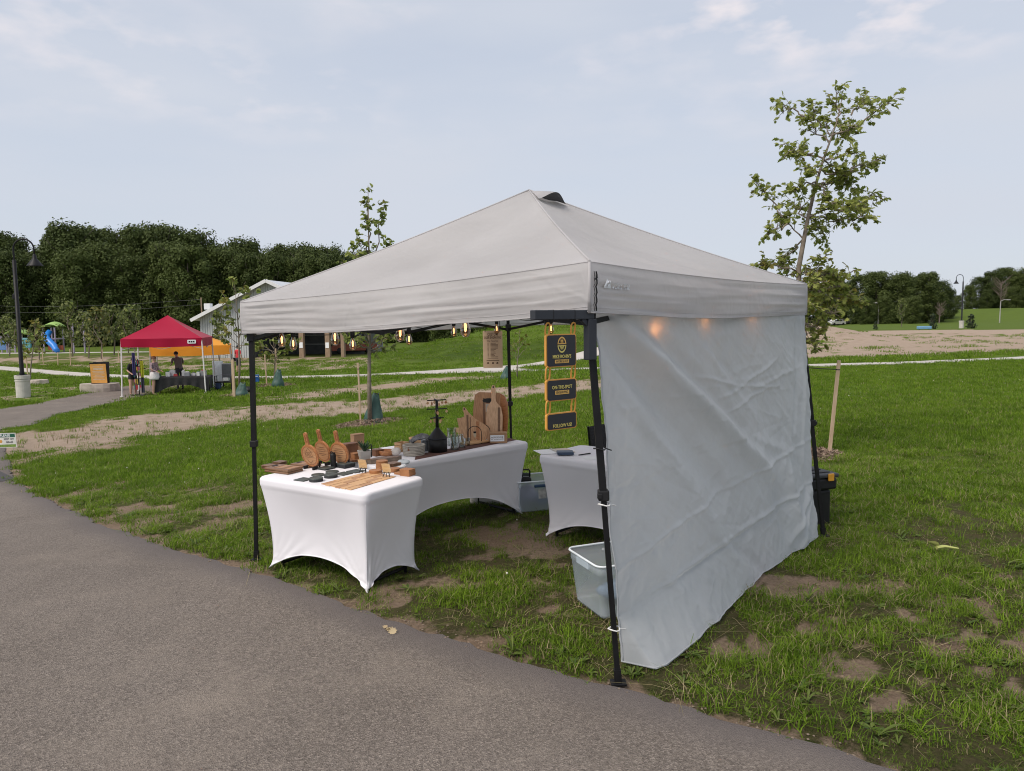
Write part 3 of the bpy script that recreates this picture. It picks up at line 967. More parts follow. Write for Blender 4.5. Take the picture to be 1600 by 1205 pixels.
# clover heads and dropped petals
cm = MB(); cm.lathe([(0.0, 0.03), (0.007, 0.033), (0.009, 0.040), (0.006, 0.047), (0, 0.05)], n=7); cme = cm.mesh('clover_head', clover_m)
x, y, b = field_points(4.5, 24, 0.9)
ok = fbm(x, y, .25, 3) > .50
x, y = x[ok], y[ok]
P = np.stack([x, y, ground_fine_z(x, y)], 1)
scatter('clover', 'tiny white clover heads dotted over the lawn', 'clover', [cme], P, RNG.uniform(.6, 1.1, len(x)), RNG.uniform(0, 6, len(x)), np.zeros(len(x)))

# gravel crumbs along the edge of the asphalt and stones on the bare strip
gm_ = mat('pale_gravel', (0.20, 0.155, 0.115), 0.9, 0.35, 3.0)
gs = []
for s in range(3):
    rr = random.Random(s); mb = MB()
    mb.lathe([(0, 0), (.010, .001), (.012 * rr.uniform(.8, 1.2), .006), (.007, .011), (0, .012)], n=6); gs.append(mb.mesh('gravel_crumb', gm_))
n = 420
ei = RNG.integers(3, len(edge) - 9, n); t = RNG.random(n); E_ = np.array(edge)
x = E_[ei, 0] * (1 - t) + E_[ei + 1, 0] * t; y = E_[ei, 1] * (1 - t) + E_[ei + 1, 1] * t
nx_, ny_ = 0.66, 0.75
off = np.abs(RNG.normal(0, .09, n)) - 0.02
x = x + nx_ * off; y = y + ny_ * off
ok = fbm(x, y, 2.0, 3) > .46
x, y, off = x[ok], y[ok], off[ok]
P = np.stack([x, y, np.where(in_poly(x, y, ASPHALT_POLY), Z(x, y) + .003, ground_fine_z(x, y))], 1)
scatter('gravel', 'pale gravel crumbs along the edge of the asphalt', 'gravel', gs, P, RNG.uniform(.2, .6, len(x)), RNG.uniform(0, 6, len(x)), RNG.integers(0, 3, len(x)))

# crumbs of soil and small stones on the bare patches
cx_, cy_ = [], []
for a_, b_, rx_, ry_ in PATCHES:
    m_ = 45
    t_ = RNG.uniform(0, 6.28, m_); r_2 = np.sqrt(RNG.random(m_)) * 1.0
    cx_.append(a_ + rx_ * r_2 * np.cos(t_)); cy_.append(b_ + ry_ * r_2 * np.sin(t_))
x = np.concatenate(cx_); y = np.concatenate(cy_)
ok = ~in_poly(x, y, ASPHALT_POLY); x, y = x[ok], y[ok]
soil_m = mat('soil_crumb', (0.20, 0.145, 0.10), 0.95, 0.4, 3.0)
sm_ = []
for me_ in gs:
    m2 = me_.copy(); m2.materials.clear(); m2.materials.append(soil_m); sm_.append(m2)
scatter('soil_crumbs', 'crumbs of brown soil lying on the bare patches', 'soil', sm_, np.stack([x, y, ground_fine_z(x, y) - .016], 1), RNG.uniform(.25, .9, len(x)), RNG.uniform(0, 6, len(x)), RNG.integers(0, 3, len(x)))

# mulch: bark chips in the rings round the young trees
bark_m = leafmat('bark_chips', (0.10, 0.065, 0.045), (0.34, 0.25, 0.19), 0.0, 0.9)
mb = MB(); rr = random.Random(3)
for mx, my, r in MULCH:
    nn = 1100 if my < 20 else 320
    big = 1.0 if my < 20 else 1.9
    for _ in range(nn):
        a = rr.uniform(0, 6.28); d = r * math.sqrt(rr.random())
        px_, py_ = mx + d * math.cos(a), my + d * math.sin(a)
        z = gz(px_, py_) + 0.09 * (1 - (d / r) ** 2) * r + rr.uniform(0, .015) - .005
        R = Euler((rr.gauss(0, .35), rr.gauss(0, .35), rr.uniform(0, 6.28))).to_matrix()
        l, w = rr.uniform(.03, .09) * big, rr.uniform(.008, .02) * big
        mb.add([Vector((px_, py_, z)) + R @ Vector((sx * l / 2, sy * w / 2, 0)) for sx, sy in ((-1, -.5), (1, -1), (.9, .6), (-1, 1))], [(0, 1, 2, 3)])
tag(mb.build('mulch', bark_m), 'brown bark mulch heaped round the young trees', 'mulch', kind='stuff')
# ================================================================== the pale canopy tent
fab = cloth('canopy_fabric', (0.545, 0.535, 0.54), 0.42, 0.75, 0.08, 1.3, 0.003, 14, (.86, .84, .83), .0028, 2.2)
wallfab = cloth('sidewall_fabric', (0.535, 0.565, 0.59), 0.42, 0.55, 0.05, 2.5, 0.003, 12, (.74, .75, .76), .0022, 2.6)
blackm = mat('black_steel', (0.009, 0.009, 0.010), 0.5, 0.3, 12, spec=.22)
blackp = mat('black_plastic', (0.013, 0.013, 0.014), 0.5, 0.2, 12, spec=.3)
greyp = mat('charcoal_plastic', (0.035, 0.039, 0.047), 0.55, 0.15, 8, spec=.3)
white_print = mat('white_print', (0.80, 0.82, 0.84), 0.7, 0.03)

CN = [Vector((0.358, 3.405, 2.012)), Vector((-1.99, 5.50, 1.905)), Vector((-0.03, 7.86, 1.925)), Vector((2.31, 5.84, 2.00))]   # near, left, back, right
LEG_B = [Vector((0.495, 3.44, 0)), Vector((-1.955, 5.50, 0)), Vector((-0.01, 7.84, 0)), Vector((2.475, 5.80, 0))]
LEG_T = [Vector((0.352, 3.505, 1.95)), Vector((-1.93, 5.54, 1.85)), Vector((-0.035, 7.78, 1.87)), Vector((2.245, 5.845, 1.94))]
PEAK = Vector((0.145, 5.66, 2.715))
VAL_H = [0.235, 0.235, 0.235, 0.235]
tent = thing('canopy_tent', 'large pale grey canopy tent with black legs sheltering the white tables', 'tent', (0, 0, 0))

def roof_fn(a, b, seed):
    ridge_w = 0.055
    def fn(u, v):
        e = a.lerp(b, u)
        sag_e = -0.02 * 4 * u * (1 - u)
        p = e.lerp(PEAK, v)
        w = 4 * u * (1 - u)
        p.z += sag_e * (1 - v) - 0.065 * math.sin(PI * min(1, v)) * w - 0.02 * math.sin(PI * v)
        n = (b - a).cross(PEAK - a).normalized()
        if n.z < 0: n = -n
        s = (1 - v)
        wr = (fbm(u * 9 * s + seed, v * 3.0 + seed, 1.0, 3) - .5) * 0.03 * w + (fbm((u - .5) * 26 * s + seed * 3, v * 1.2 + seed, 1.0, 2) - .5) * 0.018 * min(1, 3 * w) * s
        return p + n * float(wr) * min(1, v * 7)
    return fn
def valance_fn(a, b, h, seed, out):
    rq = random.Random(int(seed * 10))
    wr = [(rq.randrange(2), rq.uniform(.08, .95), rq.uniform(-.25, .25), rq.uniform(.12, .75), rq.uniform(.022, .05), rq.choice((1, 1, -1)) * rq.uniform(.004, .011)) for _ in range(34)]
    def fn(u, v):
        p = a.lerp(b, u)
        f = 0.0
        for (end, v0, sl, ln_, w_, a_) in wr:
            uu = u if end == 0 else 1 - u
            if uu > ln_: continue
            k_ = uu / ln_
            f += a_ * math.exp(-((v - v0 - sl * uu - .03 * math.sin(uu * 9 + v0 * 20)) / w_) ** 2) * (1 - k_) ** .7 * min(1, uu * 30)
        f += (float(fbm(u * 5 + seed, v * 2.2 + seed * 2 + u * 1.0, 1.0, 3)) - .5) * 0.022
        f += 0.012 * math.sin(PI * v) - 0.006
        bell = 0.02 * 4 * u * (1 - u)
        d = out * (0.006 * min(1, v * 8) + f * min(1, v * 6) * min(1, .25 + 9 * min(u, 1 - u)) + bell * v)
        sag = -0.02 * 4 * u * (1 - u)
        z = sag - h * v + (float(vnoise(u * 6 + seed, 9.1)) - .5) * 0.014 * v
        return p + d + Vector((0, 0, z))
    return fn
outs = []
for i in range(4):
    a, b = CN[i], CN[(i + 1) % 4]
    mb = MB(); mb.s = True
    mb.grid(roof_fn(a, b, 3.7 + i * 2.3), 46, 40)
    mb.build('roof_panel', fab, tent)
    mid = (a + b) / 2 - PEAK; d = (b - a).normalized()
    o = Vector((mid.x, mid.y, 0)); o = (o - d * o.dot(d)); o.z = 0; o.normalize(); outs.append(o)
    mb = MB(); mb.s = True
    nu = 120 if i in (0, 3) else 50
    mb.grid(valance_fn(a, b, VAL_H[i], 5.1 + i * 3.9, o), nu, 26)
    vobj = mb.build('valance', fab, tent)
    if i == 3: VAL_R = vobj
    vf_ = valance_fn(a, b, VAL_H[i], 5.1 + i * 3.9, o)
    for v_, r_ in ((.995, .0035), (.90, .0012), (.01, .0022)):
        hb = MB(); hb.s = True; hb.tube([vf_(u_, v_) + o * .001 for u_ in np.linspace(0, 1, 90)], r_, 5); hb.build('stitched_hem', fab, vobj)
# corner bindings join the valances
for i in range(4):
    mb = MB(); mb.s = True
    mb.tube([CN[i] + Vector((0, 0, -.004)), CN[i] + Vector((0, 0, -.12)), CN[i] + Vector((0, 0, -.236))], [.006, .009, .009], 8)
    mb.build('corner_binding', fab, tent)
# ridge seams
for i in range(4):
    mb = MB(); mb.s = True
    pts = []
    for k in range(13):
        t = k / 12
        p = CN[i].lerp(PEAK, t); p.z += -0.02 * math.sin(PI * t) + 0.002
        pts.append(p)
    mb.tube(pts, 0.006, 6)
    mb.build('ridge_seam', fab, tent)
# vent flap on the right-hand slope: a raised pocket, shade in its mouth painted by a dark sheet
a, b = CN[3], CN[0]
rf = roof_fn(CN[3], CN[0], 3.7 + 3 * 2.3)
n_r = (b - a).cross(PEAK - a).normalized()
if n_r.z < 0: n_r = -n_r
def vent_fn(u, v):
    # v from the ridge line near the top (0) to the lip (1); u across
    uu = 0.10 + 0.80 * u
    p = rf(uu, 0.975 - 0.115 * v)
    lift = 0.012 + 0.085 * (math.sin(PI * u) ** 1.3) * v ** 0.8
    return p + n_r * lift
mb = MB(); mb.s = True; mb.grid(vent_fn, 18, 8); mb.build('vent_flap', fab, tent)
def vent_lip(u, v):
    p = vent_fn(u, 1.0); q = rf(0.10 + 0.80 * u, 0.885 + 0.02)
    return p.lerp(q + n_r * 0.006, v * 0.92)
mb = MB(); mb.s = True; mb.grid(vent_lip, 18, 3); mb.build('vent_mouth_shade', mat('vent_shade', (0.10, 0.10, 0.105), .9), tent)
# legs, feet, sliders
for i in range(4):
    B, T = LEG_B[i].copy(), LEG_T[i]
    B.z = gz(B.x, B.y)
    d = (T - B).normalized()
    mid = B.lerp(T, 0.47)
    up = MB(); up.bar(mid, T, 0.033)
    leg = up.build('leg', blackm, tent)
    lo = MB(); lo.bar(B + d * 0.012, mid + d * 0.1, 0.025); lo.build('lower_leg', blackm, leg)
    ft = MB(); ft.rbox(B + Vector((0, 0, .004)), (0.075, 0.06, 0.012), .003); ft.bar(B + d * .004, B + d * .07, 0.034); ft.build('foot', blackm, leg)
    sl = MB(); sl.rbox(mid, (0.052, 0.052, 0.05), .006); sl.rbox(mid + outs[i] * .03, (.022, .022, .026), .004); sl.build('leg_latch', blackp, leg)
    ss = MB(); ss.rbox(T - d * 0.20, (0.058, 0.058, 0.07), .006); ss.build('slider', blackp, leg)
    cc = MB(); cc.rbox(T - d * 0.01, (0.062, 0.062, 0.06), .008); cc.build('corner_bracket', blackp, leg)
# scissor trusses and roof bars
for i in range(4):
    a, b = LEG_T[i], LEG_T[(i + 1) % 4]
    for k in range(2):
        for up_ in (0, 1):
            p0 = a.lerp(b, k / 2); p1 = a.lerp(b, (k + 1) / 2)
            z0, z1 = (-.02, -.22) if up_ == 0 else (-.22, -.02)
            off = outs[i] * (-.012 if up_ else .006)
            mb = MB(); mb.bar(p0 + off + Vector((0, 0, z0)), p1 + off + Vector((0, 0, z1)), 0.013, 0.024); mb.build('truss_bar', blackm, tent)
    mb = MB(); mb.bar(a + Vector((0, 0, -.03)), PEAK + Vector((0, 0, -.16)), 0.014, 0.022); mb.build('roof_bar', blackm, tent)
mb = MB(); mb.lathe([(0.045, -0.20), (0.05, -0.12), (0.03, -0.1), (0.02, -0.04)], PEAK, 10); mb.build('peak_hub', blackp, tent)

# corner strap and the mark on the right-hand valance
o3 = outs[3]
dirR = (CN[3] - CN[0]).normalized()      # away from the near corner along the right side
def val_pt(s, dz):
    """point on the right valance, s metres from the near corner, dz below its top"""
    ln = (CN[3] - CN[0]).length
    f = valance_fn(CN[3], CN[0], VAL_H[3], 5.1 + 3 * 3.9, o3)
    return f(1 - s / ln, dz / VAL_H[3])
mb = MB()
pts = [val_pt(0.035, z) + o3 * 0.006 for z in np.linspace(.045, .225, 14)]
pts = [p + dirR * (0.004 * math.sin(k * 2.1)) for k, p in enumerate(pts)]
mb.tube(pts, 0.0035, 5)
mb.tube([p + dirR * -0.018 for p in pts], 0.0016, 4)
mb.add([val_pt(.01, .09) + o3 * .008, val_pt(.042, .055) + o3 * .008, val_pt(.042, .075) + o3 * .008], [(0, 1, 2)])
mb.build('corner_strap', blackp, tent)
upv = Vector((0, 0, 1))
emb = MB()
def on_val(x, y, s0, z0): return val_pt(s0 + x, z0 - y) + o3 * 0.007
def flat(poly):
    # densified fan, so that the print follows the cloth
    cx_ = sum(p[0] for p in poly) / len(poly); cy_ = sum(p[1] for p in poly) / len(poly)
    emb.add([on_val(x, y, .125, .095) for x, y in poly] + [on_val(cx_, cy_, .125, .095)], [(i, (i + 1) % len(poly), len(poly)) for i in range(len(poly))])
flat([(-.030, -.022), (-.016, .012), (-.010, .024), (-.004, .019), (.002, .006), (-.004, -.006), (-.012, -.022)])
flat([(-.002, -.022), (.006, -.006), (.012, .006), (.008, .010), (.012, .016), (.018, .010), (.026, -.006), (.034, -.022)])
flat([(-.010, -.022), (-.003, -.004), (.004, .003), (.007, -.004), (-.003, -.014), (-.005, -.022)])
emb.build('mountain_emblem', white_print, VAL_R)
_t = text('OZARK TRAIL', 0.034, white_print, None, Matrix.Identity(4), extrude=0.0, align='LEFT', bold=.0012)
bpy.context.view_layer.update()
_me = bpy.data.meshes.new_from_object(_t.evaluated_get(bpy.context.evaluated_depsgraph_get()))
bpy.data.objects.remove(_t)
for _v in _me.vertices: _v.co = on_val(_v.co.x * .72, _v.co.y, .170, .105)
_me.name = 'lettering'; link('lettering', _me, VAL_R)

# ------------------------------------------------------------------ sidewall on the right-hand side
wA = Vector((0.395, 3.56, 1.80)); wB = Vector((2.285, 5.80, 1.79))
wC = G(971, 1040); wD = G(1273, 841)
nW = Vector((0.765, -0.644, 0))
folds = [  # (u0,v0,u1,v1, width, height): pulled creases in the cloth
    (0.05, 0.02, 0.70, 0.64, 0.045, 0.07), (0.16, 0.04, 0.60, 0.50, 0.04, -0.040), (0.03, 0.06, 0.42, 0.62, 0.060, -0.055),
    (0.0, 0.1, 0.30, 0.62, 0.05, 0.022), (0.28, 0.02, 0.62, 0.40, 0.022, 0.016),
    (0.34, 0.215, 0.56, 0.275, 0.008, 0.010), (0.56, 0.275, 0.76, 0.19, 0.008, 0.010), (0.56, 0.275, 0.78, 0.30, 0.008, 0.009),
    (0.44, 0.30, 0.56, 0.275, 0.008, 0.008), (0.62, 0.29, 0.86, 0.245, 0.010, 0.009), (0.46, 0.36, 0.72, 0.29, 0.007, 0.008),
    (0.0, 0.735, 0.40, 0.625, 0.009, 0.010), (0.40, 0.625, 1.0, 0.56, 0.009, 0.010),
    (0.0, 0.87, 0.45, 0.80, 0.012, 0.014), (0.45, 0.80, 1.0, 0.755, 0.012, 0.016),
    (0.80, 0.62, 0.88, 0.98, 0.05, 0.045), (0.88, 0.55, 0.97, 0.80, 0.028, -0.03), (0.70, 0.66, 0.80, 1.0, 0.04, -0.03),
    (0.96, 0.03, 0.93, 0.7, 0.016, 0.018), (0.92, 0.05, 0.86, 0.6, 0.018, -0.014), (0.985, 0.78, 0.80, 0.95, 0.02, 0.025), (0.985, 0.80, 0.86, 1.0, 0.02, 0.022),
    (0.30, 0.60, 0.52, 0.97, 0.04, 0.020), (0.10, 0.70, 0.28, 1.0, 0.03, 0.018), (0.45, 0.82, 0.62, 1.0, 0.03, -0.02), (0.55, 0.45, 0.92, 0.62, 0.02, 0.012),
]
FINE = [(0.0, 0.505, 1.0, 0.43), (0.0, 0.28, 1.0, 0.235), (0.33, 0.0, 0.36, 1.0), (0.66, 0.0, 0.675, 1.0),
        (.40, .12, .52, .22), (.52, .22, .66, .20), (.30, .40, .42, .46), (.42, .46, .60, .44), (.18, .52, .30, .60), (.62, .36, .80, .44), (.70, .50, .86, .46), (.48, .58, .66, .66), (.12, .30, .22, .42), (.75, .10, .90, .22), (.36, .72, .52, .78), (.60, .86, .78, .80), (.15, .80, .30, .90)]
def wall_np(u, v):
    """points of the hanging cloth for arrays u (along) and v (down)"""
    u = np.asarray(u, float); v = np.asarray(v, float)
    A = np.array(wA); B = np.array(wB); C_ = np.array(wC); D_ = np.array(wD)
    top = A + (B - A) * u[..., None]; top[..., 2] -= 0.012 * np.abs(np.sin(u * PI * 5))
    bot = C_ + (D_ - C_) * u[..., None]
    bot[..., 2] = Z(bot[..., 0], bot[..., 1]) + 0.018
    P_ = top + (bot - top) * v[..., None]
    def dist(u0, v0, u1, v1):
        dx, dy = (u1 - u0) * 2.9, (v1 - v0) * 1.8
        px_, py_ = (u - u0) * 2.9, (v - v0) * 1.8
        t = np.clip((px_ * dx + py_ * dy) / (dx * dx + dy * dy), 0, 1)
        return np.hypot(px_ - t * dx, py_ - t * dy), t
    f = np.zeros(u.shape)
    for u0, v0, u1, v1, w, h in folds:
        d, t = dist(u0, v0, u1, v1)
        e = d / (w * 1.6)
        f += h * np.exp(-e * e) * (0.35 + 0.65 * np.sin(PI * (0.08 + 0.84 * t)))
    wob = (fbm(u * 14, v * 9, 1.0, 3) - .5) * .03
    for k_, (u0, v0, u1, v1) in enumerate(FINE):
        d, t = dist(u0, v0, u1, v1)
        f += (0.0045 if k_ % 2 else -0.0045) * np.exp(-np.abs(d + wob) / .012) * (.5 + .5 * np.sin(PI * (.1 + .8 * t)))
    f += (fbm(u * 5 + 3 - v * 3, v * 3 + 1 - u * 3, 1.0, 3) - .5) * 0.06 * np.sin(PI * np.minimum(1, v * 1.2 + .05))
    f += (fbm(u * 22 + 8, v * 11 + u * 13, 1.0, 3) - .5) * 0.016
    f += (fbm((u - v * .8) * 34 + 3, (u + v) * 6, 1.0, 3) - .5) * 0.012 + (fbm((u + v * .5) * 30 + 9, (v - u) * 7, 1.0, 2) - .5) * 0.008
    rid = np.abs(fbm(u * 9 + v * 5 + 40, v * 8 - u * 3 + 40, 1.0, 3) - .5)
    f += 0.0022 * (1 - smooth(0, .05, rid))
    f += 0.03 * np.sin(PI * u) * np.sin(PI * v)
    vc = .865 - .105 * u
    low_ = np.maximum(0, (v - vc) / (1 - vc))
    flare = 0.165 * smooth(0, .014, u) * (1 - smooth(.016, .70, u)) + 0.03 * smooth(0, .05, u)
    f += flare * low_ ** 1.2 - 0.010 * np.exp(-np.abs(v - vc) / .008)
    P_ = P_ + np.array(nW) * f[..., None]
    low = Z(P_[..., 0], P_[..., 1]) + .012
    P_[..., 2] = np.where(v > .95, np.maximum(P_[..., 2], low), P_[..., 2])
    return P_
def wall_fn(u, v): return Vector(wall_np(np.array([u]), np.array([v]))[0])
NWU, NWV = 330, 230
UU, VV = np.meshgrid(np.linspace(0, 1, NWU + 1), np.linspace(0, 1, NWV + 1))
WP = wall_np(UU, VV).reshape(-1, 3)
mb = MB(); mb.s = True
mb.add([tuple(q) for q in WP], [(j * (NWU + 1) + i, j * (NWU + 1) + i + 1, (j + 1) * (NWU + 1) + i + 1, (j + 1) * (NWU + 1) + i) for j in range(NWV) for i in range(NWU)])
side = mb.build('tent_sidewall', wallfab)
tag(side, 'wrinkled grey fabric sidewall hanging down to the grass on the right', 'sidewall')
hem = MB(); hem.s = True
hem.tube([wall_fn(u, 0.997) + nW * .002 for u in np.linspace(0, 1, 80)], 0.0045, 5); hem.build('hem', wallfab, side)
hem = MB(); hem.s = True
hem.tube([wall_fn(0.002, v) + nW * .001 for v in np.linspace(0, 1, 60)], 0.0045, 5); hem.build('hem', wallfab, side)
# white ties and a cord along the near leg
tie_m = mat('tie_white', (.7, .7, .68), .8)
for zz in (0.27, 1.15, 0.88):
    t_ = (zz / 1.97); p = LEG_B[0].lerp(LEG_T[0], t_)
    mb = MB(); mb.tube([p + Vector((.028 * math.cos(a), .028 * math.sin(a), .004 * math.sin(a * 2))) for a in np.linspace(0, 2 * PI, 11)], .0035, 5)
    mb.tube([p + Vector((.028, 0, 0)), p + Vector((.06, .03, -.015))], .003, 5)
    mb.build('tie', tie_m if zz < 1 else blackp, side)

# ------------------------------------------------------------------ string lights round the inside of the frame
def on_plane(px, py, A, B, inset=0.0, nrm=None):
    """point of the vertical plane through A and B that lies on a pixel's line of sight"""
    d = (B - A); d.z = 0; n = Vector((-d.y, d.x, 0)).normalized()
    A = A.copy()
    if nrm is not None:
        n = nrm.copy(); A = A - nrm * inset
    o = Vector((0, 0, CAM_H)); r = ray(px, py)
    return o + r * ((A - o).dot(n) / r.dot(n))
glass = bpy.data.materials.new('bulb_glass'); glass.use_nodes = True
nt = glass.node_tree; nt.nodes.clear()
o_ = nt.nodes.new('ShaderNodeOutputMaterial'); tb = nt.nodes.new('ShaderNodeBsdfTransparent'); gb = nt.nodes.new('ShaderNodeBsdfGlossy')
tb.inputs['Color'].default_value = (.88, .66, .48, 1); gb.inputs['Roughness'].default_value = .08
lw = nt.nodes.new('ShaderNodeLayerWeight'); lw.inputs['Blend'].default_value = .5
mx_ = nt.nodes.new('ShaderNodeMixShader')
nt.links.new(lw.outputs['Facing'], mx_.inputs['Fac']); nt.links.new(tb.outputs[0], mx_.inputs[1]); nt.links.new(gb.outputs[0], mx_.inputs[2])
nt.links.new(mx_.outputs[0], o_.inputs['Surface'])
def emit(name, col, s):
    m = bpy.data.materials.new(name); m.use_nodes = True; b = m.node_tree.nodes['Principled BSDF']
    b.inputs['Base Color'].default_value = (*col, 1); b.inputs['Emission Color'].default_value = (*col, 1); b.inputs['Emission Strength'].default_value = s
    return m
fil_m = emit('glowing_filament', (1.0, 0.68, 0.40), 2.6)
lights = thing('string_lights', 'black string of glowing teardrop bulbs hung round the tent frame', 'string lights', (0, 0, 0))
BULB_S = [MB(), MB(), MB()]
BULB_S[0].s = True; BULB_S[0].lathe([(.010, .075), (.019, .07), (.021, .035), (.019, .01), (.013, .0)], n=12)
BULB_S[1].s = True; BULB_S[1].lathe([(.012, .012), (.014, -.005), (.022, -.03), (.030, -.055), (.0315, -.072), (.026, -.092), (.014, -.104), (0, -.107)], n=16, cap=False)
for a in (0, 1, 2, 3):
    t = a * PI / 2
    BULB_S[2].tube([(.002 * math.cos(t), .002 * math.sin(t), -.02), (.006 * math.cos(t), .006 * math.sin(t), -.035), (.006 * math.cos(t), .006 * math.sin(t), -.062), (.002 * math.cos(t + .5), .002 * math.sin(t + .5), -.075)], .0012, 5)
ME_S = [BULB_S[0].mesh('socket', blackp), BULB_S[1].mesh('bulb', glass), BULB_S[2].mesh('filament', fil_m)]
def hang_bulb(p, sc=1.0, power=0.05):
    s = link('socket', ME_S[0], lights); s.location = p; s.scale = (sc,) * 3
    b = link('bulb', ME_S[1], lights); b.location = p; b.scale = (sc,) * 3
    f = link('filament', ME_S[2], b)
    if power:
        ld = bpy.data.lights.new('bulb_glow', 'POINT'); ld.energy = power; ld.color = (1, .55, .25); ld.shadow_soft_size = .012
        lo = link('bulb_glow', ld, b); lo.location = (0, 0, -.05)
    return s
nl = outs[0]; nb = outs[1]; nr_ = outs[3]
rows = []
A_, B_ = LEG_T[1], LEG_T[0]
row1 = [on_plane(px, py, A_, B_, 0.06, nl) for px, py in ((440, 524), (523, 519), (625, 511), (727, 502), (812, 496))]
row2 = [on_plane(px, py, LEG_T[1], LEG_T[2], 0.06, nb) for px, py in ((458, 530), (551, 531), (639, 524), (709, 512), (776, 509))]
row3 = [on_plane(px, py, wA, wB, 0.036, nr_) for px, py in ((1014, 503), (1086, 492), (1155, 490))]
row4 = [on_plane(px, py, LEG_T[2], LEG_T[3], 0.06, outs[2]) for px, py in ((861, 508), (930, 503))]
for k, r in enumerate((row1[:4], row2, row3, row4)):
    for p in r: hang_bulb(p + Vector((0, 0, .012)), .95, 0.17 if k == 2 else 0.02)
def cord_through(pts, z_up, name='cord'):
    mb = MB(); path = []
    for a, b in zip(pts[:-1], pts[1:]):
        for k in range(10):
            t = k / 10; p = a.lerp(b, t); p.z += -0.05 * math.sin(PI * t) + 0.085
            path.append(p)
    path.append(pts[-1] + Vector((0, 0, .085)))
    mb.tube(path, .0032, 5); mb.build(name, blackp, lights)
endz = lambda v, z: Vector((v.x, v.y, z))
cord_through([endz(LEG_T[1] - nl * .05, 1.70)] + row1 + [endz(LEG_T[0] - nl * .05, 1.75)], 0)
cord_through([endz(LEG_T[1] - nb * .05, 1.70)] + row2 + [endz(LEG_T[2] - nb * .05, 1.72)], 0)
cord_through([endz(LEG_T[0] - nr_ * .05, 1.76)] + row3 + [endz(LEG_T[3] - nr_ * .05, 1.78)], 0)
cord_through([endz(LEG_T[2] - outs[2] * .05, 1.72)] + row4 + [endz(LEG_T[3] - outs[2] * .05, 1.78)], 0)

# ------------------------------------------------------------------ bracket and hanging sign at the near leg
orange = mat('orange_plastic', (0.62, 0.30, 0.055), 0.45, 0.08, 10)
gold = mat('gold_print', (0.66, 0.40, 0.10), 0.5, 0.08, 30)
olive = mat('olive_gold_print', (0.58, 0.50, 0.14), 0.5, 0.08, 30)
panel_black = mat('matt_black_panel', (0.020, 0.021, 0.026), 0.55, 0.1, 20)
sd = Vector((0.74, 0.673, 0))                      # along the sign, left to right and away
sn = Vector((0.673, -0.74, 0))                     # towards the viewer
br = thing('sign_bracket', 'dark grey square bracket clamped to the near tent leg', 'bracket', (0, 0, 0))
p_end = Vector((0.372, 3.445, 1.772))
p_tip = at(832, 492, 3.23)
mb = MB(); dirb = (p_end - p_tip); dirb.z = 0; dirb.normalize()
Rb = frame_matrix((0, 0, 0), dirb, dirb.cross(Vector((0, 0, -1)))).to_3x3()
lnb = (Vector((p_end.x, p_end.y, 0)) - Vector((p_tip.x, p_tip.y, 0))).length
pc = (p_end + p_tip) / 2; pc.z = 1.770
mb.rbox(pc, (lnb, 0.036, 0.042), .003, Rb); mb.build('arm', greyp, br)
for t in (.30, .66):
    mb = MB(); q = p_tip.lerp(p_end, t); q.z = 1.770; mb.rbox(q, (.004, .0385, .0445), .001, Rb); mb.build('seam_band', blackp, br)
q = p_end.copy() - dirb * 0.010; q.z = 1.655
mb = MB(); mb.rbox(q, (.052, .038, .188), .004, Rb); mb.build('clamp_block', greyp, br)
mb = MB(); mb.bar(q + Vector((0, 0, .07)) - dirb * .02, Vector((q.x, q.y, 1.75)) - dirb * .055, .02); mb.build('gusset', greyp, br)

sign = thing('hanging_sign', 'black and orange three-panel sign hung on chain links from the bracket', 'sign', (0, 0, 0))
def sgn(px, py): return on_plane(px, py, p_tip - dirb * 0 , p_end)
cx_px = 875.5
c_top = on_plane(875.5, 500, p_tip, p_end)
dep = c_top.y
def zpx(py): return on_plane(cx_px, py, p_tip, p_end).z
SC0 = Vector((c_top.x, c_top.y, 0))
def sgn_pt(s, z, n=0.0): return SC0 + dirb * s + dirb.cross(Vector((0, 0, 1))) * n + Vector((0, 0, z))
fn_ = dirb.cross(Vector((0, 0, 1)))                # front normal
wS = abs((on_plane(899, 600, p_tip, p_end) - on_plane(852, 600, p_tip, p_end)).dot(dirb))
def round_rect(w, h, r, n=4, notch=None):
    pts = []
    for cx, cy, a0 in ((w / 2 - r, h / 2 - r, 0), (-w / 2 + r, h / 2 - r, PI / 2), (-w / 2 + r, -h / 2 + r, PI), (w / 2 - r, -h / 2 + r, 1.5 * PI)):
        for k in range(n + 1):
            t = a0 + PI / 2 * k / n; pts.append((cx + r * math.cos(t), cy + r * math.sin(t)))
    return pts
def panel(z1, z0):
    h = z1 - z0; c = sgn_pt(0, (z0 + z1) / 2)
    M = frame_matrix(c - fn_ * 0.006, dirb, (0, 0, 1))
    mb = MB(); mb.prism(round_rect(wS, h, .012), M, 0.012); fr = mb.build('panel', orange, sign)
    M2 = frame_matrix(c + fn_ * 0.0058, dirb, (0, 0, 1))
    mb = MB(); mb.prism(round_rect(wS - .012, h - .010, .010), M2, 0.003); mb.build('panel_face', panel_black, fr)
    return fr, frame_matrix(c + fn_ * 0.0095, dirb, (0, 0, 1))
def link_ring(s, z1, z0, m, w=.024, r=.0042):
    mb = MB(); mb.s = True
    h = z1 - z0; cz = (z0 + z1) / 2; pts = []
    for k in range(17):
        t = 2 * PI * k / 16
        pts.append(sgn_pt(s + w / 2 * math.copysign(abs(math.cos(t)) ** .6, math.cos(t)), cz + h / 2 * math.copysign(abs(math.sin(t)) ** .7, math.sin(t)), .004 * math.sin(t * 1)))
    mb.tube(pts, r, 6, cap=False); mb.build('chain_link', m, sign)
zA = [zpx(y) for y in (522, 573.5, 592, 626, 644.5, 671)]
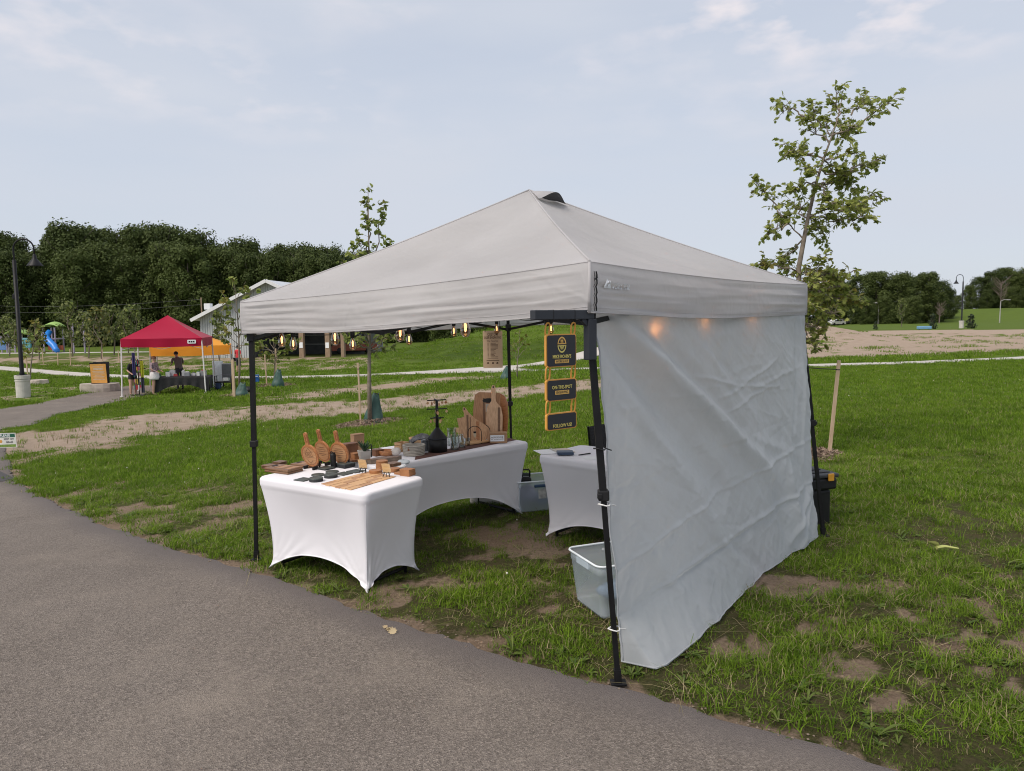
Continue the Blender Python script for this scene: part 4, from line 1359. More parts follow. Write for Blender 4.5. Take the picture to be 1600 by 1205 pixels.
f1, M1 = panel(zA[0], zA[1]); f2, M2_ = panel(zA[2], zA[3]); f3, M3 = panel(zA[4], zA[5])
for s in (-wS / 2 + .014, wS / 2 - .014):
    link_ring(s, zA[0] + .050, zA[0] - .006, orange)
    link_ring(s, 1.752, zA[0] + .040, blackp)
    link_ring(s, zA[1] + .006, zA[2] - .006, orange)
    link_ring(s, zA[3] + .006, zA[4] - .006, orange)
# round emblem: M above W inside a split ring
mb = MB()
def ring_arc(mb, M, r0, r1, a0, a1, n, cy, sx):
    vs = []; fs = []
    for k in range(n + 1):
        t = a0 + (a1 - a0) * k / n
        for r in (r0, r1): vs.append(M @ Vector((sx * r * math.cos(t), cy + r * math.sin(t), .0004)))
    for k in range(n): fs.append((2 * k, 2 * k + 1, 2 * k + 3, 2 * k + 2))
    mb.add(vs, fs)
eR = .036
ring_arc(mb, M1, eR * .8, eR, .06, PI - .06, 18, .026, .72)
mb.add([M1 @ Vector((x, y, .0004)) for x, y in ((-.023, .0285), (.023, .0285), (.023, .033), (-.023, .033))], [(0, 1, 2, 3)])
mb.build('emblem', gold, f1)
mb = MB(); ring_arc(mb, M1, eR * .8, eR, PI + .06, 2 * PI - .06, 18, .026, .72)
mb.add([M1 @ Vector((x, y, .0004)) for x, y in ((-.023, .019), (.023, .019), (.023, .0235), (-.023, .0235))], [(0, 1, 2, 3)])
mb.build('emblem', olive, f1)
T_ = lambda x, y: Matrix.Translation((x, y, 0.0006))
text('M', .024, gold, f1, M1 @ T_(0, .0405), sx=.9, extrude=.0003, bold=.0006)
text('W', .024, olive, f1, M1 @ T_(0, .0115), sx=.9, extrude=.0003, bold=.0006)
text("MIKE ROHN'S", .0215, olive, f1, M1 @ T_(0, -.027), sx=.85, extrude=.0003, bold=.0004)
mb = MB(); mb.add([M1 @ Vector((x, y, .0003)) for x, y in ((-.042, -.056), (.042, -.056), (.042, -.040), (-.042, -.040))], [(0, 1, 2, 3)]); mb.build('word_bar', gold, f1)
text('WORKSHOP', .0165, panel_black, f1, M1 @ T_(0, -.048), sx=.78, extrude=.0003)
text('ON-THE-SPOT', .0215, olive, f2, M2_ @ T_(0, .012), sx=.86, extrude=.0003, bold=.0004)
mb = MB(); mb.add([M2_ @ Vector((x, y, .0003)) for x, y in ((-.042, -.020), (.042, -.020), (.042, -.002), (-.042, -.002))], [(0, 1, 2, 3)]); mb.build('word_bar', gold, f2)
text('ENGRAVING', .0165, panel_black, f2, M2_ @ T_(0, -.011), sx=.76, extrude=.0003)
text('FOLLOW US!', .0215, olive, f3, M3 @ T_(0, -.020), sx=.9, extrude=.0003, bold=.0004)

# wooden price list hung at the back corner
lw_m = wood('pale_plywood', (0.50, 0.35, 0.22), (0.60, 0.44, 0.29), 5, .6, (1, 6, 1))
ink = mat('burnt_ink', (0.10, 0.055, 0.03), .8, .2, 40)
pl = on_plane(770, 546, LEG_T[1], LEG_T[2], .03, nb)
pd = Vector((1, -.05, 0)).normalized()
Mp = frame_matrix(pl, pd, (0, 0, 1))
ps = pl.y / FPX
wP, hP = 30.5 * ps, 58 * ps
lst = thing('engraving_price_list', 'pale wooden board with burnt lettering hung beside the back tent leg', 'sign', (0, 0, 0))
mb = MB(); mb.prism(round_rect(wP, hP, .008), Mp, .005); bd = mb.build('board', lw_m, lst)
Mt = Mp @ Matrix.Translation((0, 0, .0058))
text('CUSTOM', .042, ink, bd, Mt @ Matrix.Translation((0, hP * .40, 0)), sx=.62, extrude=.0003, bold=.0006)
text('LASER ENGRAVING', .036, ink, bd, Mt @ Matrix.Translation((0, hP * .315, 0)), sx=.55, extrude=.0003, bold=.0006)
text('Our Favorites', .028, ink, bd, Mt @ Matrix.Translation((0, hP * .225, 0)), sx=.7, extrude=.0003)
rr = random.Random(4)
ln = MB()
for k in range(12):
    yy = hP * (.165 - .0335 * k)
    ln.add([Mt @ Vector((x, y, .0003)) for x, y in ((-.052, yy - .0035), (-.044, yy - .0035), (-.044, yy + .0035), (-.052, yy + .0035))], [(0, 1, 2, 3)])
    e = rr.uniform(.012, .05); x_ = -.022
    while x_ < e:
        w_ = rr.uniform(.005, .011)
        ln.add([Mt @ Vector((x, y, .0003)) for x, y in ((x_, yy - .003), (x_ + w_, yy - .003), (x_ + w_, yy + .003), (x_, yy + .003))], [(0, 1, 2, 3)])
        x_ += w_ + .002
for yy, a, b, h_ in ((-.245, -.055, .055, .0012), (-.30, -.065, .065, .003)):
    ln.add([Mt @ Vector((x, y, .0003)) for x, y in ((a, hP * yy - h_), (b, hP * yy - h_), (b, hP * yy + h_), (a, hP * yy + h_))], [(0, 1, 2, 3)])
for x_ in (-.05, 0, .045):
    ln.add([Mt @ Vector((x, y, .0003)) for x, y in ((x_ - .011, hP * -.39), (x_ + .011, hP * -.39), (x_ + .008, hP * -.345), (x_ - .006, hP * -.34))], [(0, 1, 2, 3)])
ln.build('list_lines', ink, bd)
for s in (-1, 1):
    mb = MB(); mb.tube([Mp @ Vector((s * wP * .38, hP / 2 - .01, .006)), Mp @ Vector((s * wP * .38, hP / 2 + .03, -.004)), Mp @ Vector((s * wP * .36, hP / 2 + .10, -.02))], .004, 6)
    mb.build('hook', blackp, lst)
# ================================================================== tables, covers and goods
spandex = cloth('white_spandex', (0.86, 0.855, 0.90), 0.10, 0.7, 0.02, 2.0, 0.0006, 160)
TH = 0.675          # table height
def table(name, label, corner, u, L_, W_, arch, seed, legs=True):
    """corner: near corner (x,y); u: unit vector along the long side; the short side is u turned clockwise-away"""
    u = Vector((u[0], u[1], 0)).normalized()
    v = Vector((u.y, -u.x, 0))
    if v.y < 0: v = -v
    c = Vector((corner[0], corner[1], 0))
    ctr = c + u * (L_ / 2) + v * (W_ / 2)
    z0 = gz(ctr.x, ctr.y)
    t = thing(name, label, 'table', (ctr.x, ctr.y, z0))
    A, B = L_ / 2, W_ / 2
    rc = 0.05
    # perimeter: per side samples
    def perim(n):
        P = []
        for (sx, sy, ex, ey, ln, side) in ((-1, -1, 1, -1, L_, 0), (1, -1, 1, 1, W_, 1), (1, 1, -1, 1, L_, 0), (-1, 1, -1, -1, W_, 1)):
            for k in range(n):
                s = -1 + 2 * k / n
                P.append((sx, sy, ex, ey, s, side, ln))
        return P
    n = 36
    P = perim(n)
    NV = 34
    def pt(i, j):
        sx, sy, ex, ey, s, side, ln = P[i]
        f = (s + 1) / 2
        x = (sx + (ex - sx) * f) * A; y = (sy + (ey - sy) * f) * B
        # round the corners of the outline
        def rnd(x, y, r):
            dx = abs(x) - (A - r); dy = abs(y) - (B - r)
            if dx > 0 and dy > 0:
                m = math.hypot(dx, dy); k_ = r / m if m > r else 1
                return math.copysign(A - r + dx * k_, x), math.copysign(B - r + dy * k_, y)
            return x, y
        x, y = rnd(x, y, rc)
        nx, ny = ((0, math.copysign(1, y)) if side == 0 else (math.copysign(1, x), 0))
        cf = abs(s) ** 1.0
        topb = 0.055
        if j <= 5:        # top band with a soft upper edge
            t_ = j / 5
            z = TH - topb * t_
            ins = 0.010 * (1 - min(1, t_ * 3)) ** 2
            return Vector((x * (1 - ins / A), y * (1 - ins / B), z))
        t_ = (j - 5) / (NV - 5)
        a_ = arch * (1.0 if side == 0 else min(1.0, 0.62 * W_ / .62))
        hem = 0.004 + a_ * (1 - abs(s) ** 2.3) ** 0.9
        z = (TH - topb) * (1 - t_) + hem * t_
        # waist: corners drawn in a little, mid sides drawn in more
        zz = 1 - z / (TH - topb)
        cin = 0.004 * min(1, zz * 40) + 0.051 * math.sin(PI * min(1, zz * 0.62)) ** 1.0
        if zz > .86: cin -= 0.022 * ((zz - .86) / .14) ** 2
        x2 = x * (1 - cin / A); y2 = y * (1 - cin / B)
        mid = 0.035 * math.sin(PI * min(1, zz * .85)) * (1 - s * s)
        # tension wrinkles fanning from the feet
        wr = 0.0
        if zz > .45:
            q = abs(s); ang = math.atan2((1 - q) * ln / 2, max(.001, 1 - zz) * TH + .02)
            wr = 0.014 * math.sin(ang * 26 + seed + 3 * float(vnoise(ang * 3, seed))) * ((zz - .45) / .55) * math.exp(-(1 - q) * 2.0)
        wr += (float(fbm(s * ln * 3 + seed * 7 + side * 5 + sx, zz * 2.4 + sy, 1.0, 2)) - .5) * 0.010 * min(1, zz * 4) * (1 - abs(s) ** 4)
        x2 -= nx * (mid - wr); y2 -= ny * (mid - wr)
        return Vector((x2, y2, z))
    M = Matrix((( u.x, v.x, 0), (u.y, v.y, 0), (0, 0, 1)))
    mb = MB(); mb.s = True
    NP = len(P)
    vs = [M @ pt(i, j) for j in range(NV + 1) for i in range(NP)]
    fs = [(j * NP + i, (j + 1) * NP + i, (j + 1) * NP + (i + 1) % NP, j * NP + (i + 1) % NP) for j in range(NV) for i in range(NP)]
    mb.add(vs, fs)
    mb.s = False
    mb.f.append(tuple(range(NP))); mb.m.append(0); mb.sm.append(False)
    cov = mb.build('table_cover', spandex, t)
    for ci in range(4):
        sm = MB(); sm.s = True; sm.tube([M @ (pt(ci * n, j) * Vector((1.0005, 1.0005, 1)) if False else pt(ci * n, j)) for j in range(6, NV + 1)], .0013, 5); sm.build('corner_seam', spandex, cov)
    hm = MB(); hm.s = True
    hm.tube([M @ pt(i, NV) for i in range(NP)] + [M @ pt(0, NV)], .0042, 5, cap=False); hm.build('cover_hem', spandex, cov)
    top = MB(); top.rbox((0, 0, TH - .026), (L_ - .03, W_ - .03, .036), .004, M); top.build('table_top', mat('white_resin', (.7, .7, .7), .6), t)
    for sx in (-1, 1):
        for sy in (-1, 1):
            lg = MB(); lg.tube([M @ Vector((sx * (A - .11), sy * (B - .11), .0)), M @ Vector((sx * (A - .11), sy * (B - .12), TH - .05))], .0125, 8)
            lg.build('leg', blackm, t)
        br_ = MB(); br_.tube([M @ Vector((sx * (A - .11), -(B - .11), .035)), M @ Vector((sx * (A - .11), (B - .11), .035))], .012, 8); br_.build('leg_brace', blackm, t)
    t['tx'] = 0
    del t['tx']
    return t, ctr, u, v, z0 + TH
uF = (-0.84, 0.543)
front, fc, fu, fv, fz = table('folding_table', 'small table in a white stretch cover nearest the path, holding coasters and paddle boards', (-0.945, 4.66), uF, 1.06, 0.60, 0.145, 0.3)
uL = (0.746, 0.665)
# long table: its front edge faces the inside of the stall
lc = Vector((0.155, 6.62))
ul = Vector(uL).normalized(); vl = Vector((-ul.y, ul.x))
LT_L, LT_W = 1.60, 0.72
corner_l = lc - ul * LT_L
long_t, lcn, lu, lv, lz = table('folding_table', 'long table in a white stretch cover crowded with wooden boards and baskets', (corner_l.x, corner_l.y), uL, LT_L, LT_W, 0.26, 1.1)
uR = (0.755, -0.656)
right_c = Vector((0.185, 5.90)) + Vector(uR).normalized() * 1.06
right_t, rcn, ru, rv, rz_ = table('folding_table', 'white covered table against the sidewall with only notebooks and a pen', (0.195, 5.89), uR, 1.06, 0.60, 0.145, 2.2)

# ---- wood tones
walnut = wood('walnut', (0.125, 0.062, 0.030), (0.235, 0.125, 0.062), 16, .45, (3, 26, 26))
acacia = wood('acacia', (0.34, 0.17, 0.078), (0.52, 0.30, 0.155), 11, .45, (2, 14, 14))
cherry = wood('cherry_wood', (0.33, 0.125, 0.045), (0.50, 0.23, 0.095), 12, .42, (2, 14, 14))
cherry_d = wood('cherry_dark', (0.19, 0.068, 0.026), (0.27, 0.11, 0.045), 12, .5, (2, 14, 14))
bamboo = wood('bamboo', (0.50, 0.29, 0.14), (0.66, 0.42, 0.22), 20, .5, (3, 30, 30))
maple = wood('maple', (0.60, 0.40, 0.20), (0.72, 0.53, 0.30), 9, .5, (1, 10, 1))
acacia_v = wood('acacia_upright', (0.44, 0.235, 0.118), (0.66, 0.41, 0.23), 9, .45, (14, 14, 1.6))
paddle_v = wood('maple_upright', (0.55, 0.33, 0.19), (0.74, 0.49, 0.30), 9, .45, (14, 14, 1.6))
redwood_v = wood('reddish_upright', (0.36, 0.18, 0.085), (0.56, 0.32, 0.17), 7, .45, (22, 22, 1.6))
leather = mat('tan_leather', (0.36, 0.160, 0.062), .55, .14, 12, .001, 90)
leather_d = mat('brown_leather', (0.20, 0.085, 0.038), .55, .2, 12, .001, 90)
slate = mat('slate', (0.055, 0.066, 0.060), .5, .25, 22, .001, 60)
slate_d = mat('dark_slate_edge', (0.020, 0.022, 0.024), .7, .2, 30)
rope = mat('grey_rope', (0.40, 0.37, 0.32), .9, .15, 30, .002, 90)
greycloth = mat('marled_grey_cloth', (0.20, 0.20, 0.21), .95, .5, 45, .003, 80)
pot_m = mat('pale_concrete_pot', (0.50, 0.48, 0.45), .8, .08, 12)
cardboard = mat('cardboard', (0.36, 0.215, 0.120), .85, .08, 9)

def zt(px, py, z): return zat(px, py, z)
def on_front(px, py, h=0.0):
    p = zat(px, py, fz + h); p.z = fz + h; return p
def on_long(px, py, h=0.0):
    p = zat(px, py, lz + h); p.z = lz + h; return p
EPS = 0.001
fang = math.atan2(fu.y, fu.x)        # along the front table
lang = math.atan2(lu.y, lu.x)

def single(name, mb, m, label, cat, loc=(0, 0, 0), rz=0.0, group=None):
    o = mb.build(name, m); o.location = loc; o.rotation_euler = (0, 0, rz)
    return tag(o, label, cat, group)

# ---- three round paddle boards on little black stands
def paddle(px, py, h_px, w_px, label, marks, face_az):
    base = on_front(px, py)
    ps = base.y / FPX
    H_ = h_px * ps; R_ = w_px * ps / 2
    t = thing('paddle_board', label, 'paddle board', (base.x, base.y, fz + EPS), face_az)
    # local: board plane x-z, front towards -y, leaning back
    lean = math.radians(14)
    Rl = Matrix.Rotation(lean, 3, 'X')
    ry = R_ * 1.02
    ol = []
    for k in range(33):
        a = math.radians(90 + 14) + math.radians(360 - 28) * k / 32
        ol.append((R_ * math.cos(a), ry + ry * math.sin(a)))
    hw = .016
    top = H_
    ol += [(hw, 2 * ry + .005), (hw * .9, top - hw)] + [(hw * 1.1 * math.cos(a), top - hw + hw * math.sin(a)) for a in np.linspace(0.2, PI - .2, 7)] + [(-hw * .9, top - hw), (-hw, 2 * ry + .005)]
    Mb = Matrix.Translation((0, .004, .018)) @ (Rl.to_4x4() @ frame_matrix((0, 0, 0), (1, 0, 0), (0, 0, 1)))
    mb = MB(); mb.prism([(x, y) for x, y in ol], Mb, -.016)
    bd = mb.build('board', cherry, t)
    mb = MB(); ring_arc(mb, Mb @ Matrix.Translation((0, ry, 0.0006)), .0, R_ * .84, 0, 2 * PI, 28, 0, 1.0)
    rec = mb.build('recess', cherry_d if marks == 'dark' else acacia, bd)
    mb = MB()
    ring_arc(mb, Mb @ Matrix.Translation((0, ry, 0.0008)), R_ * .82, R_ * .86, 0, 2 * PI, 28, 0, 1.0); mb.build('groove', cherry_d, bd)
    sl = MB(); sl.prism(round_rect(.009, .055, .004), Mb @ Matrix.Translation((0, top - .048, .0004)), .001); sl.build('handle_slot', cherry_d, bd)
    Mi = Mb @ Matrix.Translation((0, ry, .0012))
    if marks == 'grill':
        text('GRILL', R_ * .52, ink, bd, Mi @ Matrix.Translation((0, R_ * .08, 0)), sx=.75, extrude=.0002)
        ch = MB()
        for s in (1, -1):
            ch.tube([Mi @ Vector((-R_ * .34, s * R_ * .38 - .002, .0005)), Mi @ Vector((0, s * R_ * .72, .0005)), Mi @ Vector((R_ * .34, s * R_ * .38 - .002, .0005))], .0016, 4)
        for yy in (.34, -.14): ch.tube([Mi @ Vector((-R_ * .6, R_ * yy, .0005)), Mi @ Vector((R_ * .6, R_ * yy, .0005))], .0010, 4)
        ch.build('burnt_mark', ink, bd)
    else:
        ch = MB()
        for yy, hw_ in ((.42, .3), (.22, .5), (.02, .42), (-.2, .48), (-.38, .2)): ch.tube([Mi @ Vector((-R_ * hw_, R_ * yy, .0005)), Mi @ Vector((R_ * hw_, R_ * yy, .0005))], .0014, 4)
        ch.build('burnt_mark', ink, bd)
    for s in (-1, 1):
        mb = MB(); mb.rbox((s * R_ * .55, -.010, .012), (.012, .05, .024), .003); mb.rbox((s * R_ * .55, .035, .030), (.010, .012, .06), .003)
        mb.build('stand_foot', blackp, t)
    return t
f_az = math.radians(-20)
paddle(487, 733, 57, 36, 'round paddle board engraved with a grill mark, leftmost of three on stands', 'grill', math.radians(-32))
paddle(507, 726, 55, 35, 'round paddle board with a light streak, rearmost and tallest of three', 'light', math.radians(-36))
paddle(533, 729, 56, 36, 'round paddle board beside the potted plant, rightmost of three', 'text', math.radians(-30))

# ---- stacks of cutting boards at the left end
def board_stack(px, py, w, d, n, th, rz, m, label, handle=True, cat='cutting boards', z=0):
    c = on_front(px, py)
    t = thing('cutting_board_stack', label, cat, (c.x, c.y, fz + EPS), rz)
    for k in range(n):
        mb = MB(); mb.rbox((random.uniform(-.003, .003), random.uniform(-.003, .003), th * (k + .5) + .0006 * k), (w, d, th), .006)
        bd = mb.build('board', m, t)
        if handle and k == n - 1:
            hs = MB(); hs.prism(round_rect(.022, d * .34, .010), Matrix.Translation((-w / 2 + .028, 0, th * n + .0008 * n)), .0015); hs.build('handle_slot', slate_d, bd)
            for g in range(3):
                st = MB(); st.rbox((.03, -d * .25 + g * d * .25, th * n + .0012 * n), (w * .7, d * .11, .001), .0003); st.build('wood_stripe', acacia, bd)
    return t
az_f = math.atan2(-fu.y, -fu.x)       # local +x points to the near right end of the front table
board_stack(444, 737, .24, .155, 2, .017, az_f + math.radians(4), walnut, 'stacked walnut cutting boards with striped top at the table\'s left end')
board_stack(478, 728, .20, .13, 1, .02, az_f + math.radians(2), walnut, 'single walnut board lying behind the striped stack', True)
board_stack(421, 732, .085, .085, 3, .009, az_f, walnut, 'little stack of square wooden coasters at the table\'s far left corner', False, 'coasters')
board_stack(437, 726, .085, .085, 3, .008, az_f + .1, walnut, 'little stack of square wooden coasters behind the striped boards', False, 'coasters')

# ---- slate coasters
def slate_disc(px, py, r, n, label, sq=False, h=.008):
    c = on_front(px, py)
    t = thing('slate_coaster_stack' if n > 1 else 'slate_coaster', label, 'coasters' if n > 1 else 'coaster', (c.x, c.y, fz + EPS), az_f + random.uniform(-.1, .1), 'slate coasters on the front table')
    for k in range(n):
        mb = MB()
        if sq: mb.rbox((0, 0, h * (k + .5) + .0004 * k), (2 * r, 2 * r, h), .002)
        else: mb.lathe([(r * .97, 0), (r, h * .3), (r, h * .7), (r * .96, h)], (0, 0, (h + .0004) * k), 24)
        mb.build('coaster', slate if k == n - 1 else slate_d, t)
    return t
slate_disc(494, 752, .048, 3, 'round dark slate coaster stack nearest the table\'s front edge')
slate_disc(517, 746, .048, 3, 'round dark slate coaster stack behind the bamboo strips')
slate_disc(497, 743, .048, 1, 'single round slate coaster behind the two round stacks')
slate_disc(519, 738, .048, 1, 'single round slate coaster in front of the black tumbler')
slate_disc(474, 750, .048, 1, 'square slate coaster beside the walnut boards', True, .006)
slate_disc(537, 741, .048, 1, 'square slate coaster between the round stack and the flat ones', True, .006)
slate_disc(556, 737, .05, 1, 'square slate coaster in front of the left price easel', True, .006)
slate_disc(540, 730, .052, 4, 'tall square slate coaster stack beside the black tumbler', True, .008)
slate_disc(509, 733, .048, 2, 'square grey slate pair left of the black tumbler', True, .006)

# black tumbler
c = on_front(521, 731)
tb_ = thing('black_tumbler', 'tall black tumbler standing among the slate coasters', 'tumbler', (c.x, c.y, fz + EPS))
mb = MB(); mb.s = True; mb.lathe([(.019, 0), (.021, .004), (.022, .09), (.020, .105), (.016, .108)], n=18); mb.build('body', blackp, tb_)
mb = MB(); mb.s = True; mb.tube([(-.012 + .018 * math.cos(a) * .6, 0, .108 + .014 * math.sin(a)) for a in np.linspace(0, PI, 9)], .0035, 6); mb.lathe([(.017, .105), (.017, .114), (.012, .116)], n=14); mb.build('lid_loop', blackp, tb_)

# ---- bamboo strips laid out in rows at the near end
cor = [on_front(*p) for p in ((500, 757), (547, 767), (618, 746), (578, 737))]
bs = thing('bamboo_tag_sheet', 'rows of flat bamboo tags laid out at the front table\'s near end', 'wooden tags', (cor[0].x, cor[0].y, fz + EPS))
o0 = cor[0]
for r in range(6):
    for k in range(4):
        a0, a1 = r / 6 + .008, (r + 1) / 6 - .008
        j = random.uniform(-.015, .015)
        b0, b1 = k / 4 + .006 + j, (k + 1) / 4 - .006 + j
        def q_(a, b):
            p = cor[0].lerp(cor[1], a).lerp(cor[3].lerp(cor[2], a), b); return (p.x - o0.x, p.y - o0.y, 0)
        P4 = [q_(a0, b0), q_(a1, b0), q_(a1, b1), q_(a0, b1)]
        z1 = random.uniform(.003, .0055)
        mb = MB(); mb.add([Vector(p) for p in P4] + [Vector(p) + Vector((0, 0, z1)) for p in P4], [(3, 2, 1, 0), (4, 5, 6, 7), (0, 1, 5, 4), (1, 2, 6, 5), (2, 3, 7, 6), (3, 0, 4, 7)])
        mb.build('tag', bamboo if (r + k) % 3 else acacia, bs)

# ---- price easels
def easel(px, py, label):
    c = on_front(px, py)
    t = thing('price_easel', label, 'price easel', (c.x, c.y, fz + EPS), math.radians(-14))
    Rl = Matrix.Rotation(math.radians(16), 4, 'X')
    Mb = Matrix.Translation((0, 0, .034)) @ Rl @ frame_matrix((0, 0, 0), (1, 0, 0), (0, 0, 1))
    w, h = .066, .07
    poly = [(-w / 2 * .9, 0), (w / 2 * .85, 0), (w / 2, h * .4), (w / 2 * .86, h * .97), (0, h), (-w / 2, h * .96), (-w / 2 * .92, h * .5)]
    mb = MB(); mb.prism(poly, Mb, .004); pl_ = mb.build('plaque', maple, t)
    mb = MB()
    for k, (yy, hw_) in enumerate(((.75, .02), (.58, .024), (.42, .022), (.26, .012))):
        mb.tube([Mb @ Vector((-hw_, h * yy, .0046)), Mb @ Vector((hw_, h * yy, .0046))], .0008, 4)
    mb.build('price_lines', gold, pl_)
    for k, (x0, x1, y1) in enumerate(((-.026, -.014, -.02), (.0, .0, -.018), (.026, .014, -.02))):
        mb = MB(); mb.tube([(x0, y1, 0), (x1, -.004, .04)] if k != 1 else [(0, .045, 0), (0, .012, .075)], .0028, 6); mb.build('easel_leg', blackp, t)
    mb = MB(); mb.tube([(0, -.022, 0), (0, -.004, .034)], .0028, 6); mb.tube([(-.034, -.010, .033), (.034, -.010, .033)], .0026, 6); mb.build('easel_ledge', blackp, t)
    return t
easel(568, 739, 'small black easel with a cream price plaque beside the potted plant')
easel(605, 746, 'small black easel with a cream price plaque among the leather coasters')

# ---- leather coaster stacks
def lstack(px, py, r, n, m, label, sq=False, h=.006, dims=None, cat='coasters'):
    c = on_front(px, py)
    t = thing('leather_coaster_stack', label, cat, (c.x, c.y, fz + EPS), az_f + .05, 'leather coasters on the front table')
    for k in range(n):
        mb = MB(); jx, jy = random.uniform(-.002, .002), random.uniform(-.002, .002)
        if sq: mb.rbox((jx, jy, h * (k + .5) + .0005 * k), (dims[0], dims[1], h), .0015)
        else: mb.lathe([(r * .98, 0), (r, h * .3), (r, h * .75), (r * .97, h)], (jx, jy, (h + .0005) * k), 22)
        mb.build('coaster', m, t)
    return t
lstack(597, 733, .044, 10, leather, 'tallest round stack of tan leather coasters behind the right price easel')
lstack(587, 740, .046, 4, leather, 'low round stack of tan leather coasters left of the right price easel')
lstack(616, 737, .042, 4, leather, 'low round stack of tan leather coasters just right of the price easel')
lstack(624, 741, .03, 2, leather, 'flat pair of tan leather coasters beside the square block', True, .006, (.06, .05))
lstack(637, 743, .04, 6, leather, 'square block of tan leather coasters at the front table\'s right corner', True, .0075, (.085, .075))

# ---- things at the back of the front table and along the long table
def on_l(px, py): return on_long(px, py)
def gift_box(px, py, w, d, h, m, label, rz=None, cat='wooden box', lidm=None):
    c = on_l(px, py)
    t = thing('wooden_box', label, cat, (c.x, c.y, lz + EPS), (lang if rz is None else rz))
    mb = MB(); mb.rbox((0, 0, h / 2), (w, d, h), .004); mb.build('box_body', m, t)
    mb = MB(); mb.rbox((0, 0, h + .004), (w + .003, d + .003, .009), .003); mb.build('lid', lidm or m, t)
    return t
gift_box(547, 716, .11, .08, .115, leather_d, 'dark brown upright leather box left of the potted plant')
gift_box(557, 720, .07, .06, .055, leather, 'small tan leather box in front of the dark brown one', None)
gift_box(559, 707, .10, .06, .15, cardboard, 'brown card box standing behind the leather boxes')
gift_box(546, 722, .16, .10, .012, leather_d, 'flat brown leather tray under the upright boxes', None, 'tray')

c = on_l(570, 723)
pp = thing('potted_plant', 'little dark green spiky plant in a square pale concrete pot', 'plant', (c.x, c.y, lz + EPS), lang + .5)
mb = MB(); mb.lathe([(.042, 0), (.066, .095), (.060, .095), (.055, .083)], n=4, cap=True); mb.build('pot', pot_m, pp)
mb = MB(); rr = random.Random(8)
for k in range(26):
    a = k * 2.4; tl = rr.uniform(.4, 1.15); l = rr.uniform(.07, .115)
    pts = []; d = Vector((math.cos(a), math.sin(a), 0))
    for s in range(5):
        f = s / 4; pts.append(d * (l * f * math.sin(tl)) + Vector((0, 0, .085 + l * (f - .3 * f * f * tl) * math.cos(tl * .7))))
    sd_ = Vector((-d.y, d.x, 0))
    vs = []
    for s, p in enumerate(pts):
        w_ = .0105 * (1 - abs(s / 4 - .35) * 1.25); vs += [p - sd_ * w_, p + Vector((0, 0, -.003)), p + sd_ * w_]
    fs = [(3 * s + k_, 3 * s + k_ + 1, 3 * s + k_ + 4, 3 * s + k_ + 3) for s in range(4) for k_ in (0, 1)]
    mb.add(vs, fs)
mb.build('leaves', leafmat('succulent', (0.022, 0.055, 0.028), (0.05, 0.10, 0.05), .1, .45), pp)
mb = MB(); mb.box((.0, -.062, .095), (.010, .004, .10)); mb.build('plant_marker', blackp, pp)

def bowl(px, py, r, h, m, label, cat='wooden bowl'):
    c = on_l(px, py)
    t = thing('wooden_bowl', label, cat, (c.x, c.y, lz + EPS))
    mb = MB(); mb.s = True; mb.lathe([(r * .7, 0), (r * .95, h * .4), (r, h), (r * .94, h), (r * .85, h * .45), (r * .5, h * .18), (0, h * .15)], n=24); mb.build('bowl', m, t)
    return t
bowl(604, 712, .062, .045, cherry, 'shallow cherry wood bowl behind the driftwood slab')
gift_box(590, 712, .08, .07, .045, leather_d, 'low dark leather box beside the shallow wooden bowl')
# live-edge slab, with bark
c = on_l(600, 722)
sb = thing('live_edge_slab', 'long grey bark-edged wood slab lying behind the leather coasters', 'wood slab', (c.x, c.y, lz + EPS), lang - .15)
mb = MB(); ol = []
for k in range(28):
    a = 2 * PI * k / 28; ol.append(((.15 + .012 * math.sin(5 * a)) * math.cos(a), (.05 + .008 * math.sin(7 * a + 1)) * math.sin(a)))
mb.prism(ol, Matrix.Translation((0, 0, .001)), .030); mb.build('slab', mat('grey_bark', (.17, .13, .10), .9, .3, 22, .004, 60), sb)
mb = MB(); mb.prism([(x * .93, y * .86) for x, y in ol], Matrix.Translation((0, 0, .0315)), .002); mb.build('sanded_face', walnut, sb)
c = on_l(612, 728)
sb2 = thing('live_edge_slab', 'short brown bark-edged slab in front of the longer grey one', 'wood slab', (c.x, c.y, lz + EPS), lang)
mb = MB(); mb.prism([(x * .6, y * .9) for x, y in ol], Matrix.Translation((0, 0, .001)), .022); mb.build('slab', walnut, sb2)
# crumpled white cloth bag
def lump(px, py, sx, sy, sz, m, label, cat, seed, name):
    c = on_l(px, py)
    mb = MB(); mb.s = True
    def fn(u, v):
        a = 2 * PI * u; b = PI * v
        r = 1 + .35 * (float(fbm(math.cos(a) * 1.6 + seed, math.sin(a) * 1.6 + v * 3, 1.3, 3)) - .5)
        return Vector((sx * r * math.cos(a) * math.sin(b), sy * r * math.sin(a) * math.sin(b), sz * max(0, (1 - math.cos(b)) * .5 * r)))
    mb.grid(fn, 24, 12, True)
    o = mb.build(name, m); o.location = (c.x, c.y, lz + EPS)
    return tag(o, label, cat)
lump(618, 712, .045, .04, .06, mat('off_white_cloth', (.62, .58, .54), .9, .1, 20), 'crumpled off-white cloth pouch beside the wooden bowl', 'pouch', 2.2, 'cloth_pouch')
lump(631, 726, .05, .035, .035, mat('pale_blue_cloth', (.50, .55, .58), .9, .15, 25), 'pale blue fabric swatches at the long table\'s near corner', 'fabric', 5.2, 'fabric_swatch')
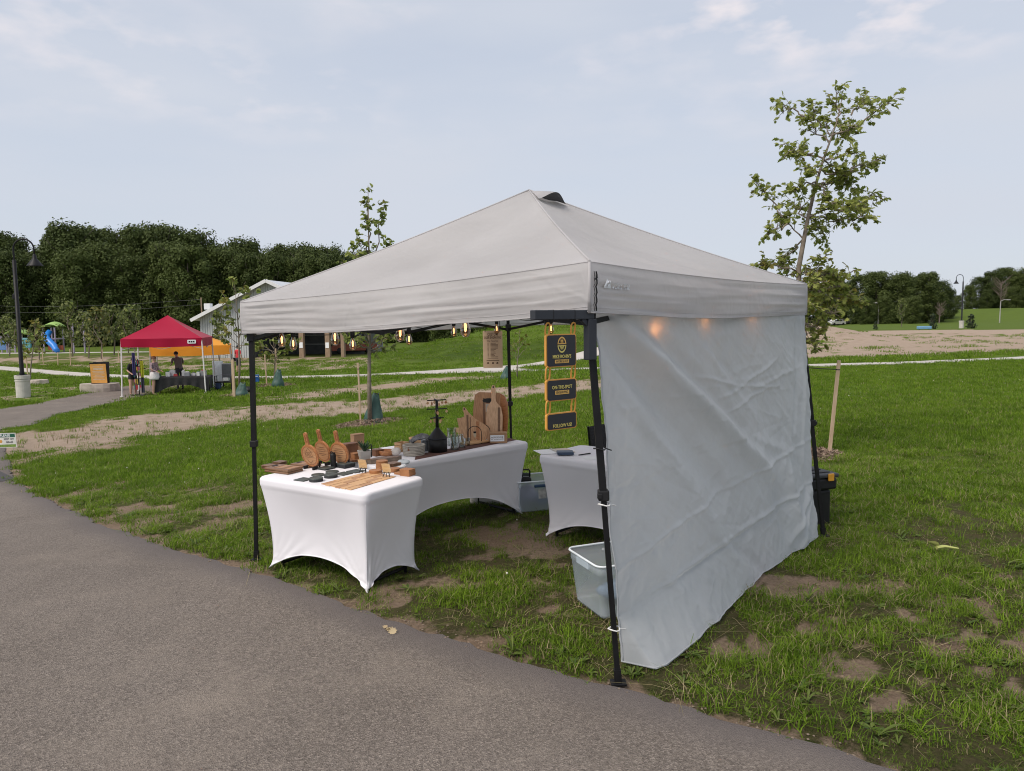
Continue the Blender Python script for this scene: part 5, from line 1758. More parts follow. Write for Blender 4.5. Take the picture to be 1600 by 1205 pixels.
# small stacked wooden crates
for px, py, lb in ((628, 705, 'little slatted pine crate left of the rope basket'), (650, 696, 'little slatted pine crate behind the rope basket')):
    c = on_l(px, py)
    t = thing('wooden_crate', lb, 'crate', (c.x, c.y, lz + EPS), lang + .2)
    for k in range(3):
        for s, (w, d, ox, oy) in enumerate(((.10, .006, 0, -.035), (.10, .006, 0, .035), (.006, .064, -.047, 0), (.006, .064, .047, 0))):
            mb = MB(); mb.box((ox, oy, .014 + k * .026), (w, d, .020)); mb.build('slat', bamboo, t)
    mb = MB(); mb.box((0, 0, .003), (.095, .064, .005)); mb.build('base', bamboo, t)
# price tags with string
c = on_l(628, 729)
tg = thing('white_gift_tags', 'loose white card tags on string beside the live-edge slabs', 'tags', (c.x, c.y, lz + EPS), lang)
for k in range(4):
    mb = MB(); mb.box((k * .018 - .03, k * .012 - .02, .002 + k * .0016), (.07, .03, .001), Matrix.Rotation(k * .35, 3, 'Z')); mb.build('tag', white_print, tg)

# rope basket with a draped cloth
c = on_l(647, 711)
bk = thing('rope_basket', 'coiled grey rope basket with leather tab, filled with folded cloth', 'basket', (c.x, c.y, lz + EPS))
mb = MB(); mb.s = True
prof = []
for k in range(7):
    z = k * .0125
    for a in np.linspace(-PI / 2, PI / 2, 5): prof.append((.082 + .007 * z / .08 + .0062 * math.cos(a), z + .00625 + .00625 * math.sin(a)))
prof += [(.075, .085), (.07, .03), (0, .028)]
mb.lathe([(0, .001)] + prof, n=32); mb.build('basket_wall', rope, bk)
mb = MB(); mb.rbox((-.030, -.085, .064), (.018, .004, .032), .001); mb.build('leather_tab', leather_d, bk)
c = on_l(655, 707)
mb = MB(); mb.s = True
def drape(u, v):
    x = -.06 + .24 * u; y = (v - .5) * .10
    z = .105 + .055 * math.sin(PI * min(1, u * 1.1)) * (1 - (2 * v - 1) ** 2 * .6) - .02 * u + .012 * float(fbm(u * 9, v * 6, 1, 2))
    z += .012 * math.sin(v * 19 + u * 5)
    return Vector((x, y + .012 * math.sin(u * 7), z))
mb.grid(drape, 26, 14)
o = mb.build('folded_cloth', greycloth); o.location = (c.x - .01, c.y, lz - .012); o.rotation_euler = (0, 0, lang - .25)
sol = o.modifiers.new('thickness', 'SOLIDIFY'); sol.thickness = .006
tag(o, 'marled grey cloth draped over the rope basket', 'cloth')
c = on_l(661, 705)
mb = MB(); mb.s = True; mb.lathe([(.035, 0), (.040, .04), (.041, .085), (.038, .09)], n=20)
single('grey_mug', mb, mat('grey_glaze', (.22, .23, .24), .35, .05), 'plain grey mug tucked behind the rope basket', 'mug', (c.x + .02, c.y + .03, lz + EPS))

# black conical carousel with wooden earrings
c = on_l(684, 706)
cs = thing('earring_carousel', 'black cone-topped drum carousel hung with wooden earrings', 'display stand', (c.x, c.y, lz + EPS), .3)
ps = c.y / FPX
mb = MB(); mb.s = True; mb.lathe([(.080, 0), (.080, 22 * ps)], n=32); mb.build('drum', blackp, cs)
mb = MB(); mb.s = True; mb.tube([(.082 * math.cos(a), .082 * math.sin(a), 22 * ps) for a in np.linspace(0, 2 * PI, 33)], .0035, 5, cap=False); mb.build('rim', greyp, cs)
mb = MB(); mb.s = False; mb.lathe([(.081, 22 * ps), (.078, 23 * ps), (.016, 38 * ps), (.012, 40 * ps)], n=24); mb.build('cone', blackp, cs)
mb = MB(); mb.s = True; mb.lathe([(.014, 39 * ps), (.011, 82 * ps)], n=10); mb.build('mast', blackp, cs)
rr = random.Random(12)
for zz, ln_, a0 in ((54, .062, .25), (68, .085, -.1), (82, .082, .05)):
    for q in range(2):
        a = a0 + q * PI / 2
        d = Vector((math.cos(a), math.sin(a), 0)) * ln_
        mb = MB(); mb.tube([-d + Vector((0, 0, zz * ps)), d + Vector((0, 0, zz * ps))], .005, 6); arm = mb.build('arm', blackp, cs)
        for s in (-1, 1, -.55, .6):
            if rr.random() < .25: continue
            e = d * s * .95
            er = MB(); er.tube([e + Vector((0, 0, zz * ps)), e + Vector((0, 0, zz * ps - .014))], .0007, 4)
            w, h = rr.choice(((.012, .034), (.018, .022), (.014, .028)))
            er.prism([(w * math.cos(t) * .7, -h / 2 + h / 2 * math.sin(t)) for t in np.linspace(0, 2 * PI, 9)[:-1]], Matrix.Translation(e + Vector((0, 0, zz * ps - .012))) @ Matrix.Rotation(rr.uniform(-.6, .6), 4, 'Z') @ Matrix.Rotation(PI / 2, 4, 'X'), .003)
            er.build('earring', rr.choice((maple, bamboo, cherry)), cs)

# clear glass jars
def clear_glass(name, tint=(.93, .96, .95), fac=.5):
    m = bpy.data.materials.new(name); m.use_nodes = True; nt = m.node_tree; nt.nodes.clear()
    o_ = nt.nodes.new('ShaderNodeOutputMaterial'); tb = nt.nodes.new('ShaderNodeBsdfTransparent'); gb = nt.nodes.new('ShaderNodeBsdfGlossy')
    tb.inputs['Color'].default_value = (*tint, 1); gb.inputs['Roughness'].default_value = .06
    lw = nt.nodes.new('ShaderNodeLayerWeight'); lw.inputs['Blend'].default_value = fac
    ms = nt.nodes.new('ShaderNodeMixShader')
    nt.links.new(lw.outputs['Facing'], ms.inputs['Fac']); nt.links.new(tb.outputs[0], ms.inputs[1]); nt.links.new(gb.outputs[0], ms.inputs[2]); nt.links.new(ms.outputs[0], o_.inputs['Surface'])
    return m
cg = clear_glass('clear_glass', (.86, .90, .89), .42)
def jar(px, py, r, h, label, neck=False):
    c = on_l(px, py)
    t = thing('glass_jar', label, 'glass', (c.x, c.y, lz + EPS))
    mb = MB(); mb.s = True
    pr = [(0, .002), (r * .96, .0), (r, .006), (r, h * (.62 if neck else .97))]
    if neck: pr += [(r * .5, h * .75), (r * .42, h * .98), (r * .5, h)]
    else: pr += [(r, h)]
    pr += [(pr[-1][0] - .003, pr[-1][1])] + [(max(0, a - .003), b) for a, b in pr[::-1][1:-2]] + [(0, .008)]
    mb.lathe(pr, n=24, cap=False); mb.build('glass_wall', cg, t)
    return t
j1 = jar(711, 703, .040, .125, 'clear glass tumbler beside the black carousel')
mb = MB(); mb.tube([(-.012, .01, .01), (-.03, -.01, .135)], .005, 6); mb.build('wooden_spoon', maple, j1)
jar(706, 696, .042, .150, 'tall clear glass behind the black carousel')
jar(722, 700, .030, .12, 'clear glass bottle with narrow neck beside the tumbler', True)
jar(730, 697, .026, .07, 'small clear stemless glass left of the arched rack')
c = on_l(717, 690)
mb = MB(); mb.prism([(-.05, 0), (.045, -.008), (.055, .02), (.04, .042), (-.045, .04)], Matrix.Translation((0, 0, .085)) @ Matrix.Rotation(math.radians(76), 4, 'X'), .008)
mb.bar((0, .0, 0), (0, .0, .09), .012)
single('wooden_plaque', mb, maple, 'pale maple plaque propped among the clear glasses', 'plaque', (c.x, c.y, lz + EPS), math.radians(-10))

# dark runner under the glasses and the tan board in front of the rack
mb = MB()
R0 = [on_l(*p) for p in ((648, 719), (806, 688), (796, 685), (650, 711))]
mb.add([p + Vector((0, 0, .0015)) for p in R0] + [p + Vector((0, 0, .0035)) for p in R0], [(3, 2, 1, 0), (4, 5, 6, 7), (0, 1, 5, 4), (1, 2, 6, 5), (2, 3, 7, 6), (3, 0, 4, 7)])
tag(mb.build('table_runner', mat('rust_runner', (.11, .05, .04), .95, .3, 30, .001, 80)), 'dark rust cloth runner along the long table\'s edge', 'runner')
c = on_l(741, 694)
mb = MB(); mb.rbox((0, 0, .012), (.27, .11, .016), .004)
single('serving_board', mb, bamboo, 'flat tan serving board lying before the arched rack', 'serving board', (c.x, c.y, lz + .004), lang)
mb = MB(); c2 = on_l(747, 691)
for k in range(4): mb.box((k * .014 - .02, (k % 2) * .01, .001), (.012, .02, .0012), Matrix.Rotation(k * .5, 3, 'Z'))
single('paper_tags', mb, white_print, 'scrap of white paper tags on the tan serving board', 'paper', (c2.x, c2.y, lz + .0255), lang)
# two small jars with black lids
for px, lb in ((735, 'small cream jar with black lid, left of the pair'), (742, 'small cream jar with black lid, right of the pair')):
    c = on_l(px, 691)
    t = thing('spice_jar', lb, 'jar', (c.x, c.y, lz + .0255))
    mb = MB(); mb.s = True; mb.lathe([(.017, 0), (.019, .004), (.019, .052), (.014, .058)], n=16); mb.build('jar_body', mat('cream_jar', (.55, .47, .33), .4), t)
    mb = MB(); mb.s = True; mb.lathe([(.0155, .057), (.0155, .072), (.013, .074)], n=16); mb.build('lid', blackp, t)

# leaning cutting boards
def lean_board(px, py, poly, th, az, lean, m, label, stripes=None, hole=None, push=0.0):
    c = on_l(px, py)
    t = thing('cutting_board', label, 'cutting board', (c.x, c.y, lz + EPS), az)
    Mb = Matrix.Rotation(lean, 4, 'X') @ frame_matrix((0, push, 0), (1, 0, 0), (0, 0, 1))
    mb = MB(); mb.prism(poly, Mb, -th); bd = mb.build('board', m, t)
    for (x0, x1, y0, y1, mm) in (stripes or []):
        mb = MB(); mb.prism([(x0, y0), (x1, y0), (x1, y1), (x0, y1)], Mb @ Matrix.Translation((0, 0, .0004)), .0006); mb.build('wood_stripe', mm, bd)
    if hole:
        mb = MB(); mb.prism([(hole[0] + hole[2] * math.cos(a), hole[1] + hole[3] * math.sin(a)) for a in np.linspace(0, 2 * PI, 15)[:-1]], Mb @ Matrix.Translation((0, 0, .0006)), .0006); mb.build('handle_hole', slate_d, bd)
    return t, Mb
ps7 = on_l(750, 690).y / FPX
def pxpoly(pts, cx, by): return [((x - cx) * ps7, (by - y) * ps7) for x, y in pts]
# back row
tall = pxpoly([(741, 692), (739, 640), (742, 612), (746, 606), (784, 606), (787, 640), (785, 692)], 763, 692)
lean_board(764, 686, [(-.135, 0), (.13, 0), (.14, .20), (.13, .36), (.105, .425), (-.085, .435), (-.125, .41), (-.145, .25)], .02, math.radians(2), math.radians(-5), redwood_v,
           'largest leaning cutting board with slotted handle at the long table\'s far end', [(-.05, -.035, .0, .38, walnut), (-.02, .01, .0, .36, cherry), (.03, .05, 0, .36, walnut)], (0.0, .355, .055, .022))
lean_board(771, 688, [(-.06, 0), (.075, 0), (.085, .22), (.07, .30), (.03, .345), (.022, .36), (.018, .48), (.006, .505), (-.012, .505), (-.022, .48), (-.02, .36), (-.04, .33), (-.06, .30), (-.07, .2)], .02, math.radians(-4), math.radians(-9), paddle_v,
           'tall paddle cutting board with looped handle and pale tag', [(.04, .062, 0, .30, walnut)], (-.002, .487, .007, .009))
c = on_l(766, 682)
mb = MB(); mb.box((0, 0, 0), (.038, .003, .075)); 
single('price_tag', mb, mat('pale_tag', (.55, .52, .46), .8), 'pale card tag hung on the looped cutting board handle', 'tag', (c.x - .015, c.y - .14, lz + .29), .05)
lean_board(735, 692, [(-.075, 0), (.14, 0), (.16, .14), (.12, .17), (.05, .215), (-.005, .27), (-.035, .315), (-.055, .325), (-.062, .30), (-.05, .27), (-.052, .235), (-.085, .225), (-.115, .225)], .02, math.radians(6), math.radians(-12), acacia_v,
           'swoop-shouldered cutting board with walnut stripes leaning at the left', [(-.03, -.012, .0, .25, walnut), (.0, .008, .0, .23, walnut), (.055, .085, 0, .19, cherry)], (-.047, .305, .007, .008))
lean_board(783, 686, [(-.03, 0), (.05, 0), (.062, .2), (.05, .33), (.015, .40), (-.03, .42)], .018, math.radians(-28), math.radians(-6), cherry,
           'dark round-shouldered cutting board at the right of the leaning group', None, None)
lean_board(775, 687, [(-.06, 0), (.06, 0), (.06, .165), (-.075, .165)], .02, math.radians(-6), math.radians(-8), acacia_v, 'small square cutting board standing behind the cardboard box', [(-.06, .055, .05, .054, walnut), (-.06, .055, .105, .109, walnut)])
# arched metal racks
for px, py, sc_, lb in ((742, 694, 1.0, 'black wire arch rack standing before the swoop-shouldered board'), (756, 690, .95, 'second black wire arch rack behind the first')):
    c = on_l(px, py)
    mb = MB(); mb.s = True
    w, h = .06 * sc_, .155 * sc_
    pts = [(-w, 0, 0), (-w, 0, h - w)] + [(-w * math.cos(a), 0, h - w + w * math.sin(a)) for a in np.linspace(.2, PI - .2, 12)] + [(w, 0, h - w), (w, 0, 0)]
    mb.tube(pts, .0032, 6); mb.tube([(-w, -.03, .003), (-w, .03, .003)], .0032, 6); mb.tube([(w, -.03, .003), (w, .03, .003)], .0032, 6)
    single('arch_rack', mb, blackm, lb, 'rack', (c.x, c.y, lz + .006), math.radians(4))
# cardboard box with printed label
c = on_l(777, 692)
bx = thing('cardboard_box', 'small brown cardboard box with a white printed label', 'box', (c.x + .01, c.y, lz + .005), math.radians(4))
mb = MB(); mb.rbox((0, 0, .045), (.155, .105, .09), .002); mb.build('carton', cardboard, bx)
mb = MB(); mb.box((0, .0, .0905), (.155, .006, .001)); mb.build('flap_seam', mat('tape', (.45, .33, .2), .4), bx)
Ml = frame_matrix((-.012, -.0532, .045), (1, 0, 0), (0, 0, 1))
mb = MB(); mb.prism(round_rect(.125, .056, .003), Ml, .0006); lbp = mb.build('label_sticker', white_print, bx)
text("MIKE ROHN'S", .019, ink, lbp, Ml @ Matrix.Translation((.006, .008, .001)), sx=.72, extrude=.0002)
text('WORKSHOP', .014, ink, lbp, Ml @ Matrix.Translation((.006, -.010, .001)), sx=.9, extrude=.0002)
mb = MB(); ring_arc(mb, Ml @ Matrix.Translation((-.047, 0, .0008)), .008, .011, 0, 2 * PI, 16, 0, 1)
mb.tube([Ml @ Vector((.05, -.016, .001)), Ml @ Vector((.05, .016, .001))], .002, 4); mb.build('printed_mark', ink, lbp)

# ---- notebooks and pen on the right-hand table
def on_r(px, py):
    p = zat(px, py, rz_); p.z = rz_; return p
rang = math.atan2(ru.y, ru.x)
c = on_r(866, 706)
nb_ = thing('spiral_notebook', 'open white spiral notebook on the right-hand table', 'notebook', (c.x, c.y, rz_ + EPS), math.radians(18))
mb = MB(); mb.rbox((-.075, 0, .003), (.14, .20, .005), .001); mb.build('page_block', white_print, nb_)
mb = MB(); mb.rbox((.075, 0, .003), (.14, .20, .005), .001); mb.build('page_block', mat('cream_paper', (.62, .55, .45), .8), nb_)
for k in range(10):
    mb = MB(); mb.tube([(-.008 * math.cos(a), -.085 + k * .019, .006 + .010 * math.sin(a)) for a in np.linspace(0, PI, 7)], .0014, 5); mb.build('wire_loop', tie_m, nb_)
c = on_r(883, 711)
mb = MB(); mb.rbox((0, 0, .012), (.13, .10, .022), .003)
single('blue_notepad', mb, mat('navy_cover', (.035, .06, .11), .5), 'navy blue notepad beside the spiral notebook', 'notepad', (c.x, c.y, rz_ + .007), math.radians(2))
c = on_r(914, 711)
mb = MB(); mb.s = True; mb.tube([(-.065, 0, .006), (.05, 0, .006), (.062, 0, .006)], [.0045, .0052, .003], 8)
single('black_pen', mb, blackp, 'black pen lying on the right-hand table', 'pen', (c.x, c.y, rz_ + EPS), math.radians(35))
c = on_r(922, 716)
mb = MB(); mb.box((0, 0, .0012), (.21, .16, .0012)); 
single('paper_sheet', mb, white_print, 'loose white sheet of paper under the pen\'s edge', 'paper', (c.x + .05, c.y + .02, rz_), math.radians(12))

# ---- plastic bins
bin_m = bpy.data.materials.new('frosted_plastic'); bin_m.use_nodes = True
nt = bin_m.node_tree; pb = nt.nodes['Principled BSDF']; oo = nt.nodes['Material Output']
pb.inputs['Base Color'].default_value = (.70, .78, .86, 1); pb.inputs['Roughness'].default_value = .25
tb = nt.nodes.new('ShaderNodeBsdfTransparent'); tb.inputs['Color'].default_value = (.93, .96, .98, 1)
ms = nt.nodes.new('ShaderNodeMixShader'); ms.inputs['Fac'].default_value = .62
nt.links.new(pb.outputs[0], ms.inputs[1]); nt.links.new(tb.outputs[0], ms.inputs[2]); nt.links.new(ms.outputs[0], oo.inputs['Surface'])
def bin_(loc, rz, L_, W_, H_, label, contents=()):
    t = thing('plastic_bin', label, 'storage bin', loc, rz)
    def ring(l, w, r, z): return [(x, y, z) for x, y in round_rect(l, w, r, 4)]
    rings = [ring(L_ * .84, W_ * .82, .03, .004), ring(L_ * .86, W_ * .84, .04, .02), ring(L_ * .95, W_ * .94, .045, H_ * .80), ring(L_ * .965, W_ * .955, .045, H_ * .81), ring(L_ * .97, W_ * .96, .045, H_ - .012)]
    n = len(rings[0]); mb = MB(); mb.s = True
    vs = [p for r in rings for p in r]
    fs = [(j * n + i, j * n + (i + 1) % n, (j + 1) * n + (i + 1) % n, (j + 1) * n + i) for j in range(len(rings) - 1) for i in range(n)]
    fs.append(tuple(range(n - 1, -1, -1)))
    mb.add(vs, fs); mb.build('tub', bin_m, t)
    rim = MB(); rim.s = True
    rr_ = [Vector(p) for p in ring(L_ * .99, W_ * .985, .05, H_ - .006)]
    rim.tube(rr_ + [rr_[0]], .007, 6, cap=False); rim.build('rim', mat('bin_rim', (.72, .78, .82), .3), t)
    for s in (-1, 1):
        hd = MB(); hd.rbox((s * L_ * .485, 0, H_ - .035), (.016, W_ * .36, .045), .005); hd.build('grip', bin_m, t)
    return t
# bin behind the near leg
bn_c = Vector((0.68, 4.42, 0))
b1 = bin_((bn_c.x, bn_c.y, gz(bn_c.x, bn_c.y) + .015), math.radians(22), .60, .42, .33, 'open clear plastic bin half hidden behind the near tent leg')
c1m = mat('blue_grey_cloth', (.20, .26, .34), .9, .3, 9)
def bag_lump(name, loc, s, m, label, cat, seed):
    mb = MB(); mb.s = True
    def fn(u, v):
        a = 2 * PI * u; b = PI * v
        r = 1 + .45 * (float(fbm(math.cos(a) * 1.5 + seed, math.sin(a) * 1.5 + v * 2.5, 1.2, 3)) - .5)
        return Vector((s[0] * r * math.cos(a) * math.sin(b), s[1] * r * math.sin(a) * math.sin(b), s[2] * (1 - math.cos(b)) * .5 * r))
    mb.grid(fn, 26, 14, True); o = mb.build(name, m); o.location = loc
    return tag(o, label, cat)
bag_lump('folded_fabric', (bn_c.x + .02, bn_c.y + .02, .03), (.19, .12, .12), c1m, 'blue-grey fabric folded at the bottom of the near open bin', 'fabric', 1.4)
bag_lump('black_bag', (bn_c.x + .10, bn_c.y + .04, .16), (.10, .09, .15), mat('black_cloth', (.02, .02, .022), .9), 'black bag poking out of the near open bin', 'bag', 3.4)
# second bin between the tables
b2c = G(833, 800); b2c = Vector((b2c.x, b2c.y + .10, 0))
b2 = bin_((b2c.x, b2c.y, gz(b2c.x, b2c.y) + .015), math.radians(14), .46, .36, .29, 'clear plastic bin with blue grips standing between the long and right tables')
mb = MB(); mb.rbox((.03, -.185, .245), (.13, .02, .028), .008); mb.build('blue_latch', mat('navy_plastic', (.03, .07, .14), .4), b2)
mb = MB(); mb.box((.045, -.172, .17), (.075, .004, .09), Matrix.Rotation(-.10, 3, 'X')); mb.build('label_card', mat('grey_label', (.42, .42, .40), .8, .3, 30), b2)
bag_lump('stuffed_bag', (b2c.x - .06, b2c.y, .03), (.11, .11, .17), mat('mauve_cloth', (.16, .16, .22), .9, .3, 8), 'dull mauve cloth stuffed inside the bin between the tables', 'cloth', 6.1)
bag_lump('dark_blue_pouch', (b2c.x + .08, b2c.y - .02, .03), (.065, .08, .11), mat('slate_blue_cloth', (.13, .17, .24), .9, .2, 8), 'slate blue pouch inside the bin between the tables', 'pouch', 2.7)
# black lantern-like device on the bin
c = Vector((b2c.x - .06, b2c.y + .02, gz(b2c.x, b2c.y) + .20))
dv = thing('work_lantern', 'black lantern with carrying loop sitting in the bin between the tables', 'lantern', c)
mb = MB(); mb.rbox((0, 0, .075), (.10, .08, .06), .02); mb.build('lantern_base', blackp, dv)
mb = MB(); mb.s = True; mb.tube([(-.034, 0, .09), (-.036, 0, .16), (-.025, 0, .172), (.025, 0, .172), (.036, 0, .16), (.034, 0, .09)], .008, 7); mb.build('carry_loop', blackp, dv)
mb = MB(); mb.box((0, .002, .125), (.055, .006, .03)); mb.build('screen', mat('dark_screen', (.05, .06, .055), .2), dv)
# white cloth-covered box under the long table
c = (G(735, 792) + G(795, 806)) / 2
mb = MB(); Rw = Matrix.Rotation(math.radians(-14), 3, 'Z')
mb.rbox((0, .05, .12), (.40, .16, .23), .01, Rw)
o = single('white_storage_box', mb, mat('white_card', (.62, .58, .56), .8, .06, 9), 'plain white storage box under the far end of the long table', 'box', (c.x + .02, c.y + .22, gz(c.x, c.y)))
# black chair back behind the right-hand table
c = at(922, 690, 6.75)
ch = thing('camp_chair', 'black mesh camp chair behind the right-hand table', 'chair', (c.x + .22, c.y, gz(c.x, c.y)), math.radians(-25))
mb = MB(); mb.s = True
mb.grid(lambda u, v: Vector((-.24 + .48 * u, .10 - .10 * v + .04 * math.sin(PI * u), .40 + .36 * v + .035 * math.sin(PI * u))), 12, 8); cb = mb.build('back_sling', mat('dark_mesh', (.05, .05, .055), .9, .3, 60), ch)
mb = MB(); mb.s = True; mb.grid(lambda u, v: Vector((-.24 + .48 * u, .10 - .42 * v, .40 - .05 * math.sin(PI * u) * math.sin(PI * v))), 10, 8); mb.build('seat', mat('dark_mesh', (.05, .05, .055)), ch)
for sx in (-1, 1):
    for a, b in (((sx * .25, .10, .0), (sx * .25, -.30, .42)), ((sx * .25, -.32, .0), (sx * .25, .08, .42)), ((sx * .25, .10, .38), (sx * .25, .0, .76))):
        mb = MB(); mb.tube([a, b], .010, 6); mb.build('frame_tube', blackm, ch)
# black tool case outside the sidewall
tc_ = G(1284, 826)
tl = thing('tool_case', 'black rugged tool case with an orange latch beside the far right leg', 'tool case', (tc_.x - .06, tc_.y + .22, gz(tc_.x, tc_.y)), math.radians(18))
mb = MB(); mb.rbox((.01, 0, .15), (.27, .30, .30), .02); mb.build('lower_case', blackp, tl)
mb = MB(); mb.rbox((.02, 0, .355), (.32, .36, .10), .02); bd_ = mb.build('case_body', blackp, tl)
mb = MB(); mb.rbox((.02, 0, .425), (.34, .38, .036), .012); ld_ = mb.build('lid', mat('dark_grey_plastic', (.035, .037, .042), .5), tl)
for k in range(3):
    mb = MB(); mb.rbox((.02, -.11 + k * .11, .445), (.24, .05, .010), .003); mb.build('lid_rib', blackp, ld_)
mb = MB(); mb.rbox((.10, -.195, .415), (.055, .016, .062), .005); mb.build('latch', mat('amber_plastic', (.62, .30, .03), .45), tl)
mb = MB(); mb.s = True; mb.tube([(.19, -.10, .37), (.225, -.09, .365), (.225, .09, .365), (.19, .10, .37)], .011, 7); mb.build('handle', blackp, tl)
# ================================================================== trees
bark_g = mat('grey_bark_young', (0.20, 0.165, 0.13), .9, .25, 14, .002, 60)
bark_d = mat('dark_bark', (0.07, 0.058, 0.048), .95, .3, 6)
stake_m = wood('stake_pine', (0.40, 0.29, 0.19), (0.52, 0.40, 0.28), 6, .8, (6, 6, 1))
bag_m = mat('green_watering_bag', (0.035, 0.085, 0.070), .55, .2, 6, .004, 14)
oak_leaf = leafmat('oak_leaves', (0.15, 0.20, 0.035), (0.44, 0.47, 0.14), .5, .5)
lin_leaf = leafmat('linden_leaves', (0.14, 0.20, 0.045), (0.38, 0.43, 0.13), .48, .5)
yel_leaf = leafmat('yellowing_leaves', (0.13, 0.135, 0.03), (0.27, 0.235, 0.06), .35, .5)
far_leaf = leafmat('wood_leaves', (0.036, 0.054, 0.014), (0.090, 0.118, 0.032), .18, .6, .15, .6)
far_leaf2 = leafmat('wood_leaves_light', (0.050, 0.070, 0.018), (0.12, 0.15, 0.045), .18, .6, .15, .6)
con_leaf = leafmat('spruce_needles', (0.018, 0.034, 0.016), (0.045, 0.065, 0.03), .1, .6)

OAK_OUT = [(0, 0), (.10, .02), (.07, .16), (.26, .10), (.22, .28), (.42, .22), (.30, .48), (.52, .48), (.24, .66), (.34, .80), (.10, .82), (0, 1.0)]
OAK_OUT = OAK_OUT + [(-x, y) for x, y in OAK_OUT[-2:0:-1]]
RND_OUT = [(0, 0), (.30, .02), (.46, .28), (.40, .60), (.20, .85), (0, 1.0), (-.20, .85), (-.40, .60), (-.46, .28), (-.30, .02)]
def add_leaf(mb, p, d, size, outline, rr, droop=.25):
    """a leaf blade folded slightly along its midrib"""
    d = Vector(d)
    if d.length < 1e-6: d = Vector((0, 0, 1))
    d.normalize()
    side = d.cross(Vector((rr.gauss(0, .5), rr.gauss(0, .5), 1))).normalized()
    nrm = side.cross(d)
    n = len(outline)
    vs = [p + side * (x * size) + d * (y * size) + nrm * (abs(x) * .25 * size - droop * size * y * y) for x, y in outline]
    half = n // 2
    mb.add(vs, [tuple(range(0, half + 1)), tuple([0] + list(range(half, n)))])

def grow(mb_br, mb_lf, a, b, r0, r1, rr, leaf, outline, nl, twig=.28, depth_j=.25, bend=.06, yel=None):
    """one limb from a to b with twigs and leaves along its outer part"""
    a, b = Vector(a), Vector(b)
    n = 7; pts = []
    for k in range(n + 1):
        t = k / n; p = a.lerp(b, t)
        p += Vector((rr.gauss(0, bend), rr.gauss(0, bend), rr.gauss(0, bend))) * (math.sin(PI * t) * (b - a).length)
        pts.append(p)
    mb_br.tube(pts, [r0 + (r1 - r0) * k / n for k in range(n + 1)], 6)
    L_ = (b - a).length
    cnt = int(nl * L_)
    for k in range(cnt):
        t = .22 + .78 * (rr.random() ** .75)
        i = min(n - 1, int(t * n)); p = pts[i].lerp(pts[i + 1], t * n - i)
        d = (b - a).normalized() * .5 + Vector((rr.gauss(0, 1), rr.gauss(0, 1), rr.gauss(.15, .8)))
        d.normalize()
        tl = twig * rr.uniform(.25, 1.1) * (1.05 - .4 * t)
        q = p + d * tl
        mb_br.tube([p, p.lerp(q, .5) + Vector((0, 0, .015)), q], [.004, .003, .002], 4, cap=False)
        for _ in range(rr.randint(3, 5)):
            f = rr.uniform(.45, 1.05); lp = p.lerp(q, f)
            ld = d * .6 + Vector((rr.gauss(0, .8), rr.gauss(0, .8), rr.gauss(-.1, .6)))
            mb_lf.cur = 1 if (yel and rr.random() < yel) else 0
            add_leaf(mb_lf, lp, ld, leaf * rr.uniform(.5, 1.3), outline, rr)

def stake(loc, h, lean, label, group=None, r=.022):
    p = Vector(loc); z = gz(p.x, p.y)
    t = thing('tree_stake', label, 'stake', (p.x, p.y, z), 0, group)
    mb = MB(); mb.bar((0, 0, -.02), (lean[0], lean[1], h), r * 1.7); mb.build('post', stake_m, t)
    mb = MB(); q = Vector((lean[0], lean[1], h)) * .9
    mb.tube([q + Vector((.024 * math.cos(a), .024 * math.sin(a), 0)) for a in np.linspace(0, 2 * PI, 9)], .006, 5); mb.build('tie_strap', blackp, t)
    return t
def water_bag(loc, h, w, label, rz=0):
    p = Vector(loc); z = gz(p.x, p.y)
    t = thing('watering_bag', label, 'watering bag', (p.x, p.y, z), rz)
    mb = MB(); mb.s = True
    def fn(u, v):
        a = 2 * PI * u; f = (1 - .70 * v ** 1.1) * (.93 + .12 * math.sin(PI * min(1, v * 2.2)))
        r = w / 2 * f * (1 + .5 * (float(fbm(math.cos(a) * 1.6 + 4 + p.x, math.sin(a) * 1.6 + v * 2.5, 1.4, 3)) - .5) + .05 * math.sin(a * 7 + v * 4))
        return Vector((r * math.cos(a) + .16 * w * v * v, r * .72 * math.sin(a), h * v * (1 + .10 * math.sin(a * 2 + 1) * v)))
    mb.grid(fn, 26, 12, True); mb.f.append(tuple(len(mb.v) - 26 + i for i in range(26))); mb.m.append(0); mb.sm.append(False)
    mb.build('bag_body', bag_m, t)
    mb = MB(); mb.tube([(.0, 0, h * .98), (w * .12, 0, h * 1.06), (w * .28, -.02, h * 1.02)], .014, 5); mb.build('bag_strap', mat('strap_black', (.03, .03, .03), .7), t)
    return t

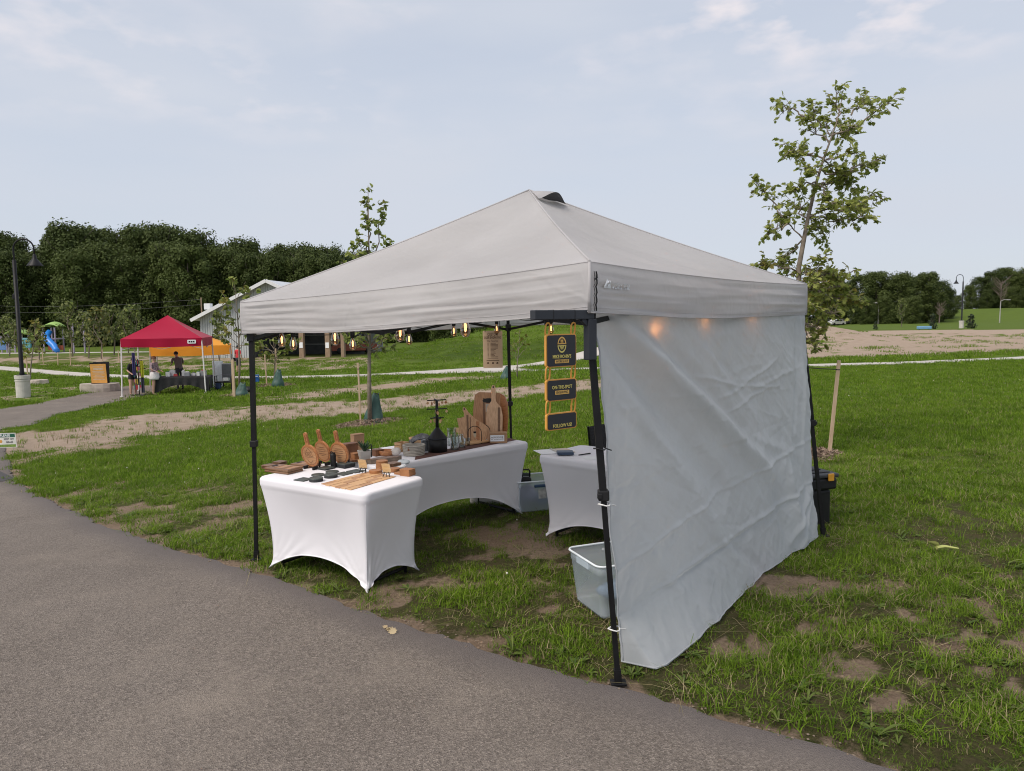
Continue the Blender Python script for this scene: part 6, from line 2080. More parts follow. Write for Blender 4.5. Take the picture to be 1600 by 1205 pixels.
# ---- the young oak at the right
rr = random.Random(21)
oy = OAK.y
oak = thing('oak_tree', 'young oak with lobed leaves rising behind the tent\'s right corner', 'tree', (OAK.x, OAK.y, 0))
oak_l = Vector((OAK.x, OAK.y, 0))
def op(px, py, dy=0): return at(px, py, oy + dy) - oak_l
tb_m = MB(); tb_m.s = True
trunk = [Vector((0, 0, -.03)), op(1256, 600), op(1249, 480), op(1248, 419), op(1256, 375), op(1263, 339), op(1276, 284), op(1287, 248), op(1307, 193), op(1316, 152)]
trunk[0] = Vector((op(1262, 600).x * 1, 0, -.03))
tb_m.tube(trunk, [.045, .040, .034, .030, .027, .023, .018, .014, .008, .004], 10); tb_m.build('trunk', bark_g, oak)
br_ = MB(); lf_ = MB()
limbs = [((1256, 375), (1223, 339), .1), ((1223, 339), (1180, 282), .25), ((1230, 350), (1199, 366), -.2), ((1256, 372), (1226, 405), .3),
         ((1263, 339), (1318, 345), -.2), ((1300, 343), (1362, 338), -.3), ((1300, 335), (1377, 308), .2), ((1276, 290), (1330, 268), .2), ((1330, 268), (1372, 250), .3),
         ((1276, 284), (1240, 300), -.25), ((1287, 248), (1228, 224), .2), ((1270, 240), (1232, 238), -.2), ((1295, 222), (1256, 182), .2), ((1256, 182), (1220, 162), .2),
         ((1283, 200), (1266, 158), -.1), ((1300, 212), (1340, 197), -.2), ((1340, 197), (1394, 155), -.3), ((1330, 180), (1354, 150), .2), ((1308, 190), (1306, 142), .1),
         ((1290, 250), (1335, 240), -.25), ((1276, 284), (1300, 320), -.35), ((1285, 265), (1340, 300), .3), ((1263, 345), (1240, 320), .35), ((1262, 330), (1290, 372), .35), ((1262, 340), (1345, 320), -.5),
         ((1287, 248), (1310, 280), .3), ((1280, 270), (1258, 262), -.3), ((1300, 215), (1290, 190), .35), ((1307, 195), (1330, 215), .3)]
lower = [((1248, 425), (1185, 414), .1), ((1248, 430), (1290, 402), -.3), ((1248, 440), (1332, 425), -.2), ((1249, 450), (1318, 455), .25), ((1249, 470), (1345, 470), .1), ((1249, 480), (1305, 490), -.3),
         ((1250, 500), (1290, 520), -.2), ((1251, 440), (1300, 432), .4), ((1250, 460), (1280, 440), -.45), ((1252, 520), (1276, 545), .1), ((1251, 470), (1290, 470), .45), ((1250, 436), (1215, 408), .35), ((1252, 530), (1288, 500), .3), ((1250, 450), (1265, 480), -.5)]
for (a, b, dy) in limbs:
    grow(br_, lf_, op(*a), op(*b, dy), .012, .004, rr, .066, OAK_OUT, 52, .24, yel=.02)
for (a, b, dy) in lower:
    grow(br_, lf_, op(*a), op(*b, dy), .011, .004, rr, .066, OAK_OUT, 62, .24, yel=.22)
br_.build('branches', bark_g, oak)
tag(lf_.build('crown', [oak_leaf, yel_leaf], oak), kind='stuff')
sp = G(1296, 706); stp = at(1311, 563, sp.y)
stake((sp.x, sp.y, 0), stp.z, (stp.x - sp.x, 0), 'leaning pale wooden stake with a black tie beside the oak', None, .021)
mb = MB(); mb.tube([Vector((stp.x, sp.y, stp.z * .9)), Vector((OAK.x + .3, OAK.y, stp.z * .915)), Vector((OAK.x + op(1256, 600).x, OAK.y, stp.z * .93))], .006, 5)
tag(mb.build('tree_strap', blackp), 'thin black strap tying the oak to its leaning stake', 'strap')

# ---- the slender linden seen over the left slope of the tent
def young_tree(name, label, base, skeleton, limbs, leaf, outline, mats, density, rad, seed, yel=None, twig=.3):
    rr = random.Random(seed)
    b = Vector(base); b.z = gz(b.x, b.y)
    t = thing(name, label, 'tree', b)
    def q(px, py, dy=0): return at(px, py, b.y + dy) - b
    tr = MB(); tr.s = True
    pts = [Vector((0, 0, -.05))] + [q(*p) for p in skeleton]
    tr.tube(pts, [rad * (1 - .9 * k / (len(pts) - 1)) for k in range(len(pts))], 8); tr.build('trunk', bark_g, t)
    br = MB(); lf = MB()
    for lm in limbs:
        a, e = lm[0], lm[1]; dy = lm[2] if len(lm) > 2 else rr.uniform(-.4, .4)
        grow(br, lf, q(*a), q(*e, dy), rad * .35, .004, rr, leaf, outline, density, twig, bend=.04, yel=yel)
    br.build('branches', bark_g, t)
    tag(lf.build('crown', mats, t), kind='stuff')
    return t
ll = [((576, 400), (575, 292), 0), ((577, 420), (600, 320), .2), ((577, 430), (556, 365), -.2), ((577, 440), (612, 375), -.2), ((577, 450), (548, 385), .3), ((577, 450), (628, 390), .2),
      ((577, 470), (535, 410), -.3), ((577, 470), (640, 430), .3), ((577, 500), (540, 450), .3), ((577, 500), (620, 470), -.3), ((577, 540), (527, 520), .2), ((577, 545), (548, 533), -.4), ((577, 545), (600, 520), .2),
      ((577, 548), (636, 518), -.3), ((577, 550), (615, 540), .4), ((577, 535), (560, 505), -.4), ((577, 540), (610, 505), .3)]
young_tree('linden_tree', 'slender young linden with rounded leaves seen over the tent roof\'s left slope', LINDEN, [(577, 600), (577, 520), (577, 440), (576, 370), (575, 290)], ll, .085, RND_OUT, [lin_leaf, yel_leaf], 24, .055, 5, .04, .26)
stake((LINDEN.x - .24, LINDEN.y + .15, 0), 1.38, (-.02, 0), 'upright wooden stake left of the linden trunk', None, .021)
water_bag((LINDEN.x + .06, LINDEN.y + .16, 0), .62, .46, 'dark green watering bag at the foot of the linden', .3)

# ---- other young trees on the left
YT = [
 ('young_tree', 'sparse young tree with pale leaves standing before the barn wall', (374, 617), [(374, 570), (373, 520), (370, 480), (366, 438)],
  [((373, 520), (352, 470)), ((372, 500), (395, 452)), ((371, 490), (345, 455)), ((370, 470), (384, 440)), ((369, 460), (362, 432)), ((373, 540), (350, 515)), ((373, 545), (352, 535)), ((373, 530), (402, 480)), ((373, 540), (400, 540)), ((373, 525), (412, 455)), ((373, 530), (360, 500)), ((373, 550), (388, 520))], .20, 5.5, .05, .30, 31),
 ('young_tree', 'bushy little tree in front of the barn\'s open bay', (428, 601), [(429, 585), (430, 560), (428, 540), (425, 515)],
  [((430, 570), (402, 545)), ((430, 565), (455, 540)), ((429, 555), (400, 528)), ((429, 555), (452, 520)), ((428, 545), (412, 512)), ((428, 545), (440, 508)), ((430, 560), (410, 560)), ((430, 560), (448, 558)), ((429, 550), (427, 505)), ((429, 550), (395, 540)), ((430, 560), (466, 530))], .17, 9, .05, .12, 32),
 ('young_tree', 'thin yellowing tree behind the left lamp post', (47, 594), [(48, 575), (51, 550), (53, 530), (55, 505)],
  [((50, 560), (38, 540)), ((51, 550), (65, 530)), ((52, 540), (44, 518)), ((53, 530), (62, 510)), ((54, 520), (54, 498)), ((50, 558), (66, 548)), ((50, 558), (36, 552))], .22, 5, .05, .6, 33),
 ('young_tree', 'thin reddish-green tree seen between the back tent leg and hanging sign', (808, 592), [(808, 575), (809, 560), (811, 540), (812, 524)],
  [((809, 565), (798, 545)), ((809, 560), (824, 540)), ((810, 550), (802, 528)), ((811, 545), (826, 525)), ((811, 540), (812, 516)), ((809, 560), (793, 530))], .15, 4, .035, .55, 34),
]
for nm, lb, b, sk, lm, lf, dn, rd, yl, sd_ in YT:
    young_tree(nm, lb, G(*b), sk, lm, lf, RND_OUT, [lin_leaf, yel_leaf], dn, rd, sd_, yl, .34)
p = G(366, 622); stake((p.x, p.y, 0), 1.5, (0, 0), 'short thick wooden stake beside the sparse tree by the left tent leg', None, .055)
p = G(377, 619); water_bag((p.x, p.y, 0), .52, .62, 'green watering bag by the left tent leg')
p = G(434, 604); water_bag((p.x, p.y, 0), .75, .62, 'green watering bag under the bushy little tree')
p = G(417, 603); stake((p.x, p.y, 0), 1.5, (-.04, 0), 'left wooden stake of the bushy little tree', None, .03)
p = G(432, 596); stake((p.x, p.y, 0), 1.7, (.03, 0), 'right wooden stake of the bushy little tree', None, .03)
p = G(44, 592); stake((p.x, p.y, 0), 1.3, (-.04, 0), 'wooden stake beside the left lamp post', None, .035)
p = G(790, 594); water_bag((p.x, p.y, 0), .55, .5, 'grey-green watering bag beside the back tent leg')

# ---- bushy trees round the playground
def crown_mesh(name, seed, H_, W_, n, card, mats, bottom=.15, lobes=16, pointed=.0):
    rr = random.Random(seed); mb = MB()
    L_ = []
    for k in range(lobes):
        t = (k + .5) / lobes
        z = H_ * (bottom + (1 - bottom) * t)
        prof = math.sin(PI * min(1, .12 + .80 * t ** (1.0))) ** .7
        if pointed: prof = (1 - t) ** pointed * .9 + .1
        R = W_ / 2 * prof * rr.uniform(.35, .85); a = k * 2.4 + rr.uniform(-.5, .5)
        s = W_ * rr.uniform(.11, .24) * (1 if not pointed else (.4 + .8 * (1 - t)))
        L_.append((Vector((R * math.cos(a), R * math.sin(a), min(z, H_ - s * .6))), s))
    L_.append((Vector((0, 0, H_ - W_ * .16)), W_ * .17))
    for k in range(n):
        c, s = L_[rr.randrange(len(L_))]
        d = Vector((rr.gauss(0, 1), rr.gauss(0, 1), rr.gauss(.15, .85))).normalized()
        p = c + d * s * (rr.random() ** .35) * rr.uniform(.85, 1.15)
        up = (d + Vector((rr.gauss(0, .38), rr.gauss(0, .38), rr.gauss(.15, .38)))).normalized()
        a = up.cross(Vector((rr.gauss(0, 1), rr.gauss(0, 1), rr.gauss(0, 1)))).normalized(); b = up.cross(a)
        w = card * rr.uniform(.5, 1.3)
        mb.cur = 1 if rr.random() < .25 else 0
        mb.add([p + a * w * .5, p + b * w * .38, p - a * w * .5, p - b * w * .38 + up * w * .1], [(0, 1, 2, 3)])
    return mb.mesh(name, mats)
def trunk_mesh(name, H_, r, m, seed=0):
    rr = random.Random(seed); mb = MB(); mb.s = True
    mb.tube([(0, 0, -.3), (rr.gauss(0, .05), rr.gauss(0, .05), H_ * .3), (rr.gauss(0, .15), rr.gauss(0, .15), H_ * .6), (0, 0, H_ * .9)], [r * 1.15, r * .9, r * .6, r * .15], 7)
    for k in range(7):
        a = k * 2.4; z = H_ * (.3 + .08 * k); l = H_ * .22
        mb.tube([(0, 0, z), (l * .6 * math.cos(a), l * .6 * math.sin(a), z + l * .5), (l * math.cos(a), l * math.sin(a), z + l * .9)], [r * .4, r * .25, r * .08], 5)
    return mb.mesh(name, m)
def forest_tree(cm, tm, name, label, loc, rz, s, group):
    o = thing(name, label, 'tree', loc, rz, group)
    o.scale = (s[0], s[0], s[1])
    link('trunk', tm, o); c = link('crown', cm, o); c['kind'] = 'stuff'
    return o
pg_leaf = leafmat('park_tree_leaves', (0.070, 0.100, 0.030), (0.18, 0.20, 0.07), .3, .5)
pgc = [crown_mesh('crown', 50 + k, 1.0, .58, 480, .07, [pg_leaf, yel_leaf if k == 1 else lin_leaf], .25, 12) for k in range(3)]
pgt = trunk_mesh('trunk', 1.0, .018, bark_g)
PT = [(12, 545, 78, 4.2, 0, 'bushy park tree at the far left edge by the climbing frame'), (28, 548, 74, 3.8, 2, 'small park tree left of the lamp post by the playground'), (60, 551, 70, 3.6, 1, 'yellowish park tree left of the blue slide'),
      (113, 554, 76, 5.6, 0, 'tallest park tree just right of the blue slide'), (136, 556, 72, 4.4, 2, 'grey-green park tree between the slide and red tent'), (156, 555, 70, 4.8, 1, 'light green park tree above the sandwich board'), (176, 553, 78, 5.2, 0, 'full round park tree left of the red tent\'s edge'),
      (200, 552, 82, 5.0, 2, 'park tree right behind the red tent\'s left slope'), (213, 550, 86, 5.4, 0, 'dark narrow park tree behind the red tent'), (345, 560, 62, 4.2, 2, 'conical leafy tree against the barn wall')]
for px, py, Y, h, k, lb in PT:
    p = at(px, py, Y); z = gz(p.x, p.y)
    forest_tree(pgc[k], pgt, 'park_tree', lb, (p.x, p.y, z), random.uniform(0, 6), (h * .82, h), 'young park trees near the playground')

# ---- the wood on the left and trees on the right
WC = [crown_mesh('crown', 70 + k, 18.0, 11.0, 17000, .42, [far_leaf, far_leaf2 if k % 2 else far_leaf], .04, 44) for k in range(5)]
WT = [trunk_mesh('trunk', 18.0, .28, bark_d, k) for k in range(2)]
rr = random.Random(77)
def top_y(px):
    return float(np.interp(px, [-400, -60, 0, 60, 110, 165, 190, 250, 290, 340, 400, 450, 490, 540, 620, 800, 1100, 1400], [360, 366, 366, 372, 357, 356, 368, 363, 362, 372, 384, 394, 389, 396, 405, 424, 440, 440]))
cnt = 0
for row, Y, step in ((0, 112, 34), (1, 122, 38), (2, 134, 38), (3, 150, 44)):
    px = -260 + rr.uniform(0, 30)
    while px < 1180:
        if px > 640 and row > 0: break
        yy = Y + rr.uniform(-3.5, 3.5)
        x = (px - 800) / FPX * yy
        z = gz(x, yy)
        ht = CAM_H + (506 - top_y(px)) / FPX * yy - z
        ht *= rr.uniform(.80, 1.05) * (.93 if row == 0 else 1.0)
        forest_tree(WC[rr.randrange(5)], WT[rr.randrange(2)], 'woodland_tree', 'tall dark green tree in the wood behind the barn and playground', (x, yy, z - .3), rr.uniform(0, 6.28), (ht / 18 * rr.uniform(.82, 1.0), ht / 18), 'trees of the wood on the left')
        cnt += 1
        px += step * rr.uniform(.75, 1.25)
RT = [(1345, 428, 165), (1368, 424, 160), (1392, 436, 170), (1405, 426, 158), (1432, 432, 165), (1448, 425, 160), (1466, 438, 172), (1478, 452, 180), (1495, 462, 205), (1512, 446, 215), (1530, 432, 218), (1548, 424, 220), (1566, 418, 225), (1585, 424, 222), (1604, 418, 220), (1625, 422, 225), (1650, 426, 225), (1320, 440, 180), (1298, 440, 185), (1270, 445, 190), (1240, 448, 190), (1420, 450, 185), (1360, 455, 182), (1455, 450, 190), (1540, 452, 205), (1575, 448, 205), (1600, 450, 205), (1180, 450, 190), (1380, 462, 150), (1425, 462, 150), (1352, 465, 150)]
for px, ty, Y in RT:
    x = (px - 800) / FPX * Y; z = gz(x, Y)
    t_ = at(px, ty, Y).z
    ht = max(4, t_ - z)
    forest_tree(WC[rr.randrange(5)], WT[0], 'woodland_tree', 'dark round-crowned tree behind the far car park on the right', (x, Y, z - .2), rr.uniform(0, 6), (ht / 18 * rr.uniform(1.05, 1.35), ht / 18), 'trees behind the far car park')
# bare grey tree among them
def bare_tree(px, by, Y, h, label, seed):
    p = at(px, by, Y); rr = random.Random(seed)
    t = thing('bare_tree', label, 'tree', (p.x, Y, gz(p.x, Y)))
    mb = MB()
    mb.tube([(0, 0, 0), (0, 0, h * .5), (.1, 0, h * .85)], [.12, .08, .03], 6)
    mb.build('trunk', mat('dead_wood', (.17, .13, .11), .9), t)
    mb = MB()
    for k in range(46):
        z = h * rr.uniform(.3, .85); a = rr.uniform(0, 6.28); l = h * rr.uniform(.15, .38)
        mb.tube([(0, 0, z), (l * .5 * math.cos(a), l * .5 * math.sin(a), z + l * .4), (l * .75 * math.cos(a + .3), l * .75 * math.sin(a + .3), z + l * .75)], [.05, .035, .02], 4)
    mb.build('branches', mat('dead_wood', (.17, .13, .11)), t)
bare_tree(1563, 486, 190, 8.5, 'leafless grey tree before the wood at the far right', 3)
bare_tree(1468, 492, 150, 4.2, 'small leafless shrub left of the right lamp post', 4)
# little conifers and a bush by the bare field
cc = crown_mesh('crown', 90, 1.0, .78, 900, .09, [con_leaf, con_leaf], .04, 14, .9); ct = trunk_mesh('trunk', 1.0, .03, bark_d)
for px, py, ty, lb in ((1457, 513, 489, 'small pointed spruce left of the far lamp post'), (1517, 513, 491, 'wide dark juniper right of the far lamp post'), (1368, 512, 499, 'little dark bush by the far light pole')):
    p = at(px, py, 92); h = (py - ty) / FPX * 92
    forest_tree(cc, ct, 'conifer', lb, (p.x, 92, gz(p.x, 92)), 1.0, (h * (1.25 if px > 1500 else 1.0), h), None)
p = at(1407, 508, 110); forest_tree(pgc[0], pgt, 'park_tree', 'thin young tree standing alone beyond the bare field', (p.x, 110, gz(p.x, 110)), 1, (2.8, 4.2), None)
# ================================================================== things in the distance
steel_b = mat('lamp_black', (0.010, 0.010, 0.012), .5, .1, 8, spec=.25)
conc = mat('lamp_base_concrete', (0.52, 0.50, 0.46), .9, .1, 5, .004, 40)
def lamp_post(base, flip, label):
    b = Vector(base); b.z = gz(b.x, b.y)
    t = thing('lamp_post', label, 'lamp post', b)
    mb = MB(); mb.s = False
    mb.lathe([(.27, -.05), (.275, .70), (.29, .71), (.29, .76), (.27, .775), (.27, .80), (.30, .81), (.30, .96), (.0, .97)], n=22); mb.build('concrete_base', conc, t)
    mb = MB(); mb.s = True; mb.lathe([(.22, .955), (.20, .99), (.0, 1.0)], n=14); mb.lathe([(.10, .96), (.10, 1.05), (.085, 1.1), (.075, 5.9)], n=14); mb.build('pole', steel_b, t)
    s = -1 if flip else 1
    mb = MB(); mb.s = True
    pts = [(0, 0, 4.9), (0, 0, 6.1)] + [(s * (.44 - .44 * math.cos(a)), 0, 6.35 + .42 * math.sin(a)) for a in np.linspace(.0, PI, 14)] + [(s * .88, 0, 6.1)]
    mb.tube(pts, .035, 8); mb.build('crook', steel_b, t)
    mb = MB(); mb.s = True; mb.lathe([(.03, 6.15), (.07, 6.08), (.08, 5.95), (.12, 5.90), (.30, 5.66), (.31, 5.63)], (s * .88, 0, 0), 20, cap=False); sh = mb.build('lamp_shade', steel_b, t)
    mb = MB(); mb.s = True; mb.lathe([(0, 5.68), (.24, 5.675), (.26, 5.69)], (s * .88, 0, 0), 16); mb.build('lens', mat('lamp_lens', (.42, .43, .45), .3), sh)
    mb = MB(); mb.rbox((-s * .09, 0, 4.35), (.10, .10, .22), .02); mb.tube([(-s * .05, 0, 4.5), (-s * .16, 0, 4.42), (-s * .17, 0, 4.25)], .02, 6); mb.build('outlet_box', steel_b, t)
    return t
lamp_post(G(37, 621), False, 'black crook-necked lamp post on a concrete drum at the far left')
p = at(1502, 513, 94.6); lamp_post((p.x, p.y, 0), True, 'black crook-necked lamp post beyond the bare field on the right')
def light_pole(px, by, Y, h, s, label):
    p = at(px, by, Y)
    t = thing('light_pole', label, 'light pole', (p.x, Y, gz(p.x, Y)))
    gm = mat('galvanised', (.36, .35, .33), .5, .1, 4)
    mb = MB(); mb.tube([(0, 0, 0), (.05, 0, h)], [.12, .07], 8); mb.build('pole', gm, t)
    mb = MB(); mb.tube([(.05, 0, h), (s * .8, 0, h + .35), (s * 1.5, 0, h + .3)], .06, 6); mb.rbox((s * 1.6, 0, h + .25), (.7, .3, .15), .04); mb.build('arm', gm, t)
light_pole(1372, 502, 150, 4.0, -.5, 'grey light pole beside the far car park')
light_pole(1562, 499, 150, 4.3, 1, 'grey street light with curved arm at the far right')

# ---- far barn
siding = mat('pale_metal_siding', (.44, .46, .46), .5, .04, .6)
trimw = mat('white_trim', (.66, .67, .68), .5, .04, 3)
roofm = mat('pale_metal_roof', (.55, .58, .61), .45, .05, .7)
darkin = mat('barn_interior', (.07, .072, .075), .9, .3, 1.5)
postm = wood('barn_post', (.22, .15, .10), (.32, .23, .155), 3, .8, (6, 6, 1))
BY = 68.0
def bp(px, py): return at(px, py, BY)
b0 = bp(308, 560); bz = gz(b0.x, b0.y)
xl = bp(308, 530).x; xr = bp(541, 530).x; xo = bp(394, 530).x; ze = bp(308, 497).z - bz; zp = bp(424, 440).z - bz
xc = (xl + xr) / 2
barn = thing('barn', 'pale metal-sided barn with a gabled roof and an open bay', 'barn', (xc, BY, bz), math.radians(-7))
hw = (xr - xl) / 2; dpt = 12.0; ol_ = xo - xc
mb = MB()
# gable wall: corrugated ribs, from left corner to the bay, then the gable above
n = 0; x = -hw
rib = MB()
while x < ol_ - .01:
    zt_ = ze + (zp - ze) * (1 - abs(x + .11) / hw)
    rib.box((x + .11, -.02, zt_ / 2), (.15, .05, zt_)); x += .23
rib.build('wall_siding', siding, barn)['kind'] = 'stuff'
mb = MB(); mb.prism([(-hw, 0), (ol_, 0), (ol_, ze + (zp - ze) * (1 - abs(ol_) / hw)), (-hw, ze)], frame_matrix((0, .09, 0), (1, 0, 0), (0, 0, 1)), .09); mb.build('gable_wall', siding, barn)
mb = MB(); mb.prism([(ol_, ze - .5), (hw, ze - .5), (hw, ze), (0, zp), (ol_, ze + (zp - ze) * (1 - abs(ol_) / hw))], frame_matrix((0, .03, 0), (1, 0, 0), (0, 0, 1)), .08); mb.build('gable_panel', siding, barn)
rib = MB(); x = ol_ + .05
while x < hw - .1:
    zt_ = ze + (zp - ze) * (1 - abs(x + .11) / hw); rib.box((x + .11, -.07, (ze - .5 + zt_) / 2), (.19, .05, zt_ - ze + .5)); x += .23
rib.build('gable_siding', siding, barn)['kind'] = 'stuff'
mb = MB(); mb.box((-hw, dpt / 2, ze / 2), (.12, dpt, ze)); mb.build('side_wall', siding, barn)
mb = MB(); mb.box((0, dpt, ze / 2), (2 * hw, .12, ze)); mb.build('back_wall', siding, barn)
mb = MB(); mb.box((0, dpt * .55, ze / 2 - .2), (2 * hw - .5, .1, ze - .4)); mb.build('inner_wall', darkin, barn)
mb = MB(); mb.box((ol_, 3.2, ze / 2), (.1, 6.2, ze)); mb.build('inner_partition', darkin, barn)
for s in (-1, 1):
    mb = MB(); ov = .55
    a = Vector((0, -.7, zp + .12)); b = Vector((s * (hw + ov), -.7, ze + .12 - (zp - ze) / hw * ov))
    q = [a, b, b + Vector((0, dpt + 1.2, 0)), a + Vector((0, dpt + 1.2, 0))]
    mb.add(q + [v - Vector((0, 0, .10)) for v in q], [(0, 1, 2, 3), (7, 6, 5, 4), (0, 4, 5, 1), (1, 5, 6, 2), (2, 6, 7, 3), (3, 7, 4, 0)]); rf_ = mb.build('roof_slope', roofm, barn)
    mb = MB(); mb.bar(a + Vector((0, -.05, -.08)), b + Vector((0, -.05, -.08)), .10, .30); mb.build('fascia', trimw, rf_)
for px in (475, 517, 541):
    x = bp(px, 540).x - xc
    mb = MB(); mb.box((x, -.15, (ze - .3) / 2), (.42 if px < 530 else .3, .4, ze - .3)); po = mb.build('post', postm, barn)
    if px < 530:
        zz = bp(px, 539).z - bz
        mb = MB(); mb.box((x, -.37, zz), (.32, .02, .5)); mb.build('notice', white_print, po)
for k in range(4):
    mb = MB(); mb.bar((ol_ + 1 + k * .2, 6.3, 1.0 + k * .9), (hw - .4, 6.3, 1.0 + k * .9), .05, .12); mb.build('inner_rail', mat('inner_rail', (.20, .20, .20), .7), barn)
mb = MB(); mb.rbox((-hw + .6, .4, ze + 1.05), (.6, .5, .55), .03); mb.build('roof_box', trimw, barn)
# vehicle parked in the bay
def car(loc, rz, paint, label, s=1.0, group=None):
    t = thing('parked_car', label, 'car', loc, rz, group); t.scale = (s, s, s)
    pm = mat('car_paint_%s' % paint[0], paint[1], .3, .03, 2, coat=.5)
    prof = [(-2.2, .35), (-2.25, .75), (-2.05, .95), (-1.35, 1.02), (-.65, 1.45), (.75, 1.5), (1.5, 1.05), (2.15, .98), (2.25, .6), (2.2, .35)]
    mb = MB(); mb.prism(prof, frame_matrix((0, .85, 0), (1, 0, 0), (0, 0, 1)), 1.7); mb.build('body', pm, t)
    gl = mat('car_glass', (.03, .035, .04), .1)
    for sy in (-1, 1):
        mb = MB(); mb.prism([(-1.15, 1.03), (-.6, 1.40), (.7, 1.44), (1.25, 1.05)], frame_matrix((0, sy * .862 if sy > 0 else -.852, 0), (1, 0, 0), (0, 0, 1)), .01); mb.build('side_window', gl, t)
    for sx in (-1.4, 1.4):
        for sy in (-.78, .78):
            mb = MB(); mb.s = True; mb.lathe([(.0, -.1), (.30, -.1), (.34, -.07), (.34, .07), (.30, .1), (0, .1)], (sx, sy, .34), 16, Matrix.Rotation(PI / 2, 3, 'X')); w = mb.build('wheel', blackp, t)
    for sy in (-.6, .6):
        mb = MB(); mb.rbox((2.2, sy, .78), (.1, .35, .14), .03); mb.build('headlight', white_print, t)
    return t
for px, Y, rz, pt, lb in ((1306, 175, .4, ('white', (.6, .6, .6)), 'white car parked at the left of the far car park'), (1318, 180, .5, ('silver', (.30, .31, .32)), 'silver car parked between the white and dark cars'), (1329, 178, .35, ('dark', (.035, .036, .04)), 'dark car parked rightmost in the far car park'), (1293, 182, .4, ('grey', (.10, .10, .11)), 'grey car parked behind the oak\'s foliage')):
    x = (px - 800) / FPX * Y
    car((x, Y, gz(x, Y)), rz, pt, lb, 1.0, 'cars in the far car park')
x = bp(545, 540).x
p = at(553, 540, 74); car((p.x, 74, gz(p.x, 74) + 1.2 - 1.2), .3, ('red', (.25, .05, .03)), 'dull red vehicle parked in the barn\'s shade', 1.0)
# far bench / box
p = at(1444, 513, 88); mb = MB(); mb.rbox((0, 0, .25), (1.5, .6, .35), .05); mb.bar((-.6, 0, 0), (-.6, 0, .1), .1); mb.bar((.6, 0, 0), (.6, 0, .1), .1)
single('blue_trough', mb, mat('light_blue_plastic', (.16, .33, .50), .5), 'light blue plastic trough on the grass beyond the bare field', 'trough', (p.x, 88, gz(p.x, 88)))
# wires
mb = MB()
for z0, z1 in ((468, 462), (478, 470)):
    a = at(-60, z0 + 8, 100); b = at(315, z1 + 6, 76); m_ = (a + b) / 2 + Vector((0, 0, -.5))
    mb.tube([a, a.lerp(m_, .5) + Vector((0, 0, -.1)), m_, m_.lerp(b, .5) + Vector((0, 0, -.1)), b], .010, 4)
tag(mb.build('power_lines', mat('wire_grey', (.12, .12, .12), .6)), 'two thin power lines running past the wood to the barn', 'power lines')
p = at(315, 483, 76); mb = MB(); mb.tube([(0, 0, 0), (0, 0, at(315, 465, 76).z - gz(p.x, 76))], [.09, .06], 7)
single('utility_pole', mb, postm, 'wooden utility pole beside the barn\'s left eave', 'utility pole', (p.x, 76, gz(p.x, 76)))

# ---- red and orange market tents
def far_tent(name, label, P, peak_h, eave, val, col, leg_m, logo=None, sag=.06):
    """P: four ground corners (near-left, near-right, back-right, back-left)"""
    c = sum((Vector((x, y, 0)) for x, y in P), Vector()) / 4
    z0 = gz(c.x, c.y)
    t = thing(name, label, 'tent', (c.x, c.y, z0))
    Q = [Vector((x - c.x, y - c.y, eave)) for x, y in P]; pk = Vector((0, 0, peak_h))
    for i in range(4):
        a, b = Q[i], Q[(i + 1) % 4]
        mb = MB(); mb.s = True
        def fn(u, v, a=a, b=b):
            p = a.lerp(b, u).lerp(pk, v); p.z -= sag * math.sin(PI * v) * (.6 + 4 * u * (1 - u)); return p
        mb.grid(fn, 12, 12); mb.build('roof_panel', col, t)
        mb = MB(); mb.s = True
        n = Vector(((a + b) / 2).xy).normalized(); n = Vector((n.x, n.y, 0))
        def fv(u, v, a=a, b=b, n=n, i=i):
            p = a.lerp(b, u) + n * (.01 + .025 * math.sin(u * 17 + i) * v); p.z -= val * v * (1 + .10 * math.sin(u * PI)); return p
        mb.grid(fv, 20, 3); va = mb.build('valance', col, t)
        if logo and i == 0:
            d = (b - a).normalized(); q = b - d * .42 + n * .05 - Vector((0, 0, val * .45))
            mb = MB(); mb.prism(round_rect(.34, .16, .03), frame_matrix(q, d, (0, 0, 1)), .004); lg = mb.build('logo_patch', white_print, va)
            mb = MB(); Mq = frame_matrix(q + n * .008, d, (0, 0, 1))
            for k in range(3): mb.add([Mq @ Vector((x, y, 0)) for x, y in ((-.12 + k * .085, -.035), (-.055 + k * .085, -.035), (-.055 + k * .085, .035), (-.12 + k * .085, .035))], [(0, 1, 2, 3)])
            mb.build('logo_letters', blackp, lg)
    for i, q in enumerate(Q):
        e = Vector((q.x, q.y, 0)) * 1.03
        zz = gz(c.x + e.x, c.y + e.y) - z0
        mb = MB(); mb.bar((e.x, e.y, zz), (q.x * .985, q.y * .985, eave - .02), .045); lg = mb.build('leg', leg_m, t)
        mb = MB(); mb.box((e.x, e.y, zz + .015), (.12, .12, .03)); mb.build('foot', leg_m, lg)
    for i in range(4):
        a, b = Q[i], Q[(i + 1) % 4]; m_ = (a + b) / 2
        mb = MB()
        for s, f in ((a, m_), (m_, b)):
            mb.bar(s * .98 + Vector((0, 0, -.05)), f * .98 + Vector((0, 0, -val - .06)), .02); mb.bar(s * .98 + Vector((0, 0, -val - .06)), f * .98 + Vector((0, 0, -.05)), .02)
        mb.build('truss', leg_m, t)
    return t
redm = cloth('red_canopy', (.42, .004, .042), .25, .6, .04, 1.5, .0, 20)
orm = cloth('orange_canopy', (.95, .42, .05), .4, .6, .04, 1.5, .0, 20)
wleg = mat('white_leg', (.62, .60, .60), .4, .05)
far_tent('red_canopy_tent', 'bright red canopy tent on white legs beside the path', [(-16.4, 31.2), (-13.3, 32.0), (-14.07, 35.0), (-17.2, 34.2)], 3.42, 2.42, .34, redm, wleg, True)
oc = at(307, 600, 38.5)
